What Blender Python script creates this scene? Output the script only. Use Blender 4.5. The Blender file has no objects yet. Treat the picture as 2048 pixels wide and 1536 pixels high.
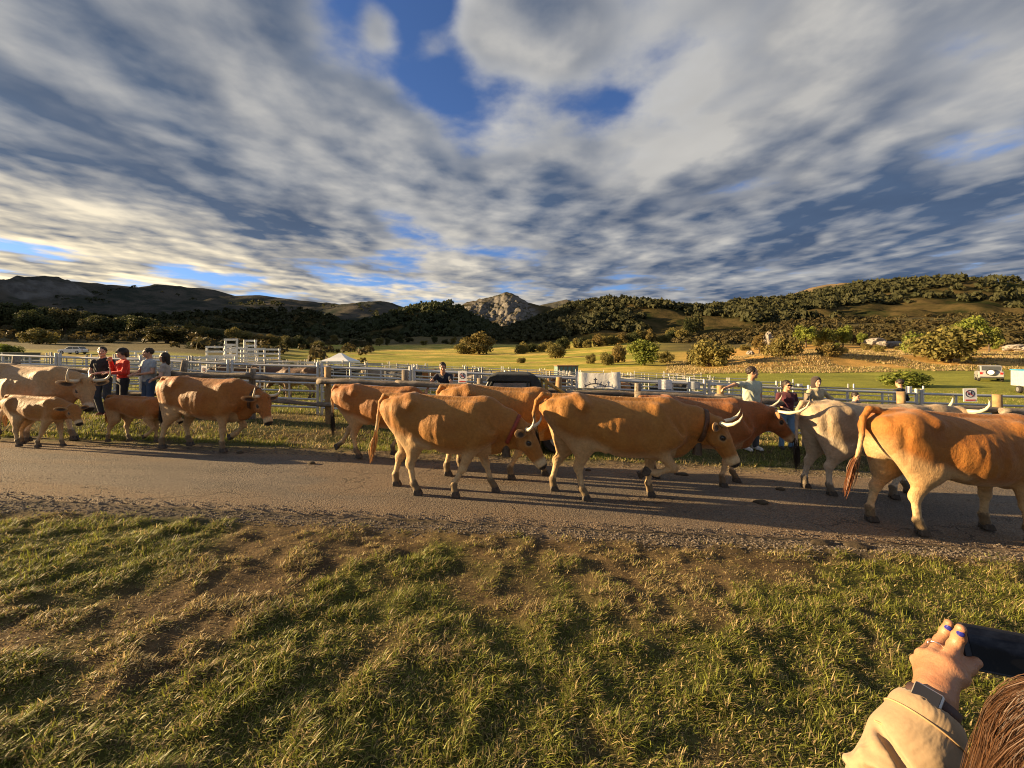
import bpy, bmesh, math, random
import numpy as np
from mathutils import Vector, Matrix

SC = bpy.context.scene
COL = SC.collection
R = math.radians
F_PX, CX, CY, CAM_H = 769.0, 1024.0, 715.0, 1.8     # the photograph's focal length, centre and eye level in pixels

# ---------------------------------------------------------------- camera
cam_d = bpy.data.cameras.new('camera')
cam_d.sensor_width = 36.0
cam_d.lens = 36.0 * F_PX / 2048.0
cam_d.shift_y = -(768.0 - CY) / 2048.0
cam_d.clip_start = 0.02
cam_d.clip_end = 20000.0
cam = bpy.data.objects.new('camera', cam_d)
COL.objects.link(cam)
cam.location = (0, 0, CAM_H)
cam.rotation_euler = (R(90), 0, 0)
SC.camera = cam

# ---------------------------------------------------------------- view
SC.view_settings.view_transform = 'Standard'
SC.view_settings.look = 'None'
SC.view_settings.exposure = 1.8
SC.view_settings.gamma = 1.0
SC.view_settings.use_curve_mapping = False
SC.render.engine = 'CYCLES'
SC.cycles.max_bounces = 6
SC.cycles.diffuse_bounces = 3
SC.cycles.transparent_max_bounces = 12
SC.cycles.use_denoising = True
try:
    SC.cycles.denoiser = 'OPENIMAGEDENOISE'
    SC.cycles.denoising_prefilter = 'FAST'
except Exception:
    pass
SC.cycles.sample_clamp_indirect = 6.0
SC.cycles.filter_width = 1.1

# ---------------------------------------------------------------- sun
SUN_EL = R(13.0)
SUN_VEC = Vector((-1.0, 0.075, 0.0)).normalized() * math.cos(SUN_EL) + Vector((0, 0, math.sin(SUN_EL)))
sun_d = bpy.data.lights.new('sun', 'SUN')
sun_d.energy = 5.0
sun_d.angle = R(0.6)
sun_d.color = (1.0, 0.71, 0.37)
sun = bpy.data.objects.new('sun', sun_d)
COL.objects.link(sun)
sun.rotation_euler = SUN_VEC.to_track_quat('Z', 'Y').to_euler()
sun.location = (-20, 0, 12)


# ---------------------------------------------------------------- shader expressions
class X:
    """a socket with arithmetic"""
    def __init__(s, nt, sock):
        s.nt, s.s = nt, sock

    def _m(s, op, *o):
        n = s.nt.nodes.new('ShaderNodeMath')
        n.operation = op
        for i, v in enumerate((s,) + o):
            if isinstance(v, X):
                s.nt.links.new(v.s, n.inputs[i])
            else:
                n.inputs[i].default_value = float(v)
        return X(s.nt, n.outputs[0])

    def __add__(s, o): return s._m('ADD', o)
    __radd__ = __add__
    def __sub__(s, o): return s._m('SUBTRACT', o)
    def __rsub__(s, o): return s._m('MULTIPLY', -1.0)._m('ADD', o)
    def __mul__(s, o): return s._m('MULTIPLY', o)
    __rmul__ = __mul__
    def __truediv__(s, o): return s._m('DIVIDE', o)
    def pow(s, o): return s._m('POWER', o)
    def max(s, o): return s._m('MAXIMUM', o)
    def min(s, o): return s._m('MINIMUM', o)
    def abs(s): return s._m('ABSOLUTE')
    def clamp(s): return s._m('MAXIMUM', 0.0)._m('MINIMUM', 1.0)

    def step(s, a, b, smooth=True):
        n = s.nt.nodes.new('ShaderNodeMapRange')
        n.interpolation_type = 'SMOOTHSTEP' if smooth else 'LINEAR'
        s.nt.links.new(s.s, n.inputs[0])
        n.inputs[1].default_value, n.inputs[2].default_value = a, b
        n.inputs[3].default_value, n.inputs[4].default_value = 0.0, 1.0
        return X(s.nt, n.outputs[0])


def rgb(c):
    return (c[0], c[1], c[2], 1.0)


def mixc(nt, f, a, b, mode='MIX'):
    n = nt.nodes.new('ShaderNodeMix')
    n.data_type = 'RGBA'
    n.blend_type = mode
    n.clamp_factor = True
    for i, v in ((0, f), (6, a), (7, b)):
        if isinstance(v, X):
            nt.links.new(v.s, n.inputs[i])
        elif isinstance(v, (int, float)):
            n.inputs[i].default_value = float(v)
        else:
            n.inputs[i].default_value = rgb(v)
    return X(nt, n.outputs[2])


def vec(nt, x, y, z):
    n = nt.nodes.new('ShaderNodeCombineXYZ')
    for i, v in enumerate((x, y, z)):
        if isinstance(v, X):
            nt.links.new(v.s, n.inputs[i])
        else:
            n.inputs[i].default_value = float(v)
    return X(nt, n.outputs[0])


def vmath(nt, op, a, b):
    n = nt.nodes.new('ShaderNodeVectorMath')
    n.operation = op
    for i, v in enumerate((a, b)):
        if isinstance(v, X):
            nt.links.new(v.s, n.inputs[i])
        else:
            n.inputs[i].default_value = tuple(v)
    return X(nt, n.outputs['Value' if op in ('DOT_PRODUCT', 'LENGTH') else 'Vector'])


def noise(nt, v, scale, detail=4.0, rough=0.5, dist=0.0, color=False):
    n = nt.nodes.new('ShaderNodeTexNoise')
    if v is not None:
        nt.links.new(v.s, n.inputs['Vector'])
    n.inputs['Scale'].default_value = scale
    n.inputs['Detail'].default_value = detail
    n.inputs['Roughness'].default_value = rough
    n.inputs['Distortion'].default_value = dist
    return X(nt, n.outputs['Color' if color else 'Fac'])


def texcoord(nt, which):
    n = nt.nodes.new('ShaderNodeTexCoord')
    return X(nt, n.outputs[which])


# ---------------------------------------------------------------- sky: Nishita with broken evening cloud
world = bpy.data.worlds.new('World')
SC.world = world
world.use_nodes = True
wt = world.node_tree
wt.nodes.clear()
SKY_STR, CLOUD = 0.05, 0.215
sky = wt.nodes.new('ShaderNodeTexSky')
sky.sky_type = 'NISHITA'
sky.sun_disc = False
sky.sun_elevation = SUN_EL
sky.sun_rotation = math.atan2(SUN_VEC.x, SUN_VEC.y)
sky.altitude = 1100
sky.air_density = 1.0
sky.dust_density = 0.6
sky.ozone_density = 2.0
wd = texcoord(wt, 'Generated')
sepn = wt.nodes.new('ShaderNodeSeparateXYZ')
wt.links.new(wd.s, sepn.inputs[0])
dx, dy, dz = (X(wt, sepn.outputs[i]) for i in range(3))
zc = (dz.max(0.0).pow(2.0) + 0.0045).pow(0.5)
cu, cv = dx / zc, dy / zc          # where the view meets a level sheet of cloud


def sky_dir(px, py):
    return Vector((px - CX, F_PX, CY - py)).normalized()


def blob(px, py, rad, amp):
    """a broad swelling or thinning of the cloud sheet round one direction"""
    d = vmath(wt, 'DOT_PRODUCT', wd, sky_dir(px, py))
    return ((d - 1.0) * (1.0 / rad ** 2)).max(-12.0)._m('EXPONENT') * amp


P = vec(wt, cu, cv, 3.7)
warp = vmath(wt, 'SCALE', vmath(wt, 'SUBTRACT', noise(wt, P, 1.6, 2.0, 0.5, color=True), (0.5, 0.5, 0.5)), (0, 0, 0))
warp.s.node.inputs['Scale'].default_value = 0.12
Pw = vmath(wt, 'ADD', P, warp)
big = noise(wt, Pw, 0.7, 2.0, 0.5)
mid = noise(wt, Pw, 1.5, 8.0, 0.50)
off = vmath(wt, 'ADD', Pw, (-0.11, 0.03, 0.0))
mid_s = noise(wt, off, 1.5, 4.0, 0.46)
shade_n = noise(wt, vmath(wt, 'ADD', Pw, (5.3, 1.7, 2.0)), 1.0, 4.0, 0.50)
place = blob(900, 130, 0.12, -0.17)
for b in ((780, 20, 0.10, -0.20), (1130, 150, 0.06, -0.05), (1990, 270, 0.10, -0.06), (1560, 545, .05, -.06), (1900, 520, .06, -.05),
          (970, 75, 0.05, 0.19), (1110, 50, .06, .20), (760, 45, .03, .17), (860, 90, .025, .12), (1500, 150, 0.32, 0.14), (330, 90, 0.30, 0.12),
          (1120, 490, 0.11, 0.16), (300, 290, 0.16, 0.12), (800, 290, .13, .09), (780, 450, 0.05, -0.07), (650, 420, .10, .07),
          (80, 430, 0.12, -0.06), (330, 450, .10, -.04), (450, 530, .10, -.05), (800, 590, .13, -.07), (1100, 598, .10, -.11),
          (490, 290, .035, -.08), (1700, 400, .2, .10), (640, 120, .06, -.05), (120, 560, .12, -.03)):
    place = place + blob(*b)
puff = noise(wt, Pw, 4.5, 5.0, 0.52)
dens = big * 0.40 + mid * 0.66 + puff * 0.10 + place - 0.085
cover = dens.step(0.395, 0.515)
thick = dens.step(0.40, 0.60)
light = blob(1260, 150, 0.15, 0.16)
for b in ((560, 275, 0.07, 0.14), (230, 420, 0.12, 0.14), (970, 80, 0.07, 0.12), (1390, 270, 0.09, 0.10), (420, 220, .07, .08), (100, 30, .12, .06), (950, 450, .05, .08), (1500, 60, .2, .06), (620, 340, .06, .05),
          (190, 250, 0.15, -0.20), (420, 330, .09, -.08), (640, 170, 0.10, -0.10), (1110, 510, 0.10, -0.13), (1970, 330, 0.17, -0.14), (1700, 450, 0.12, -0.09),
          (520, 380, 0.08, -0.08), (30, 170, 0.12, -0.08), (760, 300, .07, -.08), (1330, 560, .08, -.06)):
    light = light + blob(*b)
lit = ((mid - mid_s) * 3.2).max(-0.5).min(0.5)
ill = (shade_n + light * 0.95 + lit * 0.5 + (mid - 0.5) * 0.35 + (puff - 0.5) * 0.24).step(0.29, 0.80, False)
sunward = vmath(wt, 'DOT_PRODUCT', wd, tuple(SUN_VEC))
glow = ((sunward + 0.35) * 0.75).clamp().pow(1.5)
low = (1.0 - dz * 3.0).clamp()
c_hi = mixc(wt, low * glow * 2.2, (0.68, 0.665, 0.64), (1.80, 1.50, 0.98))
c_lo = mixc(wt, glow * 0.6, (0.105, 0.165, 0.285), (0.18, 0.235, 0.33))
c_cloud = mixc(wt, ill, c_lo, c_hi)
c_cloud = mixc(wt, 0.45, c_cloud, mixc(wt, 1.0, c_cloud, mixc(wt, (mid * 0.6 + shade_n * 0.4).step(0.32, 0.68), (0.55, 0.58, 0.64), (1.35, 1.33, 1.28)), 'MULTIPLY'))
c_edge = mixc(wt, low * glow * 2.0, (0.86, 0.86, 0.86), (1.8, 1.5, 1.0))
c_cloud = mixc(wt, (1.0 - thick) * (0.35 + ill * 0.5), c_cloud, c_edge)
c_cloud = vmath(wt, 'SCALE', c_cloud, (0, 0, 0))
c_cloud.s.node.inputs['Scale'].default_value = CLOUD / SKY_STR
blue = mixc(wt, 1.0, X(wt, sky.outputs[0]), (0.60, 0.72, 1.0), 'MULTIPLY')
skyc = mixc(wt, cover, blue, c_cloud)
skyc = mixc(wt, (dz * -1.0).step(0.0, 0.02), skyc, (0.9, 0.75, 0.5))
bg = wt.nodes.new('ShaderNodeBackground')
bg.inputs['Strength'].default_value = SKY_STR
wt.links.new(skyc.s, bg.inputs['Color'])
wo = wt.nodes.new('ShaderNodeOutputWorld')
wt.links.new(bg.outputs[0], wo.inputs['Surface'])
world.cycles.sampling_method = 'MANUAL'
world.cycles.sample_map_resolution = 512


# ---------------------------------------------------------------- numpy noise, meshes, objects
def _hash(ix, iy, seed):
    h = (ix.astype(np.int64) * 374761393 + iy.astype(np.int64) * 668265263 + seed * 974711) & 0x7fffffff
    h = ((h ^ (h >> 13)) * 1274126177) & 0x7fffffff
    h = h ^ (h >> 16)
    return (h & 0xffff) / 65535.0


def vnoise(x, y, seed=0):
    x, y = np.asarray(x, float), np.asarray(y, float)
    ix, iy = np.floor(x), np.floor(y)
    fx, fy = x - ix, y - iy
    fx, fy = fx * fx * (3 - 2 * fx), fy * fy * (3 - 2 * fy)
    a, b = _hash(ix, iy, seed), _hash(ix + 1, iy, seed)
    c, d = _hash(ix, iy + 1, seed), _hash(ix + 1, iy + 1, seed)
    return (a + (b - a) * fx) * (1 - fy) + (c + (d - c) * fx) * fy


def fbm(x, y, octaves=4, seed=0, gain=0.5):
    s, a, t, f = 0.0, 1.0, 0.0, 1.0
    for i in range(octaves):
        s = s + a * vnoise(x * f + 17.3 * i, y * f - 9.1 * i, seed + i)
        t += a
        a *= gain
        f *= 2.03
    return s / t


def sstep(a, b, x):
    t = np.clip((np.asarray(x, float) - a) / (b - a), 0, 1)
    return t * t * (3 - 2 * t)


def np_mesh(name, V, F, smooth=True, attrs=None):
    """V (n,3), F (m,k) -> mesh; attrs: name -> (n,) float or (n,3) colour per vertex"""
    V = np.ascontiguousarray(V, np.float32)
    F = np.ascontiguousarray(F, np.int32)
    me = bpy.data.meshes.new(name)
    m, k = F.shape
    me.vertices.add(len(V))
    me.vertices.foreach_set('co', V.ravel())
    me.loops.add(m * k)
    me.loops.foreach_set('vertex_index', F.ravel())
    me.polygons.add(m)
    me.polygons.foreach_set('loop_start', np.arange(0, m * k, k, dtype=np.int32))
    try:
        me.polygons.foreach_set('loop_total', np.full(m, k, np.int32))
    except Exception:
        pass
    me.polygons.foreach_set('use_smooth', np.full(m, bool(smooth)))
    me.update(calc_edges=True)
    for n, v in (attrs or {}).items():
        v = np.asarray(v, np.float32)
        if v.ndim == 1:
            me.attributes.new(n, 'FLOAT', 'POINT').data.foreach_set('value', np.ascontiguousarray(v))
        else:
            c = np.ones((len(v), 4), np.float32)
            c[:, :3] = v
            me.attributes.new(n, 'FLOAT_COLOR', 'POINT').data.foreach_set('color', c.ravel())
    return me


def link(name, me, mat=None, parent=None, loc=None, rot=None, scale=None):
    o = bpy.data.objects.new(name, me)
    COL.objects.link(o)
    if mat is not None and me is not None and not me.materials:
        me.materials.append(mat)
    if parent is not None:
        o.parent = parent
    if loc is not None:
        o.location = loc
    if rot is not None:
        o.rotation_euler = rot
    if scale is not None:
        o.scale = scale if hasattr(scale, '__len__') else (scale,) * 3
    return o


def empty(name, loc=(0, 0, 0), rotz=0.0):
    o = bpy.data.objects.new(name, None)
    o.empty_display_size = 0.2
    COL.objects.link(o)
    o.location = loc
    o.rotation_euler = (0, 0, rotz)
    return o


def tag(o, label=None, cat=None, group=None, kind=None):
    for k, v in (('label', label), ('category', cat), ('group', group), ('kind', kind)):
        if v:
            o[k] = v
    return o


def copy_tree(o, parent=None):
    c = o.copy()
    COL.objects.link(c)
    c.parent = parent
    for ch in list(o.children):
        copy_tree(ch, c)
    return c


def world_at(px, py, d):
    """the point at depth d metres that a pixel of the photograph looks at"""
    return Vector(((px - CX) / F_PX * d, d, CAM_H - (py - CY) / F_PX * d))


class MB:
    """collects boxes, bars, tubes and prisms into one mesh"""
    def __init__(s):
        s.v, s.f = [], []

    def add(s, v, f):
        n = len(s.v)
        s.v += [tuple(p) for p in v]
        s.f += [tuple(i + n for i in q) for q in f]
        return s

    def box(s, c, d, rot=None, taper=1.0):
        x, y, z = d[0] / 2, d[1] / 2, d[2] / 2
        t = taper
        v = [(-x, -y, -z), (x, -y, -z), (x, y, -z), (-x, y, -z), (-x * t, -y * t, z), (x * t, -y * t, z), (x * t, y * t, z), (-x * t, y * t, z)]
        M = rot if rot is not None else Matrix.Identity(3)
        v = [M @ Vector(p) + Vector(c) for p in v]
        return s.add(v, [(3, 2, 1, 0), (4, 5, 6, 7), (0, 1, 5, 4), (1, 2, 6, 5), (2, 3, 7, 6), (3, 0, 4, 7)])

    def tube(s, pts, rad, n=8, cap=True, flat=1.0, flat_dir=None):
        pts = [Vector(p) for p in pts]
        if not hasattr(rad, '__len__'):
            rad = [rad] * len(pts)
        rings = []
        up = None
        for i, p in enumerate(pts):
            t = (pts[min(i + 1, len(pts) - 1)] - pts[max(i - 1, 0)]).normalized()
            if up is None:
                up = Vector((0, 0, 1)) if abs(t.z) < 0.9 else Vector((1, 0, 0))
                if flat_dir is not None:
                    up = Vector(flat_dir)
            a = t.cross(up)
            if a.length < 1e-6:
                a = t.orthogonal()
            a.normalize()
            b = a.cross(t).normalized()
            up = b
            rings.append([p + (a * math.cos(q) + b * math.sin(q) * flat) * rad[i] for q in (2 * math.pi * k / n for k in range(n))])
        v = [q for r in rings for q in r]
        f = []
        for i in range(len(rings) - 1):
            for k in range(n):
                f.append((i * n + k, i * n + (k + 1) % n, (i + 1) * n + (k + 1) % n, (i + 1) * n + k))
        if cap:
            f.append(tuple(range(n - 1, -1, -1)))
            f.append(tuple(range((len(rings) - 1) * n, len(rings) * n)))
        return s.add(v, f)

    def prism(s, outline, y0, y1, axis='y'):
        """outline (u,w) extruded between y0 and y1"""
        n = len(outline)
        f3 = {'y': lambda u, w, t: (u, t, w), 'x': lambda u, w, t: (t, u, w), 'z': lambda u, w, t: (u, w, t)}[axis]
        v = [f3(u, w, y0) for u, w in outline] + [f3(u, w, y1) for u, w in outline]
        f = [tuple(range(n)), tuple(range(2 * n - 1, n - 1, -1))]
        f += [(i, i + n, (i + 1) % n + n, (i + 1) % n) for i in range(n)]
        return s.add(v, f)

    def mesh(s, name, smooth=False, bevel=0.0):
        me = bpy.data.meshes.new(name)
        me.from_pydata(s.v, [], s.f)
        bm = bmesh.new()
        bm.from_mesh(me)
        bmesh.ops.recalc_face_normals(bm, faces=bm.faces)
        if bevel:
            bmesh.ops.bevel(bm, geom=list(bm.edges), offset=bevel, segments=1, affect='EDGES', profile=0.5)
        bm.to_mesh(me)
        bm.free()
        if smooth:
            me.polygons.foreach_set('use_smooth', np.full(len(me.polygons), True))
        me.update()
        return me

    def build(s, name, mat, parent=None, smooth=False, bevel=0.0, **kw):
        return link(name, s.mesh(name, smooth, bevel), mat, parent, **kw)


# ---------------------------------------------------------------- materials
MATS = {}


def new_mat(name):
    m = bpy.data.materials.new(name)
    m.use_nodes = True
    nt = m.node_tree
    nt.nodes.clear()
    out = nt.nodes.new('ShaderNodeOutputMaterial')
    b = nt.nodes.new('ShaderNodeBsdfPrincipled')
    nt.links.new(b.outputs[0], out.inputs['Surface'])
    MATS[name] = m
    return m, nt, b, out


def setin(nt, node, name, v):
    if isinstance(v, X):
        nt.links.new(v.s, node.inputs[name])
    elif isinstance(v, (int, float)):
        node.inputs[name].default_value = v
    else:
        node.inputs[name].default_value = rgb(v)


def bump(nt, b, h, strength, dist):
    n = nt.nodes.new('ShaderNodeBump')
    n.inputs['Strength'].default_value = strength
    n.inputs['Distance'].default_value = dist
    nt.links.new(h.s, n.inputs['Height'])
    nt.links.new(n.outputs[0], b.inputs['Normal'])


def attr(nt, name, out='Fac'):
    n = nt.nodes.new('ShaderNodeAttribute')
    n.attribute_name = name
    return X(nt, n.outputs[out])


def pmat(name, c1, c2=None, scale=8.0, rough=0.7, bmp=0.15, bdist=0.01, metal=0.0, spec=0.3, detail=5.0, coord='Object', wear=None):
    """two-tone noise material with fine relief"""
    if name in MATS:
        return MATS[name]
    m, nt, b, out = new_mat(name)
    tc = texcoord(nt, coord)
    n1 = noise(nt, tc, scale, detail, 0.6)
    c2 = c2 or tuple(0.72 * c for c in c1)
    col = mixc(nt, n1.step(0.3, 0.7), c1, c2)
    if wear:
        col = mixc(nt, noise(nt, tc, scale * 0.35, 6, 0.65).step(0.52, 0.66), col, wear)
    setin(nt, b, 'Base Color', col)
    b.inputs['Roughness'].default_value = rough
    b.inputs['Metallic'].default_value = metal
    b.inputs['Specular IOR Level'].default_value = spec
    if bmp:
        bump(nt, b, noise(nt, tc, scale * 3.0, 4, 0.6), bmp, bdist)
    return m


# ---------------------------------------------------------------- implicit surfaces for bodies
def _v(p):
    return np.array(p, np.float32)


class SDF:
    """a smooth blend of tapered limbs and ellipsoids, turned into one continuous mesh"""
    def __init__(s):
        s.p = []

    def cone(s, a, b, ra, rb, k=0.03, flat=1.0, n=(0, 1, 0), neg=False):
        a, b, n = _v(a), _v(b), _v(n)
        m = max(ra, rb) * max(1, flat)

        def fn(p):
            ba = b - a
            pa = p - a
            L = float(ba @ ba) + 1e-9
            t = np.clip(pa @ ba / L, 0, 1)
            q = pa - t[..., None] * ba
            if flat != 1.0:
                q = q + ((1 / flat - 1) * (q @ n))[..., None] * n
            return (np.sqrt((q * q).sum(-1)) - (ra + (rb - ra) * t)) * min(flat, 1.0)
        s.p.append((fn, np.minimum(a, b) - m, np.maximum(a, b) + m, k, neg))
        return s

    def chain(s, pts, rads, k=0.03, flat=1.0, n=(0, 1, 0)):
        for i in range(len(pts) - 1):
            s.cone(pts[i], pts[i + 1], rads[i], rads[i + 1], k, flat, n)
        return s

    def ell(s, c, r, rot=None, k=0.03, neg=False):
        c, r = _v(c), _v(r)
        Rm = np.array(rot, np.float32) if rot is not None else np.eye(3, dtype=np.float32)

        def fn(p):
            q = ((p - c) @ Rm) / r
            k0 = np.sqrt((q * q).sum(-1)) + 1e-6
            q2 = q / r
            k1 = np.sqrt((q2 * q2).sum(-1)) + 1e-6
            return k0 * (k0 - 1) / k1
        m = float(r.max())
        s.p.append((fn, c - m, c + m, k, neg))
        return s

    def custom(s, fn, lo, hi, k=0.03, neg=False):
        s.p.append((fn, _v(lo), _v(hi), k, neg))
        return s

    def field(s, lo, h, shape):
        ax = [lo[i] + h * np.arange(shape[i], dtype=np.float32) for i in range(3)]
        D = np.full(shape, 9.0, np.float32)
        for fn, a, b, k, neg in s.p:
            pad = k + 2.5 * h
            sl = []
            for i in range(3):
                i0 = max(0, int((a[i] - pad - lo[i]) / h))
                i1 = min(shape[i], int((b[i] + pad - lo[i]) / h) + 2)
                sl.append(slice(i0, i1))
            if any(q.stop <= q.start for q in sl):
                continue
            g = np.stack(np.meshgrid(ax[0][sl[0]], ax[1][sl[1]], ax[2][sl[2]], indexing='ij'), -1)
            d = fn(g).astype(np.float32)
            o = D[tuple(sl)]
            if neg:
                d = -d
                q = np.clip(0.5 - 0.5 * (o - d) / k, 0, 1)
                D[tuple(sl)] = o + (d - o) * q + k * q * (1 - q)
            else:
                q = np.clip(0.5 + 0.5 * (o - d) / k, 0, 1)
                D[tuple(sl)] = o + (d - o) * q - k * q * (1 - q)
        return D

    def mesh(s, h):
        lo = np.min([a for _, a, _, _, n in s.p if not n], axis=0) - 3 * h
        hi = np.max([b for _, _, b, _, n in s.p if not n], axis=0) + 3 * h
        shape = tuple(int(v) for v in np.ceil((hi - lo) / h) + 1)
        D = s.field(lo, h, shape)
        ins = D < 0
        nx, ny, nz = shape
        cnt = np.zeros((nx - 1, ny - 1, nz - 1), np.int8)
        for i in (0, 1):
            for j in (0, 1):
                for k in (0, 1):
                    cnt += ins[i:nx - 1 + i, j:ny - 1 + j, k:nz - 1 + k]
        act = np.argwhere((cnt > 0) & (cnt < 8))
        idx = np.full(cnt.shape, -1, np.int32)
        idx[act[:, 0], act[:, 1], act[:, 2]] = np.arange(len(act))
        acc = np.zeros((len(act), 3), np.float64)
        num = np.zeros(len(act))
        cs = [(i, j, k) for i in (0, 1) for j in (0, 1) for k in (0, 1)]
        val = {c: D[act[:, 0] + c[0], act[:, 1] + c[1], act[:, 2] + c[2]].astype(np.float64) for c in cs}
        for c in cs:
            for e in range(3):
                if c[e] == 0:
                    d = tuple(c[q] + (1 if q == e else 0) for q in range(3))
                    va, vb = val[c], val[d]
                    x = (va < 0) != (vb < 0)
                    t = np.where(x, va / np.where(va - vb == 0, 1, va - vb), 0)
                    pt = np.array(c, float)[None, :].repeat(len(act), 0)
                    pt[:, e] += t
                    acc[x] += pt[x]
                    num[x] += 1
        V = lo + h * (act + acc / num[:, None])
        quads = []
        for e in range(3):
            u, w = (e + 1) % 3, (e + 2) % 3
            sa = [slice(None)] * 3
            sb = [slice(None)] * 3
            sa[e] = slice(0, -1)
            sb[e] = slice(1, None)
            A, B = ins[tuple(sa)], ins[tuple(sb)]
            E = np.argwhere(A != B)
            E = E[(E[:, u] > 0) & (E[:, w] > 0) & (E[:, u] < shape[u] - 1) & (E[:, w] < shape[w] - 1)]

            def cell(du, dw):
                q = E.copy()
                q[:, u] += du
                q[:, w] += dw
                return idx[q[:, 0], q[:, 1], q[:, 2]]
            Q = np.stack([cell(-1, -1), cell(0, -1), cell(0, 0), cell(-1, 0)], 1)
            fl = ~A[E[:, 0], E[:, 1], E[:, 2]]
            Q[fl] = Q[fl][:, ::-1]
            quads.append(Q)
        F = np.concatenate(quads)
        F = F[(F >= 0).all(1)]
        return V.astype(np.float32), F


# ---------------------------------------------------------------- the lie of the land
def _z(py, d):
    return CAM_H - (py - CY) / F_PX * d


PROFILES = {   # bearing (x/y) -> (distance, level seen in the photograph)
    -2.2: ((45, 735), (77, 700), (110, 680), (150, 655), (300, 625), (600, 615), (3000, 640)),
    -1.4: ((45, 742), (77, 702), (110, 690), (150, 668), (180, 655), (300, 640), (600, 630), (3000, 660)),
    -0.9: ((45, 756), (77, 709), (110, 699), (150, 682), (200, 672), (300, 662), (600, 648), (3000, 670)),
    -0.45: ((45, 757), (70, 742), (100, 726), (150, 709), (250, 697), (350, 690), (600, 676), (3000, 690)),
    0.0: ((45, 760), (70, 743), (100, 728), (150, 713), (250, 699), (350, 690), (600, 670), (3000, 690)),
    0.4: ((45, 760), (60, 748), (80, 730), (120, 708), (200, 691), (350, 672), (600, 640), (3000, 670)),
    0.8: ((45, 762), (58, 743), (62, 733), (66, 712), (72, 706), (110, 694), (150, 684), (250, 665), (350, 645), (600, 612), (3000, 660)),
    1.3: ((40, 765), (52, 748), (60, 735), (66, 718), (75, 710), (110, 697), (150, 684), (250, 655), (350, 635), (600, 600), (3000, 650)),
    2.2: ((40, 775), (52, 752), (60, 735), (66, 716), (75, 708), (110, 690), (150, 675), (250, 640), (350, 620), (600, 590), (3000, 640)),
}
_PB = sorted(PROFILES)
_PD = np.array([30, 40, 45, 52, 58, 62, 66, 72, 80, 100, 120, 150, 200, 250, 300, 350, 450, 600, 1000, 3000], float)
_PZ = np.array([[_z(np.interp(d, [q[0] for q in PROFILES[b]], [q[1] for q in PROFILES[b]]), d) if d >= 45 else 0 for d in _PD] for b in _PB])
for _i, _b in enumerate(_PB):
    _PZ[_i, :2] = _PZ[_i, 2] + (0.25, 0.08)


def road_near(x):
    return 4.12 - 0.014 * x + 0.10 * (fbm(x * 0.8, x * 0 + 3.1, 3, 11) - 0.5)


def road_far(x):
    return 6.56 + 0.012 * x + 0.10 * (fbm(x * 0.7, x * 0 + 8.4, 3, 12) - 0.5)


def gz0(x, y):
    """smooth ground level"""
    x, y = np.asarray(x, float), np.asarray(y, float)
    base = -0.9 * np.tanh(x / 20.0)
    ditch = -0.11 * np.exp(-((y - 7.75) / 0.45) ** 2) + 0.03 * np.exp(-((y - 8.6) / 0.5) ** 2)
    lip = 0.05 * sstep(3.9, 2.6, y)
    near = base + ditch + lip - 0.016 * np.clip(y - 9.5, 0, 40)
    yy = np.clip(y, 30, 3000)
    bear = np.clip(x / np.maximum(y, 5.0), _PB[0], _PB[-1])
    bi = np.clip(np.searchsorted(_PB, bear) - 1, 0, len(_PB) - 2)
    pb = np.array(_PB)
    t = (bear - pb[bi]) / (pb[bi + 1] - pb[bi])
    t = t * t * (3 - 2 * t)
    di = np.clip(np.searchsorted(_PD, yy) - 1, 0, len(_PD) - 2)
    s = (yy - _PD[di]) / (_PD[di + 1] - _PD[di])
    far = (_PZ[bi, di] * (1 - s) + _PZ[bi, di + 1] * s) * (1 - t) + (_PZ[bi + 1, di] * (1 - s) + _PZ[bi + 1, di + 1] * s) * t
    w = sstep(24, 46, y)
    return near * (1 - w) + far * w


def gz(x, y):
    """ground level with tussocks and hollows, cut flat for the road"""
    x, y = np.asarray(x, float), np.asarray(y, float)
    z = gz0(x, y)
    off_road = np.maximum(sstep(-0.02, -0.30, y - road_near(x)), sstep(0.02, 0.35, y - road_far(x)))
    fine = 0.075 * (fbm(x * 1.5, y * 1.5, 4, 3) - 0.5) + 0.035 * (fbm(x * 9, y * 9, 3, 5) - 0.5) + 0.020 * sstep(.42, .66, fbm(x * 5.5, y * 5.5, 3, 23)) * sstep(6, 4.5, y)
    z = z + off_road * fine * sstep(60, 20, y) - (1 - off_road) * 0.02
    z = z + sstep(55, 140, y) * (fbm(x / 17, y / 17, 4, 7) - 0.5) * np.clip(y / 130, 0, 4)
    return z


def ground_point(x, y):
    return Vector((x, y, float(gz(x, y))))


def green_bias(x, y):
    """the verge is bare and trodden along the road, greener towards the viewer and to the left"""
    d = road_near(x) - y
    return np.where(y < 5, -0.22 * sstep(1.0, 0.1, d) + 0.07 * sstep(1.0, 2.2, d) - 0.018 * np.clip(x, -3, 3) + 0.085, 0.0)


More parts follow.
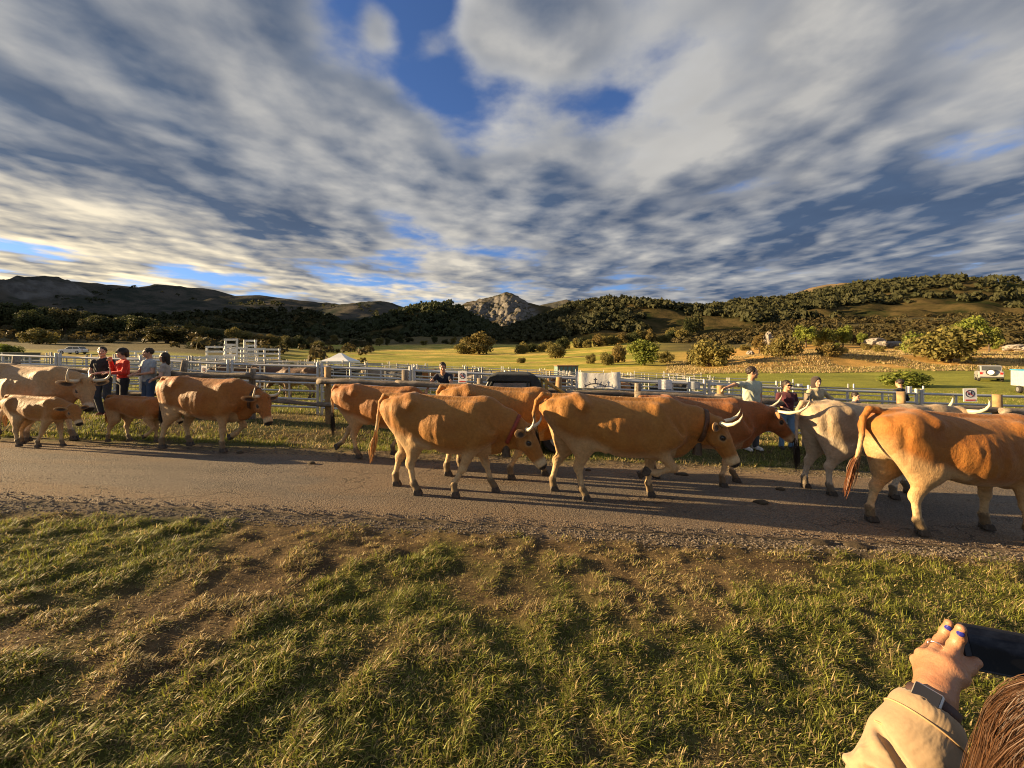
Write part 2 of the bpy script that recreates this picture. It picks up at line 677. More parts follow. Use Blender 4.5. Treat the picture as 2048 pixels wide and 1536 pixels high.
def land_colour(x, y):
    """what grows or lies there: soil, straw, pasture, stubble, heath"""
    n1 = fbm(x * 0.9, y * 0.9, 4, 21)
    n2 = fbm(x * 3.1, y * 3.1, 3, 22)
    soil, straw, green = np.array((0.062, 0.043, 0.027)), np.array((0.16, 0.118, 0.060)), np.array((0.055, 0.068, 0.015))
    g = sstep(0.36, 0.58, n1 + 0.25 * (n2 - 0.5) + green_bias(x, y))
    c = soil + (straw - soil) * (n2[..., None] * 0.8)
    c = c + (green - c) * (g * 0.8)[..., None]
    sh = sstep(0.55, 0.10, y - road_far(x) + 0.5 * (n2 - .5)) * sstep(6.0, 6.2, y)
    c = c + (np.array((0.20, 0.150, 0.098)) * (0.7 + .6 * n2)[..., None] - c) * (sh * .9)[..., None]
    sn = sstep(0.34, 0.08, road_near(x) - y + 0.4 * (n2 - .5)) * (y < 5)
    c = c + (np.array((0.125, 0.102, 0.080)) * (0.6 + .8 * n2)[..., None] - c) * (sn * .9)[..., None]
    bear = x / np.maximum(y, 1.0)
    m = fbm(x / 30, y / 9, 4, 31)
    m2 = fbm(x / 6, y / 3, 3, 32)
    past = np.array((0.26, 0.265, 0.045)) + (np.array((0.52, 0.39, 0.105)) - np.array((0.26, 0.265, 0.045))) * sstep(0.40, 0.66, m + 0.3 * (m2 - .5))[..., None]
    gold = np.array((0.46, 0.28, 0.085)) * (0.65 + 0.7 * m2)[..., None]
    heath = np.array((0.095, 0.080, 0.032)) * (0.6 + 0.8 * m)[..., None]
    fresh = np.array((0.205, 0.215, 0.040)) * (0.8 + 0.45 * m2)[..., None]
    w = sstep(9.5, 13, y)
    c = c * (1 - w)[..., None] + fresh * w[..., None]
    w = sstep(44, 70, y) * (1 - sstep(0.25, 0.55, bear))
    c = c * (1 - w)[..., None] + past * w[..., None]
    w = sstep(0.30, 0.55, bear - 0.1 * (m - .5)) * sstep(58, 62, y + 5 * (m2 - .5)) * (1 - sstep(118, 150, y))
    c = c * (1 - w)[..., None] + gold * w[..., None]
    w = np.maximum(sstep(0.2, 0.5, bear) * sstep(125, 150, y), sstep(330, 380, y))
    w = np.maximum(w, sstep(-0.45, -0.8, bear) * sstep(70, 100, y))
    w = np.maximum(w, sstep(-0.2, -0.5, bear) * sstep(55, 75, y) * 0.55 * sstep(.45, .6, m))
    c = c * (1 - w)[..., None] + heath * w[..., None]
    return c


rows = np.concatenate([np.arange(-60, -6, 6.0), np.arange(-6, 0.6, 0.3), np.arange(0.6, 9.6, 0.045), np.arange(9.6, 30, 0.25), np.arange(30, 90, 0.8),
                       np.arange(90, 200, 2.5), np.arange(200, 620, 9), np.geomspace(630, 9000, 22)])
cols = np.linspace(-2.6, 2.6, 430)
gx = cols[None, :] * np.sqrt(rows[:, None] ** 2 + 16.0)
gy = np.repeat(rows[:, None], len(cols), 1)
gzv = gz(gx, gy)
GV = np.stack([gx, gy, gzv], -1).reshape(-1, 3)
nr, nc = len(rows), len(cols)
qi = np.arange(nr - 1)[:, None] * nc + np.arange(nc - 1)[None, :]
GF = np.stack([qi, qi + 1, qi + nc + 1, qi + nc], -1).reshape(-1, 4)
gcol = land_colour(gx.ravel(), gy.ravel())

m, nt, b, out = new_mat('land')
tc = texcoord(nt, 'Object')
base = attr(nt, 'col', 'Color')
n1 = noise(nt, tc, 9.0, 8, 0.7)
n2 = noise(nt, tc, 0.35, 8, 0.7)
c = mixc(nt, 1.0, base, mixc(nt, n1.step(0.25, 0.75), (0.55, 0.55, 0.55), (1.4, 1.35, 1.25)), 'MULTIPLY')
c = mixc(nt, 1.0, c, mixc(nt, n2.step(0.3, 0.7), (0.72, 0.75, 0.72), (1.25, 1.2, 1.15)), 'MULTIPLY')
setin(nt, b, 'Base Color', c)
b.inputs['Roughness'].default_value = 0.95
b.inputs['Specular IOR Level'].default_value = 0.1
bump(nt, b, noise(nt, tc, 22.0, 6, 0.75), 0.7, 0.03)
ground = link('ground', np_mesh('ground', GV, GF, True, {'col': gcol}), m)
tag(ground, kind='structure')

# ---------------------------------------------------------------- road
m, nt, b, out = new_mat('asphalt')
tc = texcoord(nt, 'Object')
sx = nt.nodes.new('ShaderNodeSeparateXYZ')
nt.links.new(tc.s, sx.inputs[0])
yy = X(nt, sx.outputs[1])
xx = X(nt, sx.outputs[0])
st = vec(nt, xx * 0.35, yy * 2.2, 0.0)
worn = noise(nt, st, 1.3, 5, 0.6)
grain = noise(nt, tc, 62.0, 4, 0.8)
peb = nt.nodes.new('ShaderNodeTexVoronoi')
peb.inputs['Scale'].default_value = 75.0
nt.links.new(tc.s, peb.inputs['Vector'])
c = mixc(nt, worn.step(0.35, 0.65), (0.155, 0.125, 0.098), (0.098, 0.084, 0.070))
c = mixc(nt, attr(nt, 'dirt'), c, (0.175, 0.115, 0.065))
c = mixc(nt, grain.step(0.45, 0.66) * 0.8, c, (0.30, 0.25, 0.19))
c = mixc(nt, noise(nt, tc, 38.0, 4, 0.7).step(0.52, 0.66) * 0.75, c, (0.042, 0.036, 0.030))
c = mixc(nt, X(nt, peb.outputs['Distance']).step(0.0, 0.4) * 0.35, (0.05, 0.045, 0.04), c) if False else c
dung = noise(nt, vec(nt, xx * 1.0, yy * 2.6, 4.0), 2.4, 6, 0.7).step(0.63, 0.70)
c = mixc(nt, dung * 0.6, c, (0.045, 0.034, 0.022))
crk = nt.nodes.new('ShaderNodeTexVoronoi')
crk.feature = 'DISTANCE_TO_EDGE'
crk.inputs['Scale'].default_value = 0.55
wv = vmath(nt, 'ADD', vec(nt, xx, yy * 2.2, 0.0), vmath(nt, 'SCALE', noise(nt, tc, 2.5, 4, 0.6, color=True), (0, 0, 0)))
wv.s.node.inputs[1].links[0].from_node.inputs['Scale'].default_value = 0.9
nt.links.new(wv.s, crk.inputs['Vector'])
line = 1.0 - X(nt, crk.outputs['Distance']).step(0.002, 0.009)
line = line * attr(nt, 'dirt').step(0.1, 0.6)
c = mixc(nt, line * 0.6, c, (0.03, 0.026, 0.022))
setin(nt, b, 'Base Color', c)
b.inputs['Roughness'].default_value = 0.85
b.inputs['Specular IOR Level'].default_value = 0.25
bump(nt, b, grain * 0.6 + X(nt, peb.outputs['Distance']) * 0.7 + worn * 2.0 - line * 1.5 + noise(nt, tc, 24.0, 4, 0.7) * 1.2, 1.0, 0.016)
rx = np.concatenate([np.arange(-60, -14, 0.5), np.arange(-14, 14, 0.06), np.arange(14, 60.1, 0.5)])
rv = np.linspace(0, 1, 36)
n0 = road_near(rx) + 0.05 * (fbm(rx * 5, rx * 0, 2, 51) - 0.5) + 0.05
n1_ = road_far(rx)
RX = np.repeat(rx[:, None], 36, 1)
RY = n0[:, None] * (1 - rv) + n1_[:, None] * rv
crown = 0.035 * (1 - (2 * rv - 1) ** 2)[None, :] + 0.012 * (fbm(RX * 0.9, RY * 1.5, 3, 52) - .5)
edge = np.minimum(rv, 1 - rv)[None, :]
RZ = gz0(RX, RY) + crown + 0.006 - 0.05 * sstep(0.03, 0.0, edge)
dirt = np.clip(sstep(0.30, 0.0, edge + 0.2 * (fbm(RX * 1.2, RY * 1.2, 4, 53) - .5)) * 0.8 + sstep(0.48, 0.62, fbm(RX * .5, RY * 2.0, 4, 54)) * .5, 0, 1)
RV = np.stack([RX, RY, RZ], -1).reshape(-1, 3)
qi = np.arange(len(rx) - 1)[:, None] * 36 + np.arange(35)[None, :]
RF = np.stack([qi, qi + 36, qi + 37, qi + 1], -1).reshape(-1, 4)
road = link('road', np_mesh('road', RV, RF, True, {'dirt': dirt.ravel()}), m)
tag(road, kind='structure')


def road_z(x, y):
    t = np.clip((y - road_near(x)) / (road_far(x) - road_near(x)), 0, 1)
    return float(gz0(x, y) + 0.035 * (1 - (2 * t - 1) ** 2) + 0.006)


# ---------------------------------------------------------------- hills and mountains
def hill_mat(name, c_lo, c_hi, c_rock, rock=0.0, scale=0.02, bstr=0.8):
    m, nt, b, out = new_mat(name)
    tc = texcoord(nt, 'Object')
    n1 = noise(nt, tc, scale, 9, 0.66)
    n2 = noise(nt, tc, scale * 5, 7, 0.7)
    c = mixc(nt, (n1 * 0.7 + n2 * 0.35).step(0.42, 0.62), c_lo, c_hi)
    geo = nt.nodes.new('ShaderNodeNewGeometry')
    s2 = nt.nodes.new('ShaderNodeSeparateXYZ')
    nt.links.new(geo.outputs['Normal'], s2.inputs[0])
    steep = 1.0 - X(nt, s2.outputs[2])
    rk = attr(nt, 'rock') * (steep + n2 * 0.5).step(0.28, 0.55)
    rc = mixc(nt, noise(nt, vec(nt, X(nt, s2.outputs[0]) * 0.0, 0.0, 0.0), 1, 0), c_rock, c_rock)
    rc = mixc(nt, n2.step(0.3, 0.7), c_rock, tuple(0.45 * v for v in c_rock))
    c = mixc(nt, rk, c, rc)
    setin(nt, b, 'Base Color', c)
    b.inputs['Roughness'].default_value = 1.0
    b.inputs['Specular IOR Level'].default_value = 0.0
    bump(nt, b, n2 + n1, bstr, 1.2 / scale * 0.02)
    return m


def make_ridge(name, sky_pts, d, front, back, mat, seed, gully=0.25, rock=None, nx=260, ny=70, px_pad=0, sharp=1.0):
    px = np.array([p[0] for p in sky_pts], float)
    py = np.array([p[1] for p in sky_pts], float)
    X0, X1 = (px[0] - CX) / F_PX * d, (px[-1] - CX) / F_PX * d
    xs = np.linspace(X0, X1, nx)
    ys = np.concatenate([np.linspace(d - front, d, ny), np.linspace(d, d + back, ny // 2 + 1)[1:]])
    XX, YY = np.meshgrid(xs, ys, indexing='ij')
    wob = (fbm(XX / (front * .25), YY / (front * .25), 3, seed + 5) - .5) * front * .12
    sky_z = _z(np.interp((xs / d) * F_PX + CX, px, py), d)[:, None]
    foot = gz0(XX * 0 + np.clip(XX, -3000, 3000), np.minimum(YY, 3000)) - 4.0
    t = np.where(YY <= d, 1 - np.clip((d - YY + wob * sstep(0, .35, (d - YY) / front)) / front, 0, 1), 1 - np.clip((YY - d) / back, 0, 1))
    prof = sstep(0, 1, t) * 0.55 + (t ** sharp) * 0.45
    gl = 1 - np.abs(2 * fbm(XX / (front * .30), YY / (front * .8), 4, seed) - 1)
    prof = prof - gully * (gl - 0.55) * (4 * t * (1 - t)) * 0.6
    nz = (fbm(XX / (front * .08), YY / (front * .08), 5, seed + 2) - .5) * (sky_z.mean() * 0.11) * sstep(0, .15, t) * (1 - 0.88 * sstep(.75, 1.0, t))
    Z = foot + (sky_z - foot) * prof + nz
    rk = np.zeros_like(Z)
    if rock is not None:
        rx0, rx1, rt = rock
        pxx = XX / d * F_PX + CX
        rk = sstep(rx0, rx0 + 25, pxx) * sstep(rx1, rx1 - 25, pxx) * sstep(rt, rt + 0.12, t + 0.25 * (fbm(XX / 60, YY / 60, 4, seed + 9) - .5))
        cl = np.abs(2 * fbm(XX / 38, YY / 60, 5, seed + 11, 0.6) - 1)
        Z = Z - rk * cl * 26 * sstep(1.0, .8, t) + rk * (fbm(XX / 22, YY / 22, 4, seed + 12) - .5) * 16
    V = np.stack([XX, YY, Z], -1).reshape(-1, 3)
    n_y = len(ys)
    q = np.arange(nx - 1)[:, None] * n_y + np.arange(n_y - 1)[None, :]
    F = np.stack([q, q + n_y, q + n_y + 1, q + 1], -1).reshape(-1, 4)
    o = link(name, np_mesh(name, V, F, True, {'rock': rk.ravel()}), mat)
    tag(o, kind='structure')
    return XX, YY, Z, t


def make_shade_flank(name, mat):
    """an added, unseen mountain side left of the frame, shaped to keep the low sun off the hills"""
    yk = [110, 150, 300, 640, 1000, 2000, 3200]
    hk = [25, 66, 130, 330, 420, 640, 600]
    ys = np.geomspace(100, 3200, 110)
    us = np.linspace(0, 1, 60)
    U, YY = np.meshgrid(us, ys, indexing='ij')
    inner = -1.50 * YY - 40
    wid = 0.55 * YY + 160
    XX = inner - U * wid * 1.6
    t = np.clip(U * 1.9, 0, 1)
    back = np.clip((U - 0.62) / 0.38, 0, 1)
    prof = sstep(0, 1, t) * (1 - sstep(0, 1, back))
    hh = np.interp(YY, yk, hk) * sstep(100, 150, YY)
    base = gz0(XX, YY)
    Z = base - 3 + hh * prof * (0.86 + 0.28 * fbm(YY / 140, U * 3, 4, 91)) + (fbm(XX / 40, YY / 40, 4, 92) - .5) * 14 * prof
    V = np.stack([XX, YY, Z], -1).reshape(-1, 3)
    n_y = len(ys)
    q = np.arange(59)[:, None] * n_y + np.arange(n_y - 1)[None, :]
    F = np.stack([q, q + 1, q + n_y + 1, q + n_y], -1).reshape(-1, 4)
    tag(link(name, np_mesh(name, V, F, True, {'rock': 0 * Z.ravel()}), mat), kind='structure')


HM_far = hill_mat('heath_far', (0.034, 0.041, 0.033), (0.088, 0.080, 0.066), (0.17, 0.165, 0.155), scale=0.006)
HM_mid = hill_mat('heath_mid', (0.022, 0.027, 0.012), (0.075, 0.058, 0.028), (0.20, 0.185, 0.165), scale=0.010)
HM_near = hill_mat('heath_near', (0.020, 0.025, 0.010), (0.090, 0.066, 0.028), (0.25, 0.22, 0.18), scale=0.018)
RIDGES = {}
make_shade_flank('mountain', HM_mid)  # added slope out of view, there to cast shade over the hills
RIDGES['far'] = make_ridge('mountain', [(-900, 560), (-400, 585), (0, 592), (165, 584), (200, 579), (260, 573), (300, 577), (345, 591), (380, 581), (405, 576), (430, 580), (470, 592), (520, 590), (560, 596), (640, 606), (690, 609), (730, 604), (772, 603), (800, 612), (830, 624), (880, 645), (1000, 660), (1200, 670)],
                           2000, 1100, 600, HM_far, 61, gully=0.45, rock=(640, 900, 0.75))
RIDGES['dome'] = make_ridge('mountain', [(-700, 640), (-300, 625), (-60, 600), (0, 584), (40, 565), (75, 555), (110, 554), (138, 560), (155, 572), (170, 588), (220, 606), (300, 632), (420, 650)],
                            1450, 520, 350, HM_far, 62, rock=(0, 200, 0.60), gully=0.2)
RIDGES['back'] = make_ridge('mountain', [(980, 650), (1040, 625), (1085, 609), (1110, 604), (1132, 599), (1150, 604), (1180, 611), (1230, 622), (1320, 650)],
                            1900, 600, 400, HM_far, 63)
RIDGES['peak'] = make_ridge('mountain', [(760, 668), (850, 640), (885, 622), (910, 613), (940, 604), (960, 598), (985, 594), (998, 588), (1020, 586), (1036, 590), (1046, 600), (1056, 607), (1070, 609), (1095, 613), (1130, 622), (1200, 645), (1300, 665)],
                            1300, 420, 350, HM_mid, 64, rock=(895, 1085, 0.42), gully=0.35, nx=360, ny=110, sharp=2.2)
RIDGES['wood'] = make_ridge('hill', [(640, 682), (740, 655), (800, 636), (835, 622), (870, 614), (900, 612), (925, 622), (960, 645), (1010, 668), (1080, 684)],
                            1000, 420, 250, HM_near, 65)
RIDGES['low'] = make_ridge('hill', [(200, 690), (420, 660), (500, 637), (560, 625), (600, 623), (650, 634), (720, 655), (820, 680), (900, 690)],
                           900, 380, 260, HM_near, 66)
RIDGES['bare'] = make_ridge('hill', [(1250, 650), (1400, 620), (1470, 610), (1545, 599), (1585, 588), (1620, 576), (1655, 569), (1700, 572), (1760, 585), (1900, 600), (2100, 610)],
                            1150, 400, 300, hill_mat('heath_bare', (0.08, 0.066, 0.034), (0.20, 0.145, 0.085), (0.2, 0.2, 0.2), scale=.01), 67)
RIDGES['forest'] = make_ridge('hill', [(960, 690), (1030, 660), (1080, 640), (1120, 622), (1160, 610), (1192, 605), (1240, 610), (1300, 619), (1360, 624), (1420, 619), (1500, 612), (1560, 602), (1620, 590), (1700, 575), (1780, 573), (1850, 577), (1950, 579), (2048, 576), (2200, 565), (2600, 560), (3200, 600)],
                              640, 330, 300, HM_near, 68, gully=0.3, nx=340, ny=90)


# ---------------------------------------------------------------- cattle
def coat_mat(name, coat, pale, deep):
    m, nt, b, out = new_mat(name)
    tc = texcoord(nt, 'Object')
    n1 = noise(nt, tc, 3.2, 6, 0.62)
    n2 = noise(nt, tc, 26.0, 6, 0.7)
    c = mixc(nt, n1.step(0.35, 0.68), coat, deep)
    c = mixc(nt, attr(nt, 'deep'), c, deep)
    pf = (attr(nt, 'pale') + (n2 - 0.5) * 0.35 * attr(nt, 'pale')).clamp()
    c = mixc(nt, pf, c, pale)
    c = mixc(nt, 1.0, c, mixc(nt, n2.step(0.2, 0.8), (0.78, 0.755, 0.73), (1.17, 1.17, 1.17)), 'MULTIPLY')
    st_ = noise(nt, tc, 1.7, 5, 0.65)
    c = mixc(nt, (st_ + (n2 - 0.5) * 0.3).step(0.56, 0.72) * 0.22, c, (0.16, 0.085, 0.036))
    df = (attr(nt, 'dark') * 1.2 + (n2 - 0.55) * 0.6 * attr(nt, 'dark')).clamp()
    c = mixc(nt, df, c, (0.022, 0.018, 0.015))
    mud = (attr(nt, 'mud') * (noise(nt, tc, 14.0, 6, 0.7) * 2.0)).step(0.45, 0.75)
    c = mixc(nt, mud * 0.75, c, (0.06, 0.042, 0.026))
    setin(nt, b, 'Base Color', c)
    b.inputs['Roughness'].default_value = 0.62
    b.inputs['Specular IOR Level'].default_value = 0.22
    b.inputs['Sheen Weight'].default_value = 0.12
    b.inputs['Sheen Roughness'].default_value = 0.4
    hair = noise(nt, vec(nt, 0, 0, 0), 1, 0)
    sep = nt.nodes.new('ShaderNodeSeparateXYZ')
    nt.links.new(tc.s, sep.inputs[0])
    hv = vec(nt, X(nt, sep.outputs[0]) * 60.0, X(nt, sep.outputs[1]) * 60.0, X(nt, sep.outputs[2]) * 22.0)
    hair = noise(nt, hv, 1.6, 5, 0.7)
    fold = noise(nt, vec(nt, X(nt, sep.outputs[0]) * 9.0, X(nt, sep.outputs[1]) * 4.0, X(nt, sep.outputs[2]) * 4.5), 1.0, 4, 0.6)
    bump(nt, b, hair * 0.5 + fold * 1.8 + n2 * 0.5, 0.75, 0.014)
    return m


COATS = {
    'tan': coat_mat('coat_tan', (0.335, 0.158, 0.038), (0.52, 0.39, 0.215), (0.29, 0.118, 0.025)),
    'orange': coat_mat('coat_orange', (0.320, 0.132, 0.028), (0.52, 0.38, 0.20), (0.265, 0.092, 0.018)),
    'red': coat_mat('coat_red', (0.27, 0.105, 0.030), (0.54, 0.38, 0.21), (0.22, 0.075, 0.020)),
    'cream': coat_mat('coat_cream', (0.44, 0.285, 0.145), (0.60, 0.48, 0.33), (0.38, 0.21, 0.085)),
    'grey': coat_mat('coat_grey', (0.40, 0.305, 0.195), (0.54, 0.46, 0.35), (0.33, 0.235, 0.14)),
    'brown': coat_mat('coat_brown', (0.165, 0.085, 0.045), (0.36, 0.25, 0.16), (0.085, 0.045, 0.028)),
    'black': coat_mat('coat_black', (0.028, 0.024, 0.022), (0.55, 0.50, 0.42), (0.018, 0.016, 0.015)),
    'ash': coat_mat('coat_ash', (0.30, 0.25, 0.20), (0.5, 0.45, 0.38), (0.20, 0.16, 0.125)),
}
HORN = None
m, nt, b, out = new_mat('horn')
tt = attr(nt, 't')
tc = texcoord(nt, 'Object')
c = mixc(nt, (tt + (noise(nt, tc, 20, 4, .6) - .5) * .15).step(0.70, 0.97), (0.66, 0.56, 0.38), (0.05, 0.042, 0.035))
setin(nt, b, 'Base Color', mixc(nt, (1.0 - tt).step(0.75, 1.0) * 0.5, c, (0.30, 0.24, 0.16)))
b.inputs['Roughness'].default_value = 0.38
bump(nt, b, noise(nt, tc, 60, 4, .6), 0.15, 0.004)
HORN = m
HOOF = pmat('hoof_horn', (0.040, 0.033, 0.027), (0.085, 0.066, 0.048), 30, 0.6, 0.3, 0.004)
EYE = pmat('wet_eye', (0.008, 0.006, 0.005), (0.014, 0.010, 0.008), 20, 0.08, 0.0, spec=0.7)
LEATHER = pmat('worn_leather', (0.055, 0.028, 0.016), (0.11, 0.055, 0.028), 24, 0.6, 0.3, 0.004)
LEATHER_RED = pmat('red_leather', (0.25, 0.045, 0.022), (0.17, 0.032, 0.018), 24, 0.6, 0.3, 0.004)
IRON = pmat('bell_iron', (0.060, 0.048, 0.038), (0.11, 0.080, 0.055), 18, 0.5, 0.4, 0.006, metal=0.6)


def hair_mat(name, c1, c2):
    m, nt, b, out = new_mat(name)
    c = mixc(nt, attr(nt, 'rnd'), c1, c2)
    setin(nt, b, 'Base Color', c)
    b.inputs['Roughness'].default_value = 0.5
    b.inputs['Specular IOR Level'].default_value = 0.35
    return m


HAIRS = {
    'black': hair_mat('tail_black', (0.012, 0.010, 0.009), (0.045, 0.033, 0.024)),
    'orange': hair_mat('tail_orange', (0.30, 0.11, 0.028), (0.40, 0.20, 0.07)),
    'rust': hair_mat('tail_rust', (0.20, 0.070, 0.020), (0.10, 0.035, 0.012)),
    'pale': hair_mat('tail_pale', (0.52, 0.33, 0.14), (0.40, 0.19, 0.06)),
}


def ribbons(paths, w0, w1, seed=0):
    """thin tapering strands: paths list of (n,3) point arrays"""
    rng = np.random.default_rng(seed)
    V, F, A = [], [], []
    tot = 0
    for p in paths:
        p = np.asarray(p, float)
        n = len(p)
        side = rng.normal(size=3)
        t = p[-1] - p[0]
        side = np.cross(t, side)
        side /= np.linalg.norm(side) + 1e-9
        w = np.linspace(w0, w1, n)[:, None] * side
        o = tot
        tot += 2 * n
        V.append(np.concatenate([p - w, p + w]))
        A.append(np.full(2 * n, rng.random()))
        i = np.arange(n - 1)
        F.append(o + np.stack([i, i + 1, i + 1 + n, i + n], 1))
    return np.concatenate(V), np.concatenate(F), np.concatenate(A)


def strand_obj(name, paths, w0, w1, mat, parent, seed=0):
    V, F, A = ribbons(paths, w0, w1, seed)
    return link(name, np_mesh(name, V, F, True, {'rnd': A}), mat, parent)


def _ear_mesh():
    s = SDF()
    s.ell((0, 0.10, 0), (0.052, 0.115, 0.020), k=0.01)
    s.cone((0, -0.03, 0), (0, 0.05, 0), 0.026, 0.022, 0.02)
    s.ell((0.010, 0.105, 0.020), (0.036, 0.085, 0.018), k=0.012, neg=True)
    V, F = s.mesh(0.007)
    in_ear = sstep(0.045, 0.02, np.hypot(V[:, 0] - .01, (V[:, 1] - .1) * .45)) * (V[:, 2] > -0.004)
    return np_mesh('ear', V, F, True, {'pale': 0.25 + 0 * in_ear, 'dark': in_ear * 0.8, 'deep': 0 * in_ear + .3, 'mud': 0 * in_ear})


EAR_DATA = _ear_mesh()


def _hoof_mesh():
    mb = MB()
    for s in (-1, 1):
        prof = [(-0.050, 0.0), (0.075, 0.0), (0.078, 0.018), (0.040, 0.082), (-0.040, 0.085), (-0.055, 0.04)]
        n = len(prof)
        v = [(u, s * 0.004, w) for u, w in prof] + [(u * 0.9, s * 0.050, w * 0.95) for u, w in prof]
        f = [tuple(range(n)), tuple(range(2 * n - 1, n - 1, -1))] + [(i, i + n, (i + 1) % n + n, (i + 1) % n) for i in range(n)]
        mb.add(v, f)
    return mb.mesh('hoof', bevel=0.007)


HOOF_DATA = _hoof_mesh()
HOOF_DATA.materials.append(HOOF)
_eye = SDF()
_eye.ell((0, 0, 0), (0.027, 0.016, 0.021), k=0.01)
_ev, _ef = _eye.mesh(0.006)
EYE_DATA = np_mesh('eye', _ev, _ef)
EYE_DATA.materials.append(EYE)


def tube_np(pts, rads, n=10):
    mb = MB()
    mb.tube(pts, rads, n)
    tv = np.repeat(np.linspace(0, 1, len(pts)), n)
    return mb, tv


FRONT = {'mid': (3, -1, 14), 'fwd': (24, 19, 34), 'back': (-22, -27, 8), 'lift': (34, -42, -62), 'tuck': (42, -70, -100), 'step': (12, 8, 24), 'slightback': (-9, -12, 10)}
HIND = {'mid': (18, -32, 3, 20), 'fwd': (34, -16, 12, 34), 'back': (4, -38, -26, 2), 'lift': (26, -46, -30, -52), 'step': (26, -24, 8, 26), 'slightback': (10, -36, -12, 8)}


def seg(o, ang, ln):
    a = R(ang)
    return (o[0] + math.sin(a) * ln, o[1], o[2] - math.cos(a) * ln)


def cow(name, label, loc, yaw=0.0, scale=1.0, L=1.0, coat='tan', fl='mid', fr='mid', hl='mid', hr='mid',
        poll=(1.22, 0.0, 1.24), hyaw=0.0, pitch=50.0, hroll=0.0, horn=1.0, horn_shape='out', collar=None, bell=False, switch='black',
        tail=None, calf=False, fat=1.0, muscle=1.0, udder=True, h=0.0155, cat='cow', group='cows walking along the road', eyes=True, seed=0, roundel=0.0):
    root = empty(name, loc, yaw)
    root.rotation_euler = (0, math.atan(0.045), yaw)
    root.scale = (scale * 0.925,) * 3
    tag(root, label, cat, group)
    s = SDF()
    # trunk: length, top line, belly line, half width
    T = np.array([(-0.900, 1.24, 1.16, 0.020), (-0.875, 1.27, 1.08, 0.10), (-0.82, 1.315, 0.98, 0.165), (-0.70, 1.36, 0.84, 0.225), (-0.52, 1.385, 0.76, 0.270),
                  (-0.36, 1.375, 0.735, 0.290), (-0.18, 1.355, 0.665, 0.330), (0.05, 1.345, 0.575, 0.355), (0.28, 1.35, 0.565, 0.335),
                  (0.46, 1.375, 0.585, 0.285), (0.60, 1.385, 0.62, 0.245), (0.74, 1.345, 0.69, 0.215), (0.86, 1.25, 0.78, 0.165), (0.93, 1.14, 0.90, 0.09), (0.96, 1.08, 1.0, 0.02)])
    if calf:
        T[:, 2] += np.interp(T[:, 0], (-0.9, -0.4, 0.3, 0.9), (0.02, 0.12, 0.14, 0.05))
        T[:, 3] *= 0.80
        T[:, 1] -= 0.02
    T[:, 3] *= fat
    xd = np.linspace(-0.93, 0.99, 240)
    cols_ = []
    for j in (1, 2, 3):
        v = np.interp(xd, T[:, 0], T[:, j])
        kx = np.exp(-0.5 * (np.arange(-14, 15) / 5.0) ** 2)
        v = np.convolve(np.pad(v, 14, mode='edge'), kx / kx.sum(), 'valid')
        cols_.append(v)
    xd = xd * L

    def trunk(p):
        x, y, z = p[..., 0], p[..., 1], p[..., 2]
        top, bot, hw = (np.interp(x, xd, c) for c in cols_)
        endf = np.clip(np.minimum((x + 0.925 * L) / 0.05, (0.985 * L - x) / 0.05), -1.5, 1)
        c = (top + bot) * 0.5 - 0.02
        a = np.where(z > c, top - c, c - bot)
        zz = (z - c) / np.maximum(a, 0.02)
        bw = hw * (1 - 0.20 * np.clip(zz, 0, 1) ** 2) * (1 - 0.10 * np.clip(-zz, 0, 1) ** 2)
        rib = np.sin(x * 2 * np.pi / 0.105 + z * 1.5) * 0.0026 * np.clip(1 - ((x / L - 0.08) / 0.30) ** 2, 0, 1) * np.clip(1 - (zz / 0.8) ** 2, 0, 1)
        bw = np.maximum(bw + (0 if calf else rib) + 0.036 * (fbm(x * 5.2 + z * 1.2 + seed, z * 3.0 + seed, 3, 500 + seed) - .5) * np.clip(1 - zz * zz, 0, 1), 0.015)
        e = 2.35
        rho = (np.abs(y / bw) ** e + np.abs(zz) ** e) ** (1 / e)
        d = (rho - 1) * np.minimum(bw, a) * 0.9
        return np.where(endf < 1, np.maximum(d, -endf * 0.05), d)
    s.custom(trunk, (-0.95 * L, -0.42, 0.5), (1.0 * L, 0.42, 1.42), 0.05)
    hoofs = []
    for sd, nm in ((1, fl), (-1, fr)):
        y = 0.165 * sd * fat
        if calf:
            y *= 0.8
        xb = 0.54 * L
        E = (xb - 0.04, y, 0.745)
        a1, a2, a3 = FRONT[nm]
        s.cone((xb - 0.06, y * 1.02, 1.20), (xb + 0.14, y * 1.12, 0.93), 0.115, 0.140, 0.06, 0.68)
        sh = (xb + 0.12 + 0.05 * math.sin(R(a1)), y * 1.1, 0.92)
        s.cone(sh, E, 0.135, 0.100, 0.06, 0.78)
        l1, l2, l3 = 0.335, 0.235, 0.095
        k = 1.0
        if nm not in ('lift', 'tuck'):
            k = (0.745 - 0.085) / (l1 * math.cos(R(a1)) + l2 * math.cos(R(a2)) + l3 * math.cos(R(a3)))
        K = seg(E, a1, l1 * k)
        Fk = seg(K, a2, l2 * k)
        H = seg(Fk, a3, l3 * k)
        s.cone(E, K, 0.098, 0.056, 0.05, 0.80)
        s.ell(K, (0.058, 0.050, 0.062), k=0.025)
        s.cone(K, Fk, 0.043, 0.036, 0.02, 0.86)
        s.ell(Fk, (0.050, 0.046, 0.048), k=0.02)
        s.cone(Fk, H, 0.042, 0.050, 0.02)
        hoofs.append((H, a3 - 14 if nm in ('lift', 'tuck', 'back') else 0, nm))
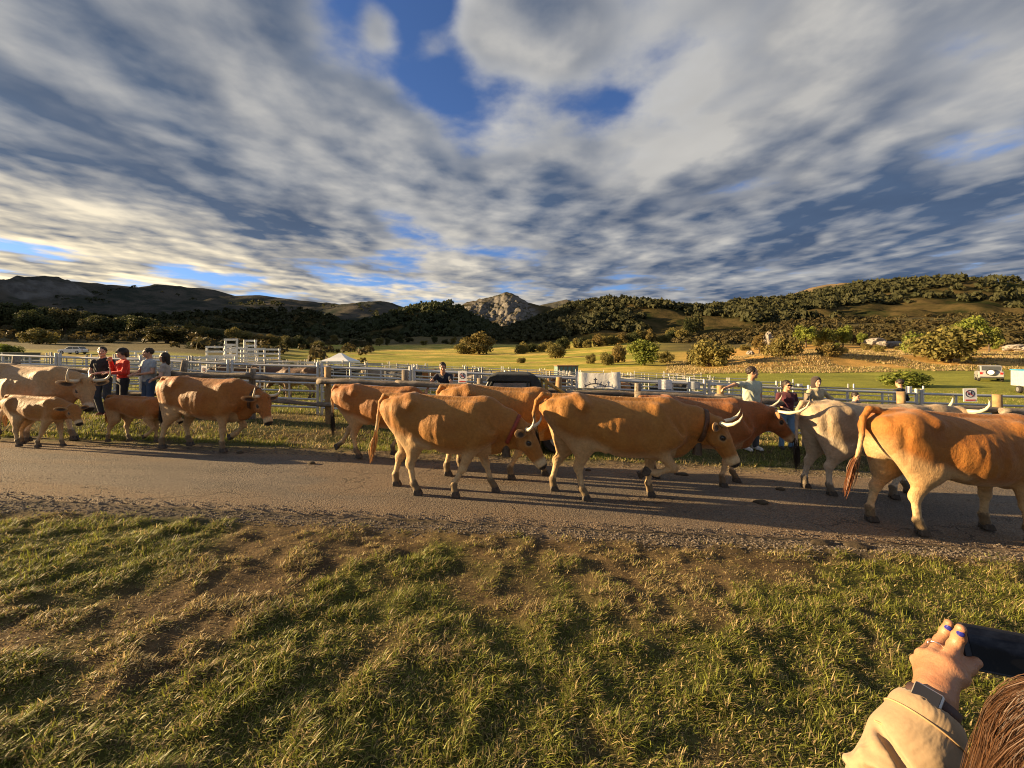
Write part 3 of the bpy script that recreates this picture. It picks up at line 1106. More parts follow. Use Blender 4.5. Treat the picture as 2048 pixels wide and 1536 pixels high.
    for sd, nm in ((1, hl), (-1, hr)):
        y = 0.150 * sd * fat
        if calf:
            y *= 0.82
        xb = -0.54 * L
        Hp = (xb, y, 1.09)
        b1, b2, b3, b4 = HIND[nm]
        l0, l1, l2, l3 = 0.40, 0.375, 0.30, 0.095
        St = seg(Hp, b1, l0)
        k = 1.0
        if nm != 'lift':
            k = (St[2] - 0.085) / (l1 * math.cos(R(b2)) + l2 * math.cos(R(b3)) + l3 * math.cos(R(b4)))
        Hk = seg(St, b2, l1 * k)
        Fk = seg(Hk, b3, l2 * k)
        H = seg(Fk, b4, l3 * k)
        St2 = (St[0], y * 1.18, St[2])
        s.cone((xb - 0.05, y * 1.05, 1.14), St2, 0.205 * (0.85 if calf else muscle), 0.125 * muscle, 0.06, 0.66)
        s.cone((xb - 0.24, y * 0.72, 1.17), ((St[0] + Hk[0]) / 2 - 0.05, y * 1.02, (St[2] + Hk[2]) / 2 + 0.06), 0.115 * muscle, 0.085 * muscle, 0.06, 0.85)
        s.cone(St2, Hk, 0.118, 0.060, 0.05, 0.72)
        s.ell(Hk, (0.062, 0.050, 0.068), k=0.03)
        s.cone((Hk[0] - 0.035, y, Hk[2] + 0.03), ((St[0] + Hk[0]) / 2 - 0.04, y, (St[2] + Hk[2]) / 2), 0.024, 0.03, 0.03)
        s.cone(Hk, Fk, 0.046, 0.037, 0.02, 0.85)
        s.ell(Fk, (0.050, 0.047, 0.048), k=0.02)
        s.cone(Fk, H, 0.042, 0.051, 0.02)
        hoofs.append((H, b4 - 14 if nm in ('lift', 'back') else 0, nm))
        if not calf:
            s.cone((-0.46 * L, 0.10 * sd, 1.335), (-0.40 * L, 0.228 * sd, 1.272), 0.05, 0.050, 0.12)          # hook bone
            s.ell((-0.81 * L, 0.120 * sd, 1.255), (0.055, 0.040, 0.045), k=0.05)             # pin bone
            s.ell((-0.22 * L, 0.395 * sd * fat, 1.19), (0.17, 0.080, 0.11), k=0.10, neg=True)  # flank hollow
            s.cone((0.29 * L, 0.385 * sd * fat, 1.22), (0.36 * L, 0.385 * sd * fat, 0.78), 0.055, 0.075, 0.06, neg=True)     # behind the shoulder
            s.cone((-0.34 * L, 0.22 * sd, 0.80), (-0.12 * L, 0.24 * sd, 0.70), 0.045, 0.04, 0.09)
            s.cone((-0.33 * L, 0.40 * sd * fat, 1.16), (-0.27 * L, 0.37 * sd * fat, 0.84), 0.07, 0.06, 0.07, neg=True)
            s.cone((-0.74 * L, 0.285 * sd * fat, 1.20), (-0.68 * L, 0.255 * sd * fat, 0.72), 0.025, 0.03, 0.06, neg=True)
            s.cone((0.62 * L, 0.265 * sd * fat, 1.20), (0.76 * L, 0.25 * sd * fat, 0.98), 0.03, 0.03, 0.06, neg=True)
    s.cone((-0.75 * L, 0, 1.355), (0.55 * L, 0, 1.345), 0.030, 0.030, 0.06)                     # spine
    if udder and not calf:
        s.ell((-0.40 * L, 0, 0.74), (0.12, 0.10, 0.11), k=0.05)
    # neck, dewlap and head
    Mh = Matrix.Translation(poll) @ Matrix.Rotation(R(hyaw), 4, 'Z') @ Matrix.Rotation(R(pitch), 4, 'Y') @ Matrix.Rotation(R(hroll), 4, 'X')
    M3 = np.array(Mh.to_3x3())
    hs = 1.12 if calf else 1.13

    def hp(x, y, z):
        return tuple(Mh @ Vector((x * hs, y * hs, z * hs)))
    nb = (0.66 * L, 0, 1.10)
    ne = hp(0.02, 0, -0.10)
    mid_n = tuple((np.array(nb) * 0.45 + np.array(ne) * 0.55) + np.array((0, 0, 0.02)))
    nk = 0.72 if calf else 1.0
    s.cone(nb, mid_n, 0.275 * nk, 0.205 * nk, 0.08, 0.60)
    s.cone(mid_n, ne, 0.205 * nk, 0.135 * hs, 0.06, 0.66)
    if not calf:
        jaw = hp(0.16, 0, -0.20)
        d1 = tuple(np.array(nb) * 0.5 + np.array(jaw) * 0.5 - np.array((0, 0, 0.13)))
        s.cone(jaw, d1, 0.05, 0.075, 0.07, 0.45)
        s.cone(d1, (0.80 * L, 0, 0.735), 0.075, 0.095, 0.08, 0.45)
        s.cone((0.80 * L, 0, 0.735), (0.55 * L, 0, 0.63), 0.10, 0.08, 0.08, 0.6)
    yn = tuple(M3[:, 1])
    s.cone(hp(0.045, 0, -0.075), hp(0.20, 0, -0.085), 0.112 * hs, 0.098 * hs, 0.03, 1.02, yn)
    s.cone(hp(0.18, 0, -0.080), hp(0.43, 0, -0.075), 0.094 * hs, 0.066 * hs, 0.03, 0.92, yn)
    s.ell(hp(0.455, 0, -0.085), (0.068 * hs, 0.074 * hs, 0.062 * hs), M3, 0.03)
    s.cone(hp(0.13, 0, -0.165), hp(0.41, 0, -0.125), 0.070 * hs, 0.040 * hs, 0.035, 0.9, yn)
    for sd in (-1, 1):
        s.ell(hp(0.145, 0.070 * sd, -0.135), (0.095 * hs, 0.045 * hs, 0.085 * hs), M3, 0.03)
        s.ell(hp(0.135, 0.088 * sd, -0.030), (0.050 * hs, 0.030 * hs, 0.026 * hs), M3, 0.025)
        s.ell(hp(0.500, 0.036 * sd, -0.062), (0.020 * hs, 0.012 * hs, 0.012 * hs), M3, 0.012, neg=True)
    s.ell(hp(-0.005, 0, -0.02), (0.055 * hs, 0.095 * hs, 0.050 * hs), M3, 0.04)
    # tail
    tl = tail or [(-0.80, 0, 1.350), (-0.885, 0, 1.345), (-0.935, 0, 1.26), (-0.945, 0, 1.08), (-0.935, 0.01, 0.88), (-0.925, 0.015, 0.70)]
    tl = [(x * (L if i < 99 else 1), y, z) for i, (x, y, z) in enumerate(tl)]
    s.chain(tl, [0.042, 0.038, 0.032, 0.026, 0.022, 0.019][:len(tl)], 0.018)
    V, F = s.mesh(h)
    x, y, z = V[:, 0], V[:, 1], V[:, 2]
    xl = x / L
    botx = np.interp(x, xd, cols_[1])
    leg = sstep(0.62, 0.36, z)
    pale = leg * 0.85
    pale = np.maximum(pale, sstep(0.16, 0.02, z - botx) * (np.abs(xl) < 0.75) * 0.55)
    pale = np.maximum(pale, sstep(0.16, 0.05, np.abs(y)) * sstep(-0.30, -0.60, xl) * sstep(1.15, 0.95, z) * 0.9)
    pale = np.maximum(pale, sstep(-0.66, -0.84, xl) * sstep(1.20, 0.9, z) * 0.5)
    hl_ = (np.asarray(Mh.inverted().to_3x3()) @ (V - np.array(poll)).T).T / hs
    on_head = sstep(0.26, 0.20, np.sqrt((hl_[:, 0] - 0.25) ** 2 * 0.35 + hl_[:, 1] ** 2 + (hl_[:, 2] + 0.09) ** 2)) * (hl_[:, 0] > 0.02)
    ring = sstep(0.36, 0.42, hl_[:, 0]) * on_head
    pale = np.maximum(pale * (1 - on_head), ring * 0.9)
    eyed = np.sqrt((hl_[:, 0] - 0.155) ** 2 + (np.abs(hl_[:, 1]) - 0.10) ** 2 + (hl_[:, 2] + 0.062) ** 2)
    pale = np.maximum(pale, sstep(0.060, 0.030, eyed) * on_head * 0.38)
    dark = sstep(0.462, 0.485, hl_[:, 0] - 0.25 * np.clip(-0.09 - hl_[:, 2], 0, 1)) * on_head
    dark = np.maximum(dark, sstep(0.042, 0.028, eyed) * on_head)
    deep = sstep(0.35, 0.9, xl) * 0.55 * (1 - leg) + sstep(1.22, 1.36, z) * 0.25
    mud = sstep(0.34, 0.10, z) * (1 - sstep(0.05, 0.02, z) * .0)
    me = np_mesh('body', V, F, True, {'pale': np.clip(pale, 0, 1), 'dark': np.clip(dark, 0, 1), 'deep': np.clip(deep, 0, 1), 'mud': mud})
    link('body', me, COATS[coat], root)
    for H, ang, nm in hoofs:
        o = link('hoof', HOOF_DATA, None, root)
        Mx = Matrix.Translation((H[0], H[1], H[2])) @ Matrix.Rotation(R(-ang if ang else 0), 4, 'Y') @ Matrix.Translation((0.012, 0, -0.085 if not ang else -0.07))
        o.matrix_basis = Mx
    Hr = Mh.to_3x3().to_4x4()
    if eyes:
        for sd in (-1, 1):
            o = link('eye', EYE_DATA, None, root)
            o.matrix_basis = Matrix.Translation(hp(0.155, 0.099 * sd, -0.060)) @ Hr @ Matrix.Scale(hs, 4)
    em = EAR_DATA.copy()
    em.name = 'ear'
    em.materials.clear()
    em.materials.append(COATS[coat])
    for sd in (-1, 1):
        o = link('ear', em, None, root)
        rot = Hr @ Matrix.Rotation(R(-62 if sd > 0 else 62), 4, 'X') @ Matrix.Rotation(R(0 if sd > 0 else 180), 4, 'Z') @ Matrix.Rotation(R(22 if sd > 0 else -22), 4, 'Z')
        rot = Hr @ (Matrix.Rotation(R(16), 4, 'Z') @ Matrix.Rotation(R(-8), 4, 'X') if sd > 0 else Matrix.Rotation(R(-16), 4, 'Z') @ Matrix.Rotation(R(8), 4, 'X') @ Matrix.Scale(-1, 4, (0, 1, 0)))
        rot = rot @ Matrix.Rotation(R(28), 4, 'Y')
        o.matrix_basis = Matrix.Translation(hp(0.035, 0.100 * sd, -0.055)) @ rot @ Matrix.Scale(hs * 1.05, 4)
    if horn and not calf:
        Hz = Matrix.Rotation(R(hyaw), 3, 'Z')
        for sd in (-1, 1):
            if horn_shape == 'out':
                c = [(0, 0, 0), (0.00, 0.075, 0.012), (0.035, 0.150, 0.020), (0.085, 0.205, 0.045), (0.120, 0.235, 0.095), (0.130, 0.245, 0.155), (0.118, 0.245, 0.205)]
            elif horn_shape == 'up':
                c = [(0, 0, 0), (0.01, 0.075, 0.005), (0.05, 0.135, 0.015), (0.10, 0.165, 0.055), (0.135, 0.175, 0.115), (0.14, 0.17, 0.18), (0.125, 0.155, 0.235)]
            else:
                c = [(0, 0, 0), (0.01, 0.08, 0.00), (0.06, 0.15, 0.005), (0.13, 0.19, 0.03), (0.19, 0.20, 0.08), (0.22, 0.195, 0.14), (0.225, 0.185, 0.19)]
            o3 = Vector(hp(0.005, 0.070 * sd, -0.005))
            pts = [o3 + Hz @ Vector((q[0] * horn, q[1] * sd * horn, q[2] * horn)) for q in c]
            dense = []
            for i in range(len(pts) - 1):
                dense += [pts[i].lerp(pts[i + 1], 0.0), pts[i].lerp(pts[i + 1], 0.5)]
            dense.append(pts[-1])
            n = len(dense)
            mb, tv = tube_np(dense, [max(0.034 * (1 - (i / (n - 1)) ** 1.4), 0.003) for i in range(n)], 9)
            me = mb.mesh('horn', smooth=True)
            me.attributes.new('t', 'FLOAT', 'POINT').data.foreach_set('value', tv.astype(np.float32))
            link('horn', me, HORN, root)
        rng = np.random.default_rng(seed + 5)
        paths = []
        for i in range(70):
            a, r = rng.random() * 6.28, rng.random() ** .5 * 0.07
            q0 = np.array(hp(0.0 + r * math.cos(a) * .7, r * math.sin(a) * 1.1, 0.015))
            dr = np.array(Mh.to_3x3() @ Vector((0.5 + rng.normal() * .3, rng.normal() * .4, 0.5)))
            q1 = q0 + dr * 0.04
            q2 = q1 + (dr * .5 + np.array((0, 0, -0.6))) * (0.03 + 0.03 * rng.random())
            paths.append([q0, q1, q2])
        strand_obj('forelock', paths, 0.006, 0.002, HAIRS['orange'], root, seed)
    # switch of the tail
    rng = np.random.default_rng(seed + 9)
    te, tb = np.array(tl[-1]), np.array(tl[-2])
    dirn = (te - tb) / np.linalg.norm(te - tb)
    ln = 0.18 if calf else 0.34
    paths = []
    for i in range(150):
        o = rng.normal(size=3) * 0.009
        o2 = rng.normal(size=3) * 0.014
        st = te - dirn * rng.random() * 0.16 + o
        l2 = ln * (0.55 + 0.45 * rng.random())
        paths.append([st, st + dirn * l2 * 0.4 + o2, st + dirn * l2 * 0.75 + o2 * 1.3 + np.array((0, 0, -0.02)), st + dirn * l2 + o2 * 0.9 + np.array((0, 0, -0.05))])
    strand_obj('tail_switch', paths, 0.005, 0.0015, HAIRS[switch], root, seed)
    if collar:
        ax = np.array(ne) - np.array(mid_n)
        c0 = np.array(mid_n) + ax * 0.42
        axn = ax / np.linalg.norm(ax)
        yv = np.array((0, 1.0, 0))
        up = np.cross(axn, yv)
        up /= np.linalg.norm(up)
        if up[2] < 0:
            up = -up
        rv_, ry = 0.200, 0.140
        V2, F2 = [], []
        n = 40
        for i in range(n):
            a = 2 * math.pi * i / n
            dr = up * math.sin(a) * rv_ + yv * math.cos(a) * ry
            if math.sin(a) < 0:
                dr = dr * (1 + 0.14 * math.sin(a) ** 2)
            for w, t in ((-0.028, 1.0), (0.028, 1.0), (0.028, 1.06), (-0.028, 1.06)):
                V2.append(c0 + dr * t + axn * w)
        for i in range(n):
            j = (i + 1) % n
            for k in range(4):
                F2.append((i * 4 + k, i * 4 + (k + 1) % 4, j * 4 + (k + 1) % 4, j * 4 + k))
        co = link('collar', np_mesh('collar', np.array(V2), np.array(F2)), LEATHER_RED if collar == 'red' else LEATHER, root)
        if bell:
            lowp = c0 - up * rv_ * 1.17
            mb = MB()
            prof = [(0.0, 0.045), (-0.02, 0.062), (-0.06, 0.068), (-0.12, 0.074), (-0.165, 0.080), (-0.18, 0.084)]
            rings = []
            nn = 16
            for dz_, r in prof:
                rings.append([(lowp[0] + r * math.cos(q) * 0.8, lowp[1] + r * math.sin(q) * 0.62, lowp[2] + dz_) for q in (2 * math.pi * i / nn for i in range(nn))])
            v = [p for r in rings for p in r]
            f = [(i * nn + k, i * nn + (k + 1) % nn, (i + 1) * nn + (k + 1) % nn, (i + 1) * nn + k) for i in range(len(prof) - 1) for k in range(nn)]
            f += [tuple(range(nn)), tuple(range(5 * nn, 6 * nn))]
            mb.add(v, f)
            mb.box((lowp[0], lowp[1], lowp[2] + 0.012), (0.05, 0.018, 0.03))
            mb.build('cow_bell', IRON, root, smooth=False)
    return root


# ---------------------------------------------------------------- people
def skin_mat(name, c):
    m, nt, b, out = new_mat(name)
    tc = texcoord(nt, 'Object')
    n1 = noise(nt, tc, 30, 5, 0.6)
    col = mixc(nt, n1.step(0.3, 0.7), c, (c[0] * 0.86, c[1] * 0.74, c[2] * 0.70))
    col = mixc(nt, attr(nt, 'lip') * 0.7, col, (c[0] * 0.75, c[1] * 0.38, c[2] * 0.36))
    setin(nt, b, 'Base Color', col)
    b.inputs['Roughness'].default_value = 0.5
    b.inputs['Subsurface Weight'].default_value = 0.08
    b.inputs['Subsurface Radius'].default_value = (0.01, 0.004, 0.002)
    bump(nt, b, noise(nt, tc, 220, 3, 0.6) * 0.4 + noise(nt, tc, 48, 6, 0.65, 0.6), 0.45, 0.004)
    return m


def cloth_mat(name, c, rough=0.85):
    if name in MATS:
        return MATS[name]
    m, nt, b, out = new_mat(name)
    tc = texcoord(nt, 'Object')
    n1 = noise(nt, tc, 7, 4, 0.55)
    n2 = noise(nt, tc, 160, 2, 0.5)
    col = mixc(nt, (n1 * 0.7 + n2 * 0.3).step(0.3, 0.7), c, tuple(0.78 * v for v in c))
    setin(nt, b, 'Base Color', col)
    b.inputs['Roughness'].default_value = rough
    b.inputs['Specular IOR Level'].default_value = 0.2
    b.inputs['Sheen Weight'].default_value = 0.15
    fold = noise(nt, tc, 9, 3, 0.5, 1.2)
    bump(nt, b, fold * 3.0 + n2 * 0.12, 0.35, 0.009)
    return m


SKIN = skin_mat('skin_tanned', (0.50, 0.285, 0.175))
SKIN_L = skin_mat('skin_light', (0.58, 0.36, 0.245))
HAIR_DK = hair_mat('hair_dark', (0.016, 0.011, 0.008), (0.040, 0.026, 0.017))
HAIR_BR = hair_mat('hair_brown', (0.060, 0.028, 0.014), (0.15, 0.070, 0.032))
GLASS_DK = pmat('dark_lens', (0.010, 0.010, 0.012), (0.014, 0.014, 0.016), 8, 0.08, 0.0, spec=0.6)
SHOE = pmat('shoe_dark', (0.035, 0.030, 0.028), (0.06, 0.05, 0.045), 20, 0.6, 0.2, 0.004)
SHOE_W = pmat('shoe_white', (0.62, 0.60, 0.56), (0.5, 0.47, 0.43), 20, 0.6, 0.2, 0.004)


def hand_prims(s, wrist, dirn, palm_n, k=0.006, curl=0.5, side=1, sc=1.0):
    """palm, four fingers of unequal length and a thumb leaving the side of the palm"""
    d = np.array(dirn, float)
    d /= np.linalg.norm(d)
    n = np.array(palm_n, float)
    n = n - d * (n @ d)
    n /= np.linalg.norm(n) + 1e-9
    u = np.cross(n, d) * side
    w = np.array(wrist, float)
    s.cone(w, w + d * 0.035 * sc, 0.025 * sc, 0.030 * sc, 0.012)
    s.ell(w + d * 0.060 * sc, (0.045 * sc, 0.042 * sc, 0.019 * sc), np.stack([d, u, n], 1), 0.012)
    for i, (o, ln) in enumerate(((-0.030, 0.072), (-0.010, 0.082), (0.010, 0.078), (0.029, 0.060))):
        a = w + d * 0.092 * sc + u * o * sc
        b1 = a + (d * math.cos(curl * .6) + n * math.sin(curl * .6)) * ln * 0.5 * sc
        b2 = b1 + (d * math.cos(curl * 1.8) + n * math.sin(curl * 1.8)) * ln * 0.5 * sc
        s.chain([a, b1, b2], [0.0105 * sc, 0.0095 * sc, 0.008 * sc], k)
    a = w + d * 0.030 * sc - u * 0.030 * sc
    b1 = a + (d * 0.6 - u * 0.65 + n * 0.3) * 0.04 * sc
    s.chain([a, b1, b1 + (d * 0.85 - u * 0.2 + n * 0.35) * 0.032 * sc], [0.014 * sc, 0.011 * sc, 0.009 * sc], 0.008)


def person(name, label, loc, rotz, H=1.72, pose=None, skin=None, top=(0.3, 0.3, 0.3), top_name='shirt', sleeve=0.45, legs=(0.08, 0.10, 0.15), legs_name='jeans',
           hair=None, hair_len=0.0, build=1.0, shoes=None, sunglasses=False, cap=None, hood=None, head_turn=0.0, head_tilt=0.0, female=False, h=0.0095, group=None, child=False):
    root = empty(name, loc, rotz)
    k = H / 1.75
    root.scale = (k,) * 3
    tag(root, label, 'person', group)
    J = {'pelvis': (0, 0, 0.96), 'chest': (0.0, 0, 1.30), 'neck': (-0.01, 0, 1.47), 'head': (0.025, 0, 1.635)}
    for sd, q in ((1, 'l'), (-1, 'r')):
        J['sh_' + q] = (0, 0.178 * sd, 1.39)
        J['el_' + q] = (-0.03, 0.245 * sd, 1.13)
        J['wr_' + q] = (0.07, 0.235 * sd, 0.89)
        J['hip_' + q] = (0, 0.088 * sd, 0.93)
        J['kn_' + q] = (0.03, 0.105 * sd, 0.50)
        J['an_' + q] = (-0.015, 0.115 * sd, 0.085)
    J.update(pose or {})
    A = {q: np.array(v, float) for q, v in J.items()}
    sk = skin or SKIN
    wd = 0.93 if female else 1.0
    xn = (1, 0, 0)
    lean = A['neck'] - A['pelvis']
    s = SDF()
    s.cone(A['pelvis'], A['chest'], 0.135 * wd, 0.150 * wd, 0.05, 0.62, xn)
    s.cone(A['chest'], A['neck'], 0.14 * wd, 0.06, 0.05, 0.62, xn)
    hd = A['head']
    Rh = np.array(Matrix.Rotation(R(head_turn), 3, 'Z') @ Matrix.Rotation(R(head_tilt), 3, 'Y'))

    def hq(x, y, z):
        return hd + Rh @ np.array((x, y, z))
    s.cone(A['neck'] + np.array((0, 0, -0.03)), hq(-0.02, 0, -0.06), 0.060, 0.055, 0.03)
    s.ell(hq(-0.012, 0, 0.03), (0.098, 0.076, 0.098), Rh, 0.03)
    s.ell(hq(0.022, 0, -0.045), (0.070, 0.058, 0.078), Rh, 0.03)
    s.cone(hq(0.082, 0, 0.012), hq(0.102, 0, -0.028), 0.009, 0.013, 0.014)
    s.ell(hq(0.082, 0, 0.034), (0.016, 0.048, 0.010), Rh, 0.015)
    s.ell(hq(0.086, 0, -0.062), (0.012, 0.024, 0.009), Rh, 0.010)
    s.ell(hq(0.075, 0, -0.100), (0.018, 0.022, 0.016), Rh, 0.015)
    for sd in (1, -1):
        s.ell(hq(0.092, 0.032 * sd, 0.010), (0.014, 0.016, 0.011), Rh, 0.012, neg=True)
        s.ell(hq(0.056, 0.042 * sd, -0.028), (0.024, 0.020, 0.020), Rh, 0.02)
        s.ell(hq(-0.008, 0.080 * sd, 0.0), (0.020, 0.009, 0.032), Rh, 0.008)
    for sd, q in ((1, 'l'), (-1, 'r')):
        sh, el, wr = A['sh_' + q], A['el_' + q], A['wr_' + q]
        s.cone(A['chest'] + np.array((0, 0.07 * sd, 0.06)), sh, 0.065, 0.048, 0.04)
        s.cone(sh, el, 0.050 * wd, 0.040 * wd, 0.03)
        s.cone(el, wr, 0.040 * wd, 0.026 * wd, 0.02)
        d = wr - el
        hand_prims(s, wr, d + np.array((0, 0, 0.001)), (0.2, -sd, -0.2) if abs(d[2]) > abs(d[0]) else (0, 0, -1), side=sd)
        hp_, kn, an = A['hip_' + q], A['kn_' + q], A['an_' + q]
        s.cone(hp_, kn, 0.085 * wd, 0.056, 0.04)
        s.cone(kn, an, 0.054, 0.036, 0.03)
        s.cone(an + np.array((-0.03, 0, -0.04)), an + np.array((0.13, 0.01 * sd, -0.055)), 0.036, 0.028, 0.02)
    V, F = s.mesh(h)
    hl = (V - hd) @ Rh
    lip = sstep(0.026, 0.012, np.sqrt((hl[:, 0] - 0.095) ** 2 + (hl[:, 1] * 0.6) ** 2 + (hl[:, 2] + 0.062) ** 2 * 1.5))
    link('body', np_mesh('body', V, F, True, {'lip': lip}), sk, root)
    for sd in (1, -1):
        if sunglasses:
            continue
        e = SDF()
        e.ell(hq(0.080, 0.032 * sd, 0.010), (0.009, 0.013, 0.009), Rh, 0.005)
        link('eye', np_mesh('eye', *e.mesh(0.005)), EYE, root)
    # upper garment
    g = SDF()
    ff = 1.0 * build
    g.cone(A['pelvis'] + np.array((0, 0, -0.10)), (A['pelvis'] + A['chest']) / 2, 0.165 * wd * ff, 0.158 * wd * ff, 0.05, 0.68, xn)
    g.cone((A['pelvis'] + A['chest']) / 2, A['chest'], 0.158 * wd * ff, 0.175 * wd, 0.05, 0.66, xn)
    g.cone(A['chest'], A['neck'] + np.array((0, 0, -0.035)), 0.170 * wd, 0.075, 0.06, 0.66, xn)
    g.ell(A['pelvis'] + np.array((0, 0, -0.46)), (0.6, 0.6, 0.40), k=0.015, neg=True)
    if female:
        for sd in (1, -1):
            g.ell(A['chest'] + np.array((0.075, 0.068 * sd, -0.02)), (0.06, 0.062, 0.065), k=0.04)
    for sd, q in ((1, 'l'), (-1, 'r')):
        sh, el, wr = A['sh_' + q], A['el_' + q], A['wr_' + q]
        g.cone(A['chest'] + np.array((0, 0.07 * sd, 0.06)), sh, 0.080, 0.060, 0.05)
        if sleeve <= 1:
            g.cone(sh, sh + (el - sh) * sleeve, 0.060, 0.060 * wd, 0.03)
        else:
            g.cone(sh, el, 0.060, 0.054, 0.03)
            g.cone(el, el + (wr - el) * (sleeve - 1), 0.056, 0.040, 0.03)
    if hood:
        g.cone(A['neck'] + np.array((-0.07, 0, 0.0)), A['neck'] + np.array((0.03, 0, -0.02)), 0.075, 0.07, 0.03)
    V, F = g.mesh(h * 1.1)
    wob = 0.006 * np.sin(V[:, 2] * 38 + 5 * np.sin(V[:, 1] * 17 + V[:, 0] * 11)) * sstep(1.45, 1.2, V[:, 2])
    V = V + np.stack([np.sign(V[:, 0] - A['pelvis'][0]) * wob, 0 * wob, 0 * wob], 1)
    link(top_name, np_mesh(top_name, V, F), cloth_mat('cloth_%s_%d%d%d' % (top_name, top[0] * 99, top[1] * 99, top[2] * 99), top), root)
    g = SDF()
    g.ell(A['pelvis'] + np.array((0, 0, -0.05)), (0.115, 0.165 * wd * (1.06 if female else 1), 0.12), k=0.05)
    for sd, q in ((1, 'l'), (-1, 'r')):
        hp_, kn, an = A['hip_' + q], A['kn_' + q], A['an_' + q]
        g.cone(hp_, kn, 0.098 * wd, 0.072, 0.04)
        g.cone(kn, an + np.array((0, 0, 0.0)), 0.072, 0.060, 0.04)
    V, F = g.mesh(h * 1.1)
    link(legs_name, np_mesh(legs_name, V, F), cloth_mat('cloth_%s_%d%d%d' % (legs_name, legs[0] * 99, legs[1] * 99, legs[2] * 99), legs), root)
    for sd, q in ((1, 'l'), (-1, 'r')):
        an = A['an_' + q]
        g = SDF()
        g.cone(an + np.array((-0.04, 0, -0.035)), an + np.array((0.14, 0.012 * sd, -0.055)), 0.050, 0.036, 0.03, 0.9)
        g.cone(an + np.array((-0.05, 0, -0.072)), an + np.array((0.15, 0.012 * sd, -0.075)), 0.018, 0.016, 0.02, 2.3)
        V, F = g.mesh(h)
        V[:, 2] = np.maximum(V[:, 2], 0.0)
        link('shoe', np_mesh('shoe', V, F), shoes or SHOE, root)
    # hair
    g = SDF()
    g.ell(hq(-0.024, 0, 0.045), (0.104, 0.086, 0.100), Rh, 0.02)
    if hair_len > 0:
        g.cone(hq(-0.075, 0, 0.0), hq(-0.105, 0, -hair_len), 0.085, 0.055, 0.04, 0.75, xn)
        for sd in (1, -1):
            g.cone(hq(-0.03, 0.075 * sd, 0.0), hq(-0.045, 0.085 * sd, -hair_len * 0.8), 0.030, 0.022, 0.03)
    g.ell(hq(0.085, 0, -0.040), (0.100, 0.066, 0.105), Rh, 0.015, neg=True)
    if hair_len == 0:
        g.ell(hq(-0.02, 0, -0.12), (0.16, 0.14, 0.095), Rh, 0.02, neg=True)
    V, F = g.mesh(h * 0.9)
    V = V + 0.004 * np.sin(V * 160 + 3 * np.sin(V[:, [1, 2, 0]] * 70))
    hm = hair or HAIR_DK
    link('hair', np_mesh('hair', V, F, True, {'rnd': np.random.default_rng(3).random(len(V))}), hm, root)
    if sunglasses:
        mb = MB()
        for sd in (1, -1):
            c = hq(0.096, 0.033 * sd, 0.010)
            mb.box(c, (0.008, 0.054, 0.036), Matrix(Rh.tolist()))
            mb.box(hq(0.04, 0.078 * sd, 0.014), (0.115, 0.005, 0.008), Matrix(Rh.tolist()))
        mb.box(hq(0.099, 0, 0.018), (0.006, 0.02, 0.006), Matrix(Rh.tolist()))
        mb.build('sunglasses', GLASS_DK, root)
    if cap:
        g = SDF()
        g.ell(hq(-0.015, 0, 0.065), (0.110, 0.092, 0.080), Rh, 0.02)
        g.ell(hq(0.0, 0, -0.02), (0.2, 0.2, 0.055), Rh, 0.01, neg=True)
        g.ell(hq(0.105, 0, 0.050), (0.075, 0.070, 0.009), Rh, 0.012)
        link('cap', np_mesh('cap', *g.mesh(h * 0.9)), cloth_mat('cap_cloth', cap), root)
    if hood:
        g = SDF()
        g.ell(hq(-0.03, 0, 0.035), (0.125, 0.105, 0.125), Rh, 0.02)
        g.cone(hq(-0.05, 0, -0.06), A['neck'] + np.array((-0.02, 0, -0.02)), 0.10, 0.085, 0.04)
        g.ell(hq(0.09, 0, -0.02), (0.11, 0.068, 0.105), Rh, 0.015, neg=True)
        link('hood', np_mesh('hood', *g.mesh(h)), cloth_mat('hood_cloth', hood), root)
    return root


# ---------------------------------------------------------------- log fence, steel pens, signs
WOOD = None
m, nt, b, out = new_mat('weathered_log')
tc = texcoord(nt, 'Object')
sp = nt.nodes.new('ShaderNodeSeparateXYZ')
nt.links.new(tc.s, sp.inputs[0])
gr = noise(nt, vec(nt, X(nt, sp.outputs[0]) * 3.0, X(nt, sp.outputs[1]) * 40.0, X(nt, sp.outputs[2]) * 40.0), 1.0, 6, 0.65)
pt = noise(nt, tc, 3.5, 5, 0.6)
c = mixc(nt, gr.step(0.3, 0.7), (0.235, 0.190, 0.140), (0.105, 0.080, 0.058))
c = mixc(nt, pt.step(0.5, 0.68), c, (0.30, 0.25, 0.19))
setin(nt, b, 'Base Color', c)
b.inputs['Roughness'].default_value = 0.9
bump(nt, b, gr * 2 + pt, 0.6, 0.02)
WOOD = m
WOOD_FRESH = pmat('split_post', (0.36, 0.235, 0.105), (0.24, 0.15, 0.07), 9, 0.85, 0.4, 0.01, wear=(0.16, 0.12, 0.085))
STEEL = pmat('galvanised_steel', (0.62, 0.62, 0.60), (0.48, 0.48, 0.465), 14, 0.42, 0.1, 0.002, metal=0.35, spec=0.5, wear=(0.27, 0.245, 0.21))
STEEL_OLD = pmat('dull_steel', (0.34, 0.34, 0.33), (0.24, 0.235, 0.225), 14, 0.55, 0.1, 0.002, metal=0.5, wear=(0.20, 0.165, 0.13))
WHITE = pmat('white_paint', (0.74, 0.73, 0.68), (0.66, 0.64, 0.58), 9, 0.5, 0.08, 0.003, wear=(0.52, 0.48, 0.40))
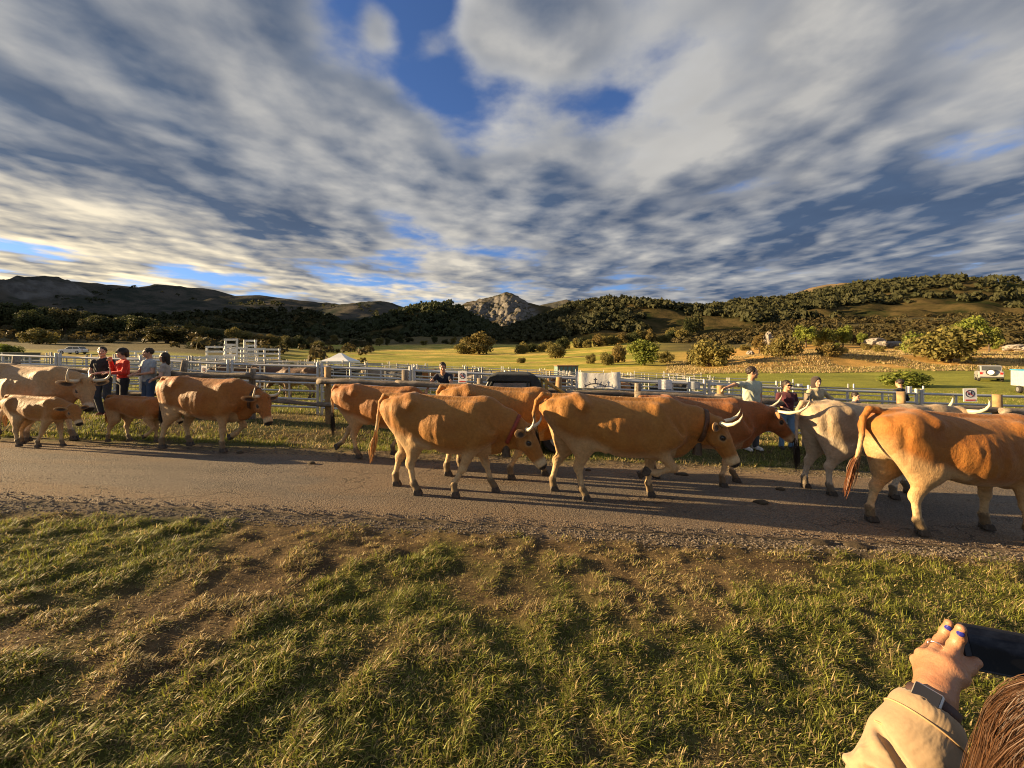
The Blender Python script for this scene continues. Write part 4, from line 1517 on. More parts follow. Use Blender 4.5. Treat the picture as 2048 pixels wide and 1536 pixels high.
ORD = ['first', 'second', 'third', 'fourth', 'fifth', 'sixth', 'seventh', 'eighth', 'ninth', 'tenth', 'eleventh', 'twelfth', 'thirteenth', 'fourteenth', 'fifteenth', 'sixteenth', 'seventeenth', 'eighteenth', 'nineteenth', 'twentieth'] + ['twenty-' + q for q in ('first', 'second', 'third', 'fourth', 'fifth', 'sixth', 'seventh', 'eighth', 'ninth')] + ['thirtieth'] + ['thirty-' + q for q in ('first', 'second', 'third', 'fourth', 'fifth')]


def fence_y(x):
    return 9.0 - 0.06 * x


def log_mesh(name, ln, r0, r1, seed, n=12, m_=14, bend=0.03):
    rng = np.random.default_rng(seed)
    V = []
    for i in range(m_ + 1):
        t = i / m_
        cx = ln * t
        cy, cz = bend * math.sin(t * 3.1 + seed), bend * 0.9 * math.sin(t * 4.3 + seed * 1.7)
        r = r0 + (r1 - r0) * t + 0.006 * math.sin(t * 13 + seed)
        for k in range(n):
            a = 2 * math.pi * k / n
            rr = r * (1 + 0.06 * math.sin(3 * a + seed) + 0.05 * rng.normal() * .5)
            V.append((cx, cy + rr * math.cos(a), cz + rr * math.sin(a)))
    F = [(i * n + k, i * n + (k + 1) % n, (i + 1) * n + (k + 1) % n, (i + 1) * n + k) for i in range(m_) for k in range(n)]
    F += [tuple(range(n - 1, -1, -1)), tuple(range(m_ * n, m_ * n + n))]
    me = bpy.data.meshes.new(name)
    me.from_pydata(V, [], F)
    me.polygons.foreach_set('use_smooth', np.array([len(f) == 4 for f in F]))
    me.update()
    return me


def along(p0, p1):
    """matrix that lays a +X mesh from p0 to p1"""
    d = Vector(p1) - Vector(p0)
    q = d.to_track_quat('X', 'Z')
    return Matrix.Translation(p0) @ q.to_matrix().to_4x4()


log_fence = empty('log_fence', ground_point(0, fence_y(0)))
tag(log_fence, 'rustic fence of grey round logs running the length of the road verge', 'fence')
FB = Vector(log_fence.location)
post_px = [-150, 20, 185, 345, 497, 653, 806, 960, 1117, 1281, 1445, 1620, 1816, 2003, 2210]
posts = []
for i, px in enumerate(post_px):
    b_ = (px - CX) / F_PX
    x = b_ * 9.0 / (1 + 0.06 * b_)
    posts.append(x)
    y = fence_y(x)
    g = ground_point(x, y)
    hgt = (1.22, 1.30, 1.26, 1.36, 1.22, 1.36, 1.34, 1.24, 1.34, 1.30, 1.34, 1.22, 1.36, 1.40, 1.3)[i]
    lean = (0.05, 0, -0.03, 0.22, 0.02, -0.02, 0.03, 0.0, 0.02, -0.03, 0.02, 0.04, -0.02, 0.03, 0)[i]
    me = log_mesh('post', hgt + 0.25, 0.085, 0.072, 40 + i, 10, 5, 0.012)
    o = link('post', me, WOOD_FRESH if i in (5, 10, 12, 13, 8) else WOOD, log_fence)
    o.matrix_basis = Matrix.Translation(-FB) @ along(g + Vector((-lean * .2, 0.11, -0.22)), g + Vector((lean, 0.11, hgt)))
RAIL_H = 1.05
for lvl, (hh, r) in enumerate(((RAIL_H, 0.072), (0.50, 0.060))):
    for i in range(len(posts) - 1):
        xa, xb = posts[i], posts[i + 1]
        pa = ground_point(xa, fence_y(xa))
        pb = ground_point(xb, fence_y(xb))
        pa = Vector((xa - 0.16, fence_y(xa) - 0.03, float(gz0(xa, fence_y(xa))) + hh + 0.03 * math.sin(i * 2.1 + lvl)))
        pb = Vector((xb + 0.16, fence_y(xb) - 0.03 - 0.05 * (i % 2), float(gz0(xb, fence_y(xb))) + hh + 0.03 * math.sin(i * 2.1 + 1.9 + lvl)))
        if i % 2:
            pa.y -= 0.07
        else:
            pb.y += 0.02
        me = log_mesh('rail', (pb - pa).length, r, r * 0.82, 80 + i + 31 * lvl, 12, 16, 0.022)
        o = link('rail', me, WOOD, log_fence)
        o.matrix_basis = Matrix.Translation(-FB) @ along(pa, pb)

# steel pen panels
_r = MB()
_r.tube([(0, 0, 0), (1, 0, 0)], 1.0, 7)
RAIL_DATA = _r.mesh('rail', smooth=True)
RAIL_DATA.materials.append(STEEL)
RAIL_OLD = RAIL_DATA.copy()
RAIL_OLD.materials.clear()
RAIL_OLD.materials.append(STEEL_OLD)
RAIL_WHITE = RAIL_DATA.copy()
RAIL_WHITE.materials.clear()
RAIL_WHITE.materials.append(WHITE)


def bar(name, p0, p1, r, data, parent):
    o = link(name, data, None, parent)
    o.matrix_basis = along(p0, p1) @ Matrix.Diagonal(((Vector(p1) - Vector(p0)).length, r, r, 1))
    return o


def pen_panel(p0, p1, label, group, hgt=1.45, rails=(0.28, 0.52, 0.76, 1.0, 1.22, 1.45), mids=2, data=None, r=0.021, name='pen_panel', post_up=0.12):
    data = data or RAIL_DATA
    root = empty(name, p0)
    tag(root, label, 'pen panel', group)
    d = Vector(p1) - Vector(p0)
    for q in rails:
        bar('rail', Vector((0, 0, q)), d + Vector((0, 0, q)), r * (1.15 if q == rails[-1] else 1.0), data, root)
    for t in (0.012, 0.988):
        bar('post', d * t + Vector((0, 0, -0.02)), d * t + Vector((0, 0, hgt + post_up)), r * 1.3, data, root)
    for k in range(mids):
        t = (k + 1) / (mids + 1)
        bar('upright', d * t + Vector((0, 0, rails[0] - 0.02)), d * t + Vector((0, 0, rails[-1])), r * 0.85, data, root)
    return root


def pen_y(x):
    return 10.25 - 0.06 * x


xs_ = np.arange(-15.6, 15.0, 2.58)
for i in range(len(xs_) - 1):
    a, b2 = xs_[i] + 0.03, xs_[i + 1] - 0.03
    pen_panel(ground_point(a, pen_y(a)), ground_point(b2, pen_y(b2)), 'galvanised steel pen panel just behind the log fence, %s from left in the front row' % ORD[i],
              'front row of steel pen panels', hgt=1.32, rails=(0.20, 0.42, 0.64, 0.86, 1.09, 1.32), r=0.029)
rng = random.Random(4)
ROWS = [(13.6, -1.45, 0.95), (18.0, -1.42, 0.60), (24.0, -1.40, 0.55), (32.0, -1.3, 0.45)]
for ri, (yr, b0, b1) in enumerate(ROWS):
    x = b0 * yr
    pi = -1
    while x < b1 * yr:
        ln = rng.choice((2.4, 2.4, 3.0))
        if rng.random() < 0.90:
            xa, xb = x + 0.03, x + ln - 0.03
            pi += 1
            ya, yb = yr - 0.05 * xa + rng.uniform(-.12, .12), yr - 0.05 * xb + rng.uniform(-.12, .12)
            pen_panel(ground_point(xa, ya), ground_point(xb, yb), 'galvanised steel panel, %s from left in the %s row of cattle pens' % (ORD[pi], ORD[ri + 1]),
                      '%s row of steel pen panels' % ORD[ri + 1], hgt=1.28, rails=(0.22, 0.43, 0.64, 0.85, 1.06, 1.28), data=RAIL_OLD if rng.random() < .35 else RAIL_DATA, r=0.020, mids=rng.choice((1, 2, 3)), post_up=0.16)
        x += ln
for ri in range(len(ROWS) - 1):
    ya, yb = ROWS[ri][0], ROWS[ri + 1][0]
    for bx in (-1.15, -0.78, -0.55, -0.30, -0.08, 0.16, 0.34, 0.52):
        x = bx * ya + rng.uniform(-.6, .6)
        if x > ROWS[ri + 1][2] * yb:
            continue
        n = max(1, int((yb - ya) / 2.5))
        for q in range(n):
            y0, y1 = ya - .05 * x + (yb - ya) * q / n + .05, ya - .05 * x + (yb - ya) * (q + 1) / n - .05
            pen_panel(ground_point(x, y0), ground_point(x, y1), 'steel divider panel running back between two cattle pens beyond row %s' % ORD[ri],
                      'dividers between cattle pens beyond row %s' % ORD[ri], data=RAIL_OLD, r=0.019, mids=1, hgt=1.25, rails=(0.22, 0.43, 0.64, 0.85, 1.06, 1.25))

# white stock crates and loading race, left
def stock_crate(loc, rz, w, d_, h_, label, gate=True):
    root = empty('stock_crate', loc, rz)
    tag(root, label, 'stock crate', 'white painted stock crates at the pens')
    for sx_ in (-1, 1):
        for sy in (-1, 1):
            bar('post', Vector((sx_ * w / 2, sy * d_ / 2, -0.05)), Vector((sx_ * w / 2, sy * d_ / 2, h_)), 0.05, RAIL_WHITE, root)
    nsl = int(h_ / 0.24)
    for k in range(nsl):
        z = 0.25 + k * (h_ - 0.3) / (nsl - 1)
        for sy in (-1, 1):
            MB().box((0, sy * (d_ / 2 + 0.045), z), (w + 0.1, 0.03, 0.10)).build('slat', WHITE, root)
        if gate:
            MB().box((-(w / 2 + 0.045), 0, z), (0.03, d_ - 0.12, 0.10)).build('slat', WHITE, root)
    MB().box((0, 0, h_ + 0.02), (w + 0.1, d_ + 0.1, 0.03)).build('top_frame', WHITE, root) if False else None
    if gate:
        MB().box((w / 2 + 0.04, 0, h_ * 0.62), (0.04, d_ * 0.7, h_ * 0.74)).build('gate', WHITE, root, bevel=0.01)
    return root


def on_ground(px, d):
    x = (px - CX) / F_PX * d
    return ground_point(x, d)


stock_crate(on_ground(455, 21), R(8), 1.15, 1.5, 2.0, 'tall white slatted stock crate rising above the pens, left of the narrowest one', False)
stock_crate(on_ground(482, 19.5), R(-5), 0.6, 1.2, 2.35, 'narrow white crate, the tallest above the pens', False)
stock_crate(on_ground(522, 20.5), R(4), 1.15, 1.4, 1.95, 'white slatted crate between the tall narrow crate and the bushes', False)
stock_crate(on_ground(425, 18.0), R(2), 1.3, 1.2, 1.45, 'low white slatted crate behind the small hanging sign', False)
stock_crate(on_ground(285, 24), R(2), 1.9, 1.2, 1.7, 'long white slatted crate behind the man in the grey shirt', False)
stock_crate(on_ground(345, 24), R(2), 1.4, 1.2, 1.45, 'low white slatted crate behind the woman with dark hair', False)

# signs hung on the rails
INK = pmat('sign_ink', (0.03, 0.035, 0.06), (0.035, 0.04, 0.07), 30, 0.6, 0.0)
RED = pmat('sign_red', (0.55, 0.045, 0.035), (0.50, 0.04, 0.03), 30, 0.6, 0.0)
PAPER = pmat('white_sheet', (0.78, 0.77, 0.75), (0.72, 0.71, 0.70), 5, 0.55, 0.1, 0.004)


def ring_mesh(mb, r0, r1, y, n=28, cx=0, cz=0, a0=0.0, a1=2 * math.pi):
    full = abs(a1 - a0 - 2 * math.pi) < 1e-6
    m_ = n if full else n + 1
    v = []
    for k in range(m_):
        a = a0 + (a1 - a0) * k / n
        for r in (r0, r1):
            v.append((cx + r * math.cos(a), y, cz + r * math.sin(a)))
    f = [(2 * k, 2 * k + 1, 2 * ((k + 1) % m_) + 1, 2 * ((k + 1) % m_)) for k in range(n)]
    mb.add(v, f)


def keep_out_sign(px, py, d, w, h_, label, tilt=0.0):
    root = empty('warning_sign', world_at(px, py, d))
    root.rotation_euler = (0, tilt, R(-12))
    tag(root, label, 'sign', 'white warning signs hung on the steel pens')
    MB().box((0, 0, 0), (w, 0.008, h_)).build('plate', PAPER, root, bevel=0.003)
    mb = MB()
    ring_mesh(mb, w * 0.27, w * 0.34, -0.0065, cz=h_ * 0.10)
    mb.build('ring', INK, root)
    mb = MB()
    cz = h_ * 0.10
    mb.box((-w * 0.09, -0.0065, cz - h_ * 0.02), (w * 0.12, 0.003, h_ * 0.17))
    mb.box((w * 0.10, -0.0065, cz - h_ * 0.01), (w * 0.10, 0.003, h_ * 0.22))
    ring_mesh(mb, 0.0, w * 0.07, -0.0075, 12, cx=w * 0.10, cz=cz + h_ * 0.14)
    mb.build('pictogram', INK, root)
    MB().box((0, -0.0085, cz), (w * 0.62, 0.002, w * 0.05), Matrix.Rotation(R(45), 3, 'Y')).build('slash', RED, root)
    MB().box((0, -0.0065, -h_ * 0.38), (w * 0.72, 0.003, h_ * 0.09)).build('text_band', RED, root)
    return root


keep_out_sign(925, 754, 9.95, 0.235, 0.31, 'white warning sign with ringed pictogram beside the man leaning on the fence')
keep_out_sign(408, 742, 10.35, 0.19, 0.28, 'white warning sign with ringed pictogram below the white stock crates', 0.06)
keep_out_sign(1940, 790, 9.25, 0.27, 0.32, 'white warning sign with ringed pictogram above the horns at far right', -0.04)


def notice(px, py, d, w, h_, label, mat=None):
    root = empty('notice_sheet', world_at(px, py, d), R(-10))
    tag(root, label, 'notice', 'paper notices on the steel pens')
    mb = MB()
    n = 8
    v = [(-w / 2 + w * i / n, 0.012 * math.sin(i * 1.1), -h_ / 2 + h_ * j) for i in range(n + 1) for j in (0, 1)]
    v += [(p[0], p[1] + 0.004, p[2]) for p in v]
    N = 2 * (n + 1)
    f = [(2 * i, 2 * i + 2, 2 * i + 3, 2 * i + 1) for i in range(n)] + [(N + 2 * i, N + 2 * i + 1, N + 2 * i + 3, N + 2 * i + 2) for i in range(n)]
    mb.add(v, f).build('sheet', mat or PAPER, root, smooth=True)
    mb = MB()
    for k in range(5):
        mb.box((0, -0.016, h_ * (0.3 - 0.14 * k)), (w * (0.7 - 0.06 * (k % 3)), 0.002, h_ * 0.025))
    mb.build('lines', pmat('faded_ink', (0.45, 0.45, 0.46), (0.5, 0.5, 0.5), 10, 0.7, 0), root)
    return root


notice(1330, 769, 9.85, 0.34, 0.25, 'creased white paper notice on the pen rails above the dark red cow')
notice(1388, 771, 9.9, 0.30, 0.20, 'greyer paper notice beside the creased white one', pmat('grey_sheet', (0.42, 0.44, 0.46), (0.36, 0.38, 0.40), 5, 0.6, 0.1, .004))
notice(1818, 779, 9.5, 0.14, 0.16, 'small white notice above a fence post behind the pale cow')
notice(1598, 770, 9.72, 0.17, 0.06, 'small white label plate on the top rail behind the woman in maroon')

# banner: white cloth with an arch of rays and a cross
CLOTH_W = cloth_mat('banner_cloth', (0.76, 0.74, 0.68))
ban = empty('banner', world_at(1195, 760, 9.72), R(-13))
tag(ban, 'white cloth banner with a black arch of rays and a cross', 'banner')
w, h_ = 1.10, 0.42
n = 34
V = []
for j in range(7):
    for i in range(n + 1):
        u, t = i / n, j / 6
        sag = 0.035 * math.sin(math.pi * u) * t
        V.append(((u - .5) * w, 0.012 * math.sin(u * 21 + 1.5 * math.sin(u * 5)) * (0.25 + .75 * abs(2 * u - 1) ** 2) + 0.005 * math.sin(t * 5 + u * 9), (t - .5) * h_ - sag))
q = np.arange(6)[:, None] * (n + 1) + np.arange(n)[None, :]
F = np.stack([q, q + 1, q + n + 2, q + n + 1], -1).reshape(-1, 4)
V = np.array(V)
V2 = np.concatenate([V, V + np.array((0, 0.005, 0))])
F2 = np.concatenate([F, F[:, ::-1] + len(V)])
link('cloth', np_mesh('cloth', V2, F2), CLOTH_W, ban)
mb = MB()
ring_mesh(mb, 0.446, 0.474, -0.040, 30, cx=-0.05, cz=-0.55, a0=R(56), a1=R(124))
mb.build('arch', INK, ban)
for a in (59, 74, 106, 121):
    p = (-0.05 + 0.475 * math.cos(R(a)), -0.041, -0.55 + 0.475 * math.sin(R(a)))
    MB().box((p[0] + 0.02 * math.cos(R(a)), p[1], p[2] + 0.02 * math.sin(R(a))), (0.055, 0.003, 0.022), Matrix.Rotation(-R(a), 3, 'Y')).build('ray', INK, ban)
mb = MB()
mb.box((-0.05, -0.042, -0.015), (0.024, 0.003, 0.15))
mb.box((-0.05, -0.0425, 0.015), (0.09, 0.003, 0.024))
mb.build('cross', INK, ban)


# ---------------------------------------------------------------- vehicles and shelters
GLASS = pmat('window_glass', (0.045, 0.050, 0.052), (0.06, 0.065, 0.065), 4, 0.06, 0.0, spec=0.7)
RUBBER = pmat('tyre_rubber', (0.022, 0.021, 0.020), (0.035, 0.033, 0.030), 20, 0.85, 0.2, 0.005)
RIM = pmat('wheel_rim', (0.42, 0.42, 0.42), (0.32, 0.32, 0.32), 20, 0.4, 0.0, metal=0.6)
CANVAS = pmat('black_canvas', (0.028, 0.030, 0.028), (0.045, 0.047, 0.043), 12, 0.75, 0.3, 0.01)
DARK_GREEN = pmat('dark_green_paint', (0.022, 0.032, 0.024), (0.032, 0.042, 0.032), 6, 0.35, 0.05, 0.002, spec=0.5)
YELLOW = pmat('yellow_tube_paint', (0.40, 0.235, 0.045), (0.33, 0.19, 0.04), 10, 0.45, 0.1, 0.002, wear=(0.25, 0.14, 0.05))
CARWHITE = pmat('car_white', (0.78, 0.78, 0.76), (0.73, 0.73, 0.71), 2, 0.25, 0.0, spec=0.5)
SILVER = pmat('car_silver', (0.40, 0.40, 0.39), (0.35, 0.35, 0.34), 2, 0.3, 0.0, metal=0.3, spec=0.5)
LAMP_RED = pmat('lamp_red', (0.45, 0.02, 0.015), (0.4, 0.02, 0.015), 10, 0.2, 0.0)


def wheel(parent, x, y, r, wdt):
    w = MB()
    w.tube([(x, y - wdt / 2, r), (x, y - wdt * .3, r), (x, y + wdt * .3, r), (x, y + wdt / 2, r)], [r * .9, r, r, r * .9], 20)
    o = w.build('wheel', RUBBER, parent, smooth=False)
    MB().tube([(x, y - wdt / 2 - 0.012, r), (x, y + wdt / 2 + 0.012, r)], r * 0.58, 14).build('rim', RIM, o)
    return o


HAZY = pmat('hazy_window', (0.20, 0.205, 0.19), (0.12, 0.125, 0.12), 5, 0.12, 0.05, 0.01, spec=0.6)
# soft-top off-roader, facing left, parked on the verge
jp = ground_point(0.32, 8.15)
jeep = empty('off_road_pickup', (-0.10, 8.10, float(gz0(0.35, 8.1)) + 0.0), R(180))
tag(jeep, 'small dark off-roader with black soft top and yellow roll bar, between the cows', 'off-roader')
jeep.scale = (0.96,) * 3
body = MB().prism([(-1.55, 0.42), (1.55, 0.42), (1.62, 0.55), (1.60, 0.92), (0.62, 0.98), (0.55, 1.02), (-1.60, 0.98), (-1.62, 0.60)], -0.70, 0.70).build('body', DARK_GREEN, jeep, bevel=0.025)
MB().prism([(0.30, 1.0), (0.62, 1.0), (0.36, 1.50), (0.28, 1.50)], -0.66, 0.66).build('windscreen_frame', DARK_GREEN, jeep, bevel=0.01)
MB().box((0.475, 0, 1.24), (0.02, 1.14, 0.44), Matrix.Rotation(R(-27), 3, 'Y')).build('windscreen', GLASS, jeep)
MB().prism([(0.44, 1.46), (0.36, 1.56), (0.22, 1.605), (-0.45, 1.60), (-0.62, 1.555), (-0.70, 1.40), (-0.74, 1.0), (-0.50, 1.0), (-0.48, 1.44), (0.30, 1.46)], -0.68, 0.68).build('soft_top', CANVAS, jeep, bevel=0.02)
for sd in (-1, 1):
    MB().prism([(0.44, 1.03), (-0.46, 1.03), (-0.46, 1.43), (0.26, 1.43)], sd * 0.655, sd * 0.668).build('side_window', HAZY, jeep)
    mb = MB()
    mb.tube([(0.52, sd * 0.675, 1.03), (0.30, sd * 0.675, 1.45)], 0.022, 6)
    mb.tube([(-0.40, sd * 0.675, 1.03), (-0.42, sd * 0.675, 1.45)], 0.020, 6)
    mb.build('door_frame', CANVAS, jeep)
    mb = MB()
    mb.tube([(-0.82, sd * 0.60, 0.95), (-0.80, sd * 0.60, 1.46)], 0.035, 8)
    mb.tube([(-0.80, sd * 0.60, 1.45), (-1.50, sd * 0.60, 1.00)], 0.035, 8)
    mb.build('roll_bar', YELLOW, jeep, smooth=True)
    wheel(jeep, 1.08, sd * 0.66, 0.34, 0.20)
    wheel(jeep, -1.05, sd * 0.66, 0.34, 0.20)
    o = MB().tube([(-0.62, sd * 0.69, 1.12), (-0.62, sd * 0.70, 1.12)], 0.055, 16).build('fuel_cap', SILVER, jeep)
MB().tube([(-0.80, -0.60, 1.46), (-0.80, 0.60, 1.46)], 0.035, 8).build('roll_bar', YELLOW, jeep, smooth=True)
MB().box((1.64, 0, 0.52), (0.10, 1.36, 0.14)).build('bumper', CANVAS, jeep, bevel=0.02)
for sd in (-1, 1):
    MB().tube([(1.60, sd * 0.45, 0.75), (1.645, sd * 0.45, 0.75)], 0.09, 16).build('headlight', RIM, jeep)


def car(name, label, loc, rz, paint, suv=False, scale=1.0, spare=False):
    root = empty(name, loc, rz)
    root.scale = (scale,) * 3
    tag(root, label, 'car')
    hh = 1.70 if suv else 1.45
    zb = 0.32 if suv else 0.22
    low = [(-2.05, zb + .1), (-1.9, zb), (1.95, zb), (2.1, zb + .15), (2.08, zb + 0.42), (1.9, 0.82 if not suv else .98), (1.05, 0.93 if not suv else 1.06), (-1.9, 0.96 if not suv else 1.08), (-2.08, 0.85)]
    MB().prism(low, -0.86, 0.86).build('body', paint, root, bevel=0.05)
    zr = 0.93 if not suv else 1.05
    bx = -1.95 if suv else -1.75
    MB().prism([(0.98, zr), (0.30, hh - 0.02), (0.1, hh), (bx + .35, hh - 0.02), (bx, zr)], -0.74, 0.74).build('cabin', paint, root, bevel=0.04)
    for sd in (-1, 1):
        MB().prism([(0.80, zr + .04), (0.22, hh - 0.10), (-0.42, hh - 0.09), (-0.42, zr + .04)], sd * 0.735, sd * 0.752).build('side_window', GLASS, root)
        MB().prism([(-0.50, zr + .04), (-0.50, hh - 0.09), (bx + .42, hh - 0.11), (bx + .14, zr + .05)], sd * 0.735, sd * 0.752).build('side_window', GLASS, root)
        for wx in (1.30, -1.30):
            wheel(root, wx, sd * 0.78, 0.36 if suv else 0.32, 0.20)
        MB().box((-2.06, sd * 0.68, zb + 0.55), (0.06, 0.18, 0.22)).build('tail_light', LAMP_RED, root)
        MB().box((2.05, sd * 0.62, zb + 0.42), (0.10, 0.30, 0.12)).build('headlight', RIM, root)
    MB().box((bx + 0.155, 0, (zr + hh) / 2 + 0.02), (0.02, 1.25, (hh - zr) * 0.78), Matrix.Rotation(math.atan2(.35, hh - zr) * 1.0, 3, 'Y')).build('rear_window', GLASS, root)
    MB().box((0.66, 0, (zr + hh) / 2), (0.02, 1.28, (hh - zr) * 1.12), Matrix.Rotation(-math.atan2(.68, hh - zr), 3, 'Y')).build('windscreen', GLASS, root)
    if spare:
        o = MB().tube([(-2.12, 0.05, 0.98), (-2.28, 0.05, 0.98)], 0.33, 18).build('spare_wheel', RUBBER, root)
        MB().tube([(-2.27, 0.05, 0.98), (-2.30, 0.05, 0.98)], 0.24, 16).build('cover', CARWHITE, o)
    MB().box((-2.10, 0, zb + 0.12), (0.10, 1.5, 0.14)).build('bumper', CANVAS, root)
    return root


def stand(px, d):
    x = (px - CX) / F_PX * d
    return Vector((x, d, float(gz(x, d))))


car('parked_car', 'white hatchback parked on the dark slope above the pens', stand(147, 77), R(188), CARWHITE)
car('parked_suv', 'silver off-road car seen from behind with a spare wheel on its back', stand(1977, 42), R(44), SILVER, suv=True, spare=True)

# trailers
def box_trailer(label, loc, rz, dims, c_side, c_roof, legs=True):
    root = empty('trailer', loc, rz)
    tag(root, label, 'trailer')
    l, w_, h2 = dims
    MB().box((0, 0, 0.55 + h2 / 2), (l, w_, h2)).build('box', c_side, root, bevel=0.03)
    MB().box((0, 0, 0.55 + h2 + 0.04), (l + 0.1, w_ + 0.1, 0.10)).build('roof', c_roof, root, bevel=0.03)
    for k in range(5):
        MB().box((-l / 2 + l * (k + .5) / 5, -w_ / 2 - 0.02, 0.55 + h2 / 2), (0.06, 0.04, h2 * 0.96)).build('rib', c_roof, root)
    for sx_ in (-0.5, 0.5):
        for sd in (-1, 1):
            wheel(root, sx_, sd * (w_ / 2 + .02), 0.3, 0.2)
    mb = MB()
    mb.tube([(l / 2, 0.4, 0.5), (l / 2 + 1.1, 0, 0.5)], 0.04, 6)
    mb.tube([(l / 2, -0.4, 0.5), (l / 2 + 1.1, 0, 0.5)], 0.04, 6)
    mb.build('drawbar', STEEL_OLD, root)
    return root


BLUE = pmat('blue_sheet', (0.06, 0.30, 0.50), (0.05, 0.25, 0.42), 6, 0.5, 0.1, 0.004)
GREYM = pmat('grey_metal', (0.15, 0.16, 0.15), (0.11, 0.115, 0.11), 6, 0.6, 0.1, 0.004, wear=(0.2, 0.17, 0.13))
GREENP = pmat('faded_green', (0.16, 0.24, 0.22), (0.12, 0.19, 0.17), 6, 0.6, 0.1, 0.004)
RUSTP = pmat('rust_roof', (0.30, 0.15, 0.07), (0.22, 0.11, 0.05), 6, 0.8, 0.1, 0.004)
box_trailer('dark grey box trailer above the pens at the left edge', stand(22, 48), R(3), (4.8, 2.0, 1.5), GREYM, GREYM)
box_trailer('grey trailer with bright blue roof at the right edge', stand(2085, 30), R(60), (3.4, 1.9, 1.25), pmat('pale_metal', (0.42, 0.44, 0.43), (0.34, 0.35, 0.34), 6, 0.5, .1, .004), BLUE)
box_trailer('small green trailer with rusty roof standing beyond the pens', stand(1132, 37), R(5), (2.0, 1.5, 1.1), GREENP, RUSTP)

# marquee
TENT = pmat('tent_white', (0.80, 0.80, 0.78), (0.75, 0.75, 0.74), 3, 0.7, 0.05, 0.005)
tl_ = stand(681, 44)
tent = empty('marquee_tent', tl_)
tag(tent, 'white pop-up marquee with pointed roof beyond the pens', 'tent')
hw = 1.55
for sx_ in (-1, 1):
    for sy in (-1, 1):
        MB().tube([(sx_ * hw, sy * hw, -0.1), (sx_ * hw, sy * hw, 2.0)], 0.035, 6).build('pole', STEEL, tent)
mb = MB()
ap = (0, 0, 2.95)
cs = [(-hw - .05, -hw - .05, 2.02), (hw + .05, -hw - .05, 2.02), (hw + .05, hw + .05, 2.02), (-hw - .05, hw + .05, 2.02)]
mids_ = [tuple((np.array(cs[i]) * .5 + np.array(ap) * .5 - np.array((0, 0, .07)))) for i in range(4)]
v = cs + mids_ + [(-.12, -.12, 2.93), (.12, -.12, 2.93), (.12, .12, 2.93), (-.12, .12, 2.93)]
f = [(i, (i + 1) % 4, 4 + (i + 1) % 4, 4 + i) for i in range(4)] + [(4 + i, 4 + (i + 1) % 4, 8 + (i + 1) % 4, 8 + i) for i in range(4)] + [(8, 9, 10, 11), (3, 2, 1, 0)]
mb.add(v, f).build('roof', TENT, tent)
for i in range(4):
    a, b3 = np.array(cs[i]), np.array(cs[(i + 1) % 4])
    out_ = (a + b3) / 2 * np.array((1, 1, 0))
    out_ = out_ / np.linalg.norm(out_) * 0.01
    v = [a + out_, b3 + out_, b3 + out_ - (0, 0, .28), a + out_ - (0, 0, .28)]
    v = v + [p + out_ * .6 for p in v]
    MB().add(v, [(0, 1, 2, 3), (7, 6, 5, 4), (0, 4, 5, 1), (3, 2, 6, 7)]).build('valance', TENT, tent)


# ---------------------------------------------------------------- trees, bushes, woods
def leaf_mat(name, c1, c2, c3):
    m, nt, b, out = new_mat(name)
    r = attr(nt, 'rnd')
    oi = nt.nodes.new('ShaderNodeObjectInfo')
    orr = X(nt, oi.outputs['Random'])
    c = mixc(nt, r, c1, c2)
    c = mixc(nt, (orr * 0.55 + r * 0.25).step(0.35, 0.8), c, c3)
    setin(nt, b, 'Base Color', c)
    b.inputs['Roughness'].default_value = 0.7
    b.inputs['Specular IOR Level'].default_value = 0.15
    tr = nt.nodes.new('ShaderNodeBsdfTranslucent')
    nt.links.new(c.s, tr.inputs['Color'])
    mx = nt.nodes.new('ShaderNodeMixShader')
    mx.inputs[0].default_value = 0.28
    nt.links.new(b.outputs[0], mx.inputs[1])
    nt.links.new(tr.outputs[0], mx.inputs[2])
    nt.links.new(mx.outputs[0], out.inputs['Surface'])
    return m


LEAF_OLIVE = leaf_mat('leaf_olive', (0.120, 0.112, 0.034), (0.215, 0.175, 0.050), (0.185, 0.125, 0.042))
LEAF_GREEN = leaf_mat('leaf_green', (0.105, 0.145, 0.025), (0.215, 0.225, 0.042), (0.165, 0.170, 0.040))
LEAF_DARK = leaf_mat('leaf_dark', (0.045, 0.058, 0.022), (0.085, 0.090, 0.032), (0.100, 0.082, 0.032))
BARK = pmat('bark', (0.10, 0.075, 0.05), (0.06, 0.045, 0.032), 8, 0.95, 0.6, 0.03)


def leaf_cloud(lobes, n, size, seed, up=0.3):
    """leaf-clump quads spread through the volume of several lobes"""
    rng = np.random.default_rng(seed)
    lobes = np.array(lobes, float)      # x,y,z,rx,ry,rz
    vol = lobes[:, 3] * lobes[:, 4] * lobes[:, 5]
    pick = rng.choice(len(lobes), n, p=vol / vol.sum())
    d = rng.normal(size=(n, 3))
    d /= np.linalg.norm(d, axis=1)[:, None]
    rad = rng.random(n) ** 0.42
    lump = 0.78 + 0.44 * fbm(d[:, 0] * 2.2 + pick * 3.3, d[:, 2] * 2.2 + d[:, 1] * 1.7, 3, seed)
    P = lobes[pick, :3] + d * (rad * lump)[:, None] * lobes[pick, 3:]
    nrm = d + rng.normal(size=(n, 3)) * 0.7 + np.array((0, 0, up))
    nrm /= np.linalg.norm(nrm, axis=1)[:, None]
    t = np.cross(nrm, rng.normal(size=(n, 3)))
    t /= np.linalg.norm(t, axis=1)[:, None]
    bt = np.cross(nrm, t)
    s = size * (0.5 + rng.random(n))[:, None]
    V = np.stack([P - t * s * .5, P + bt * s * .32, P + t * s * .5, P - bt * s * .32], 1).reshape(-1, 3)
    F = np.arange(4 * n).reshape(-1, 4)
    return V, F, np.repeat(rng.random(n), 4)


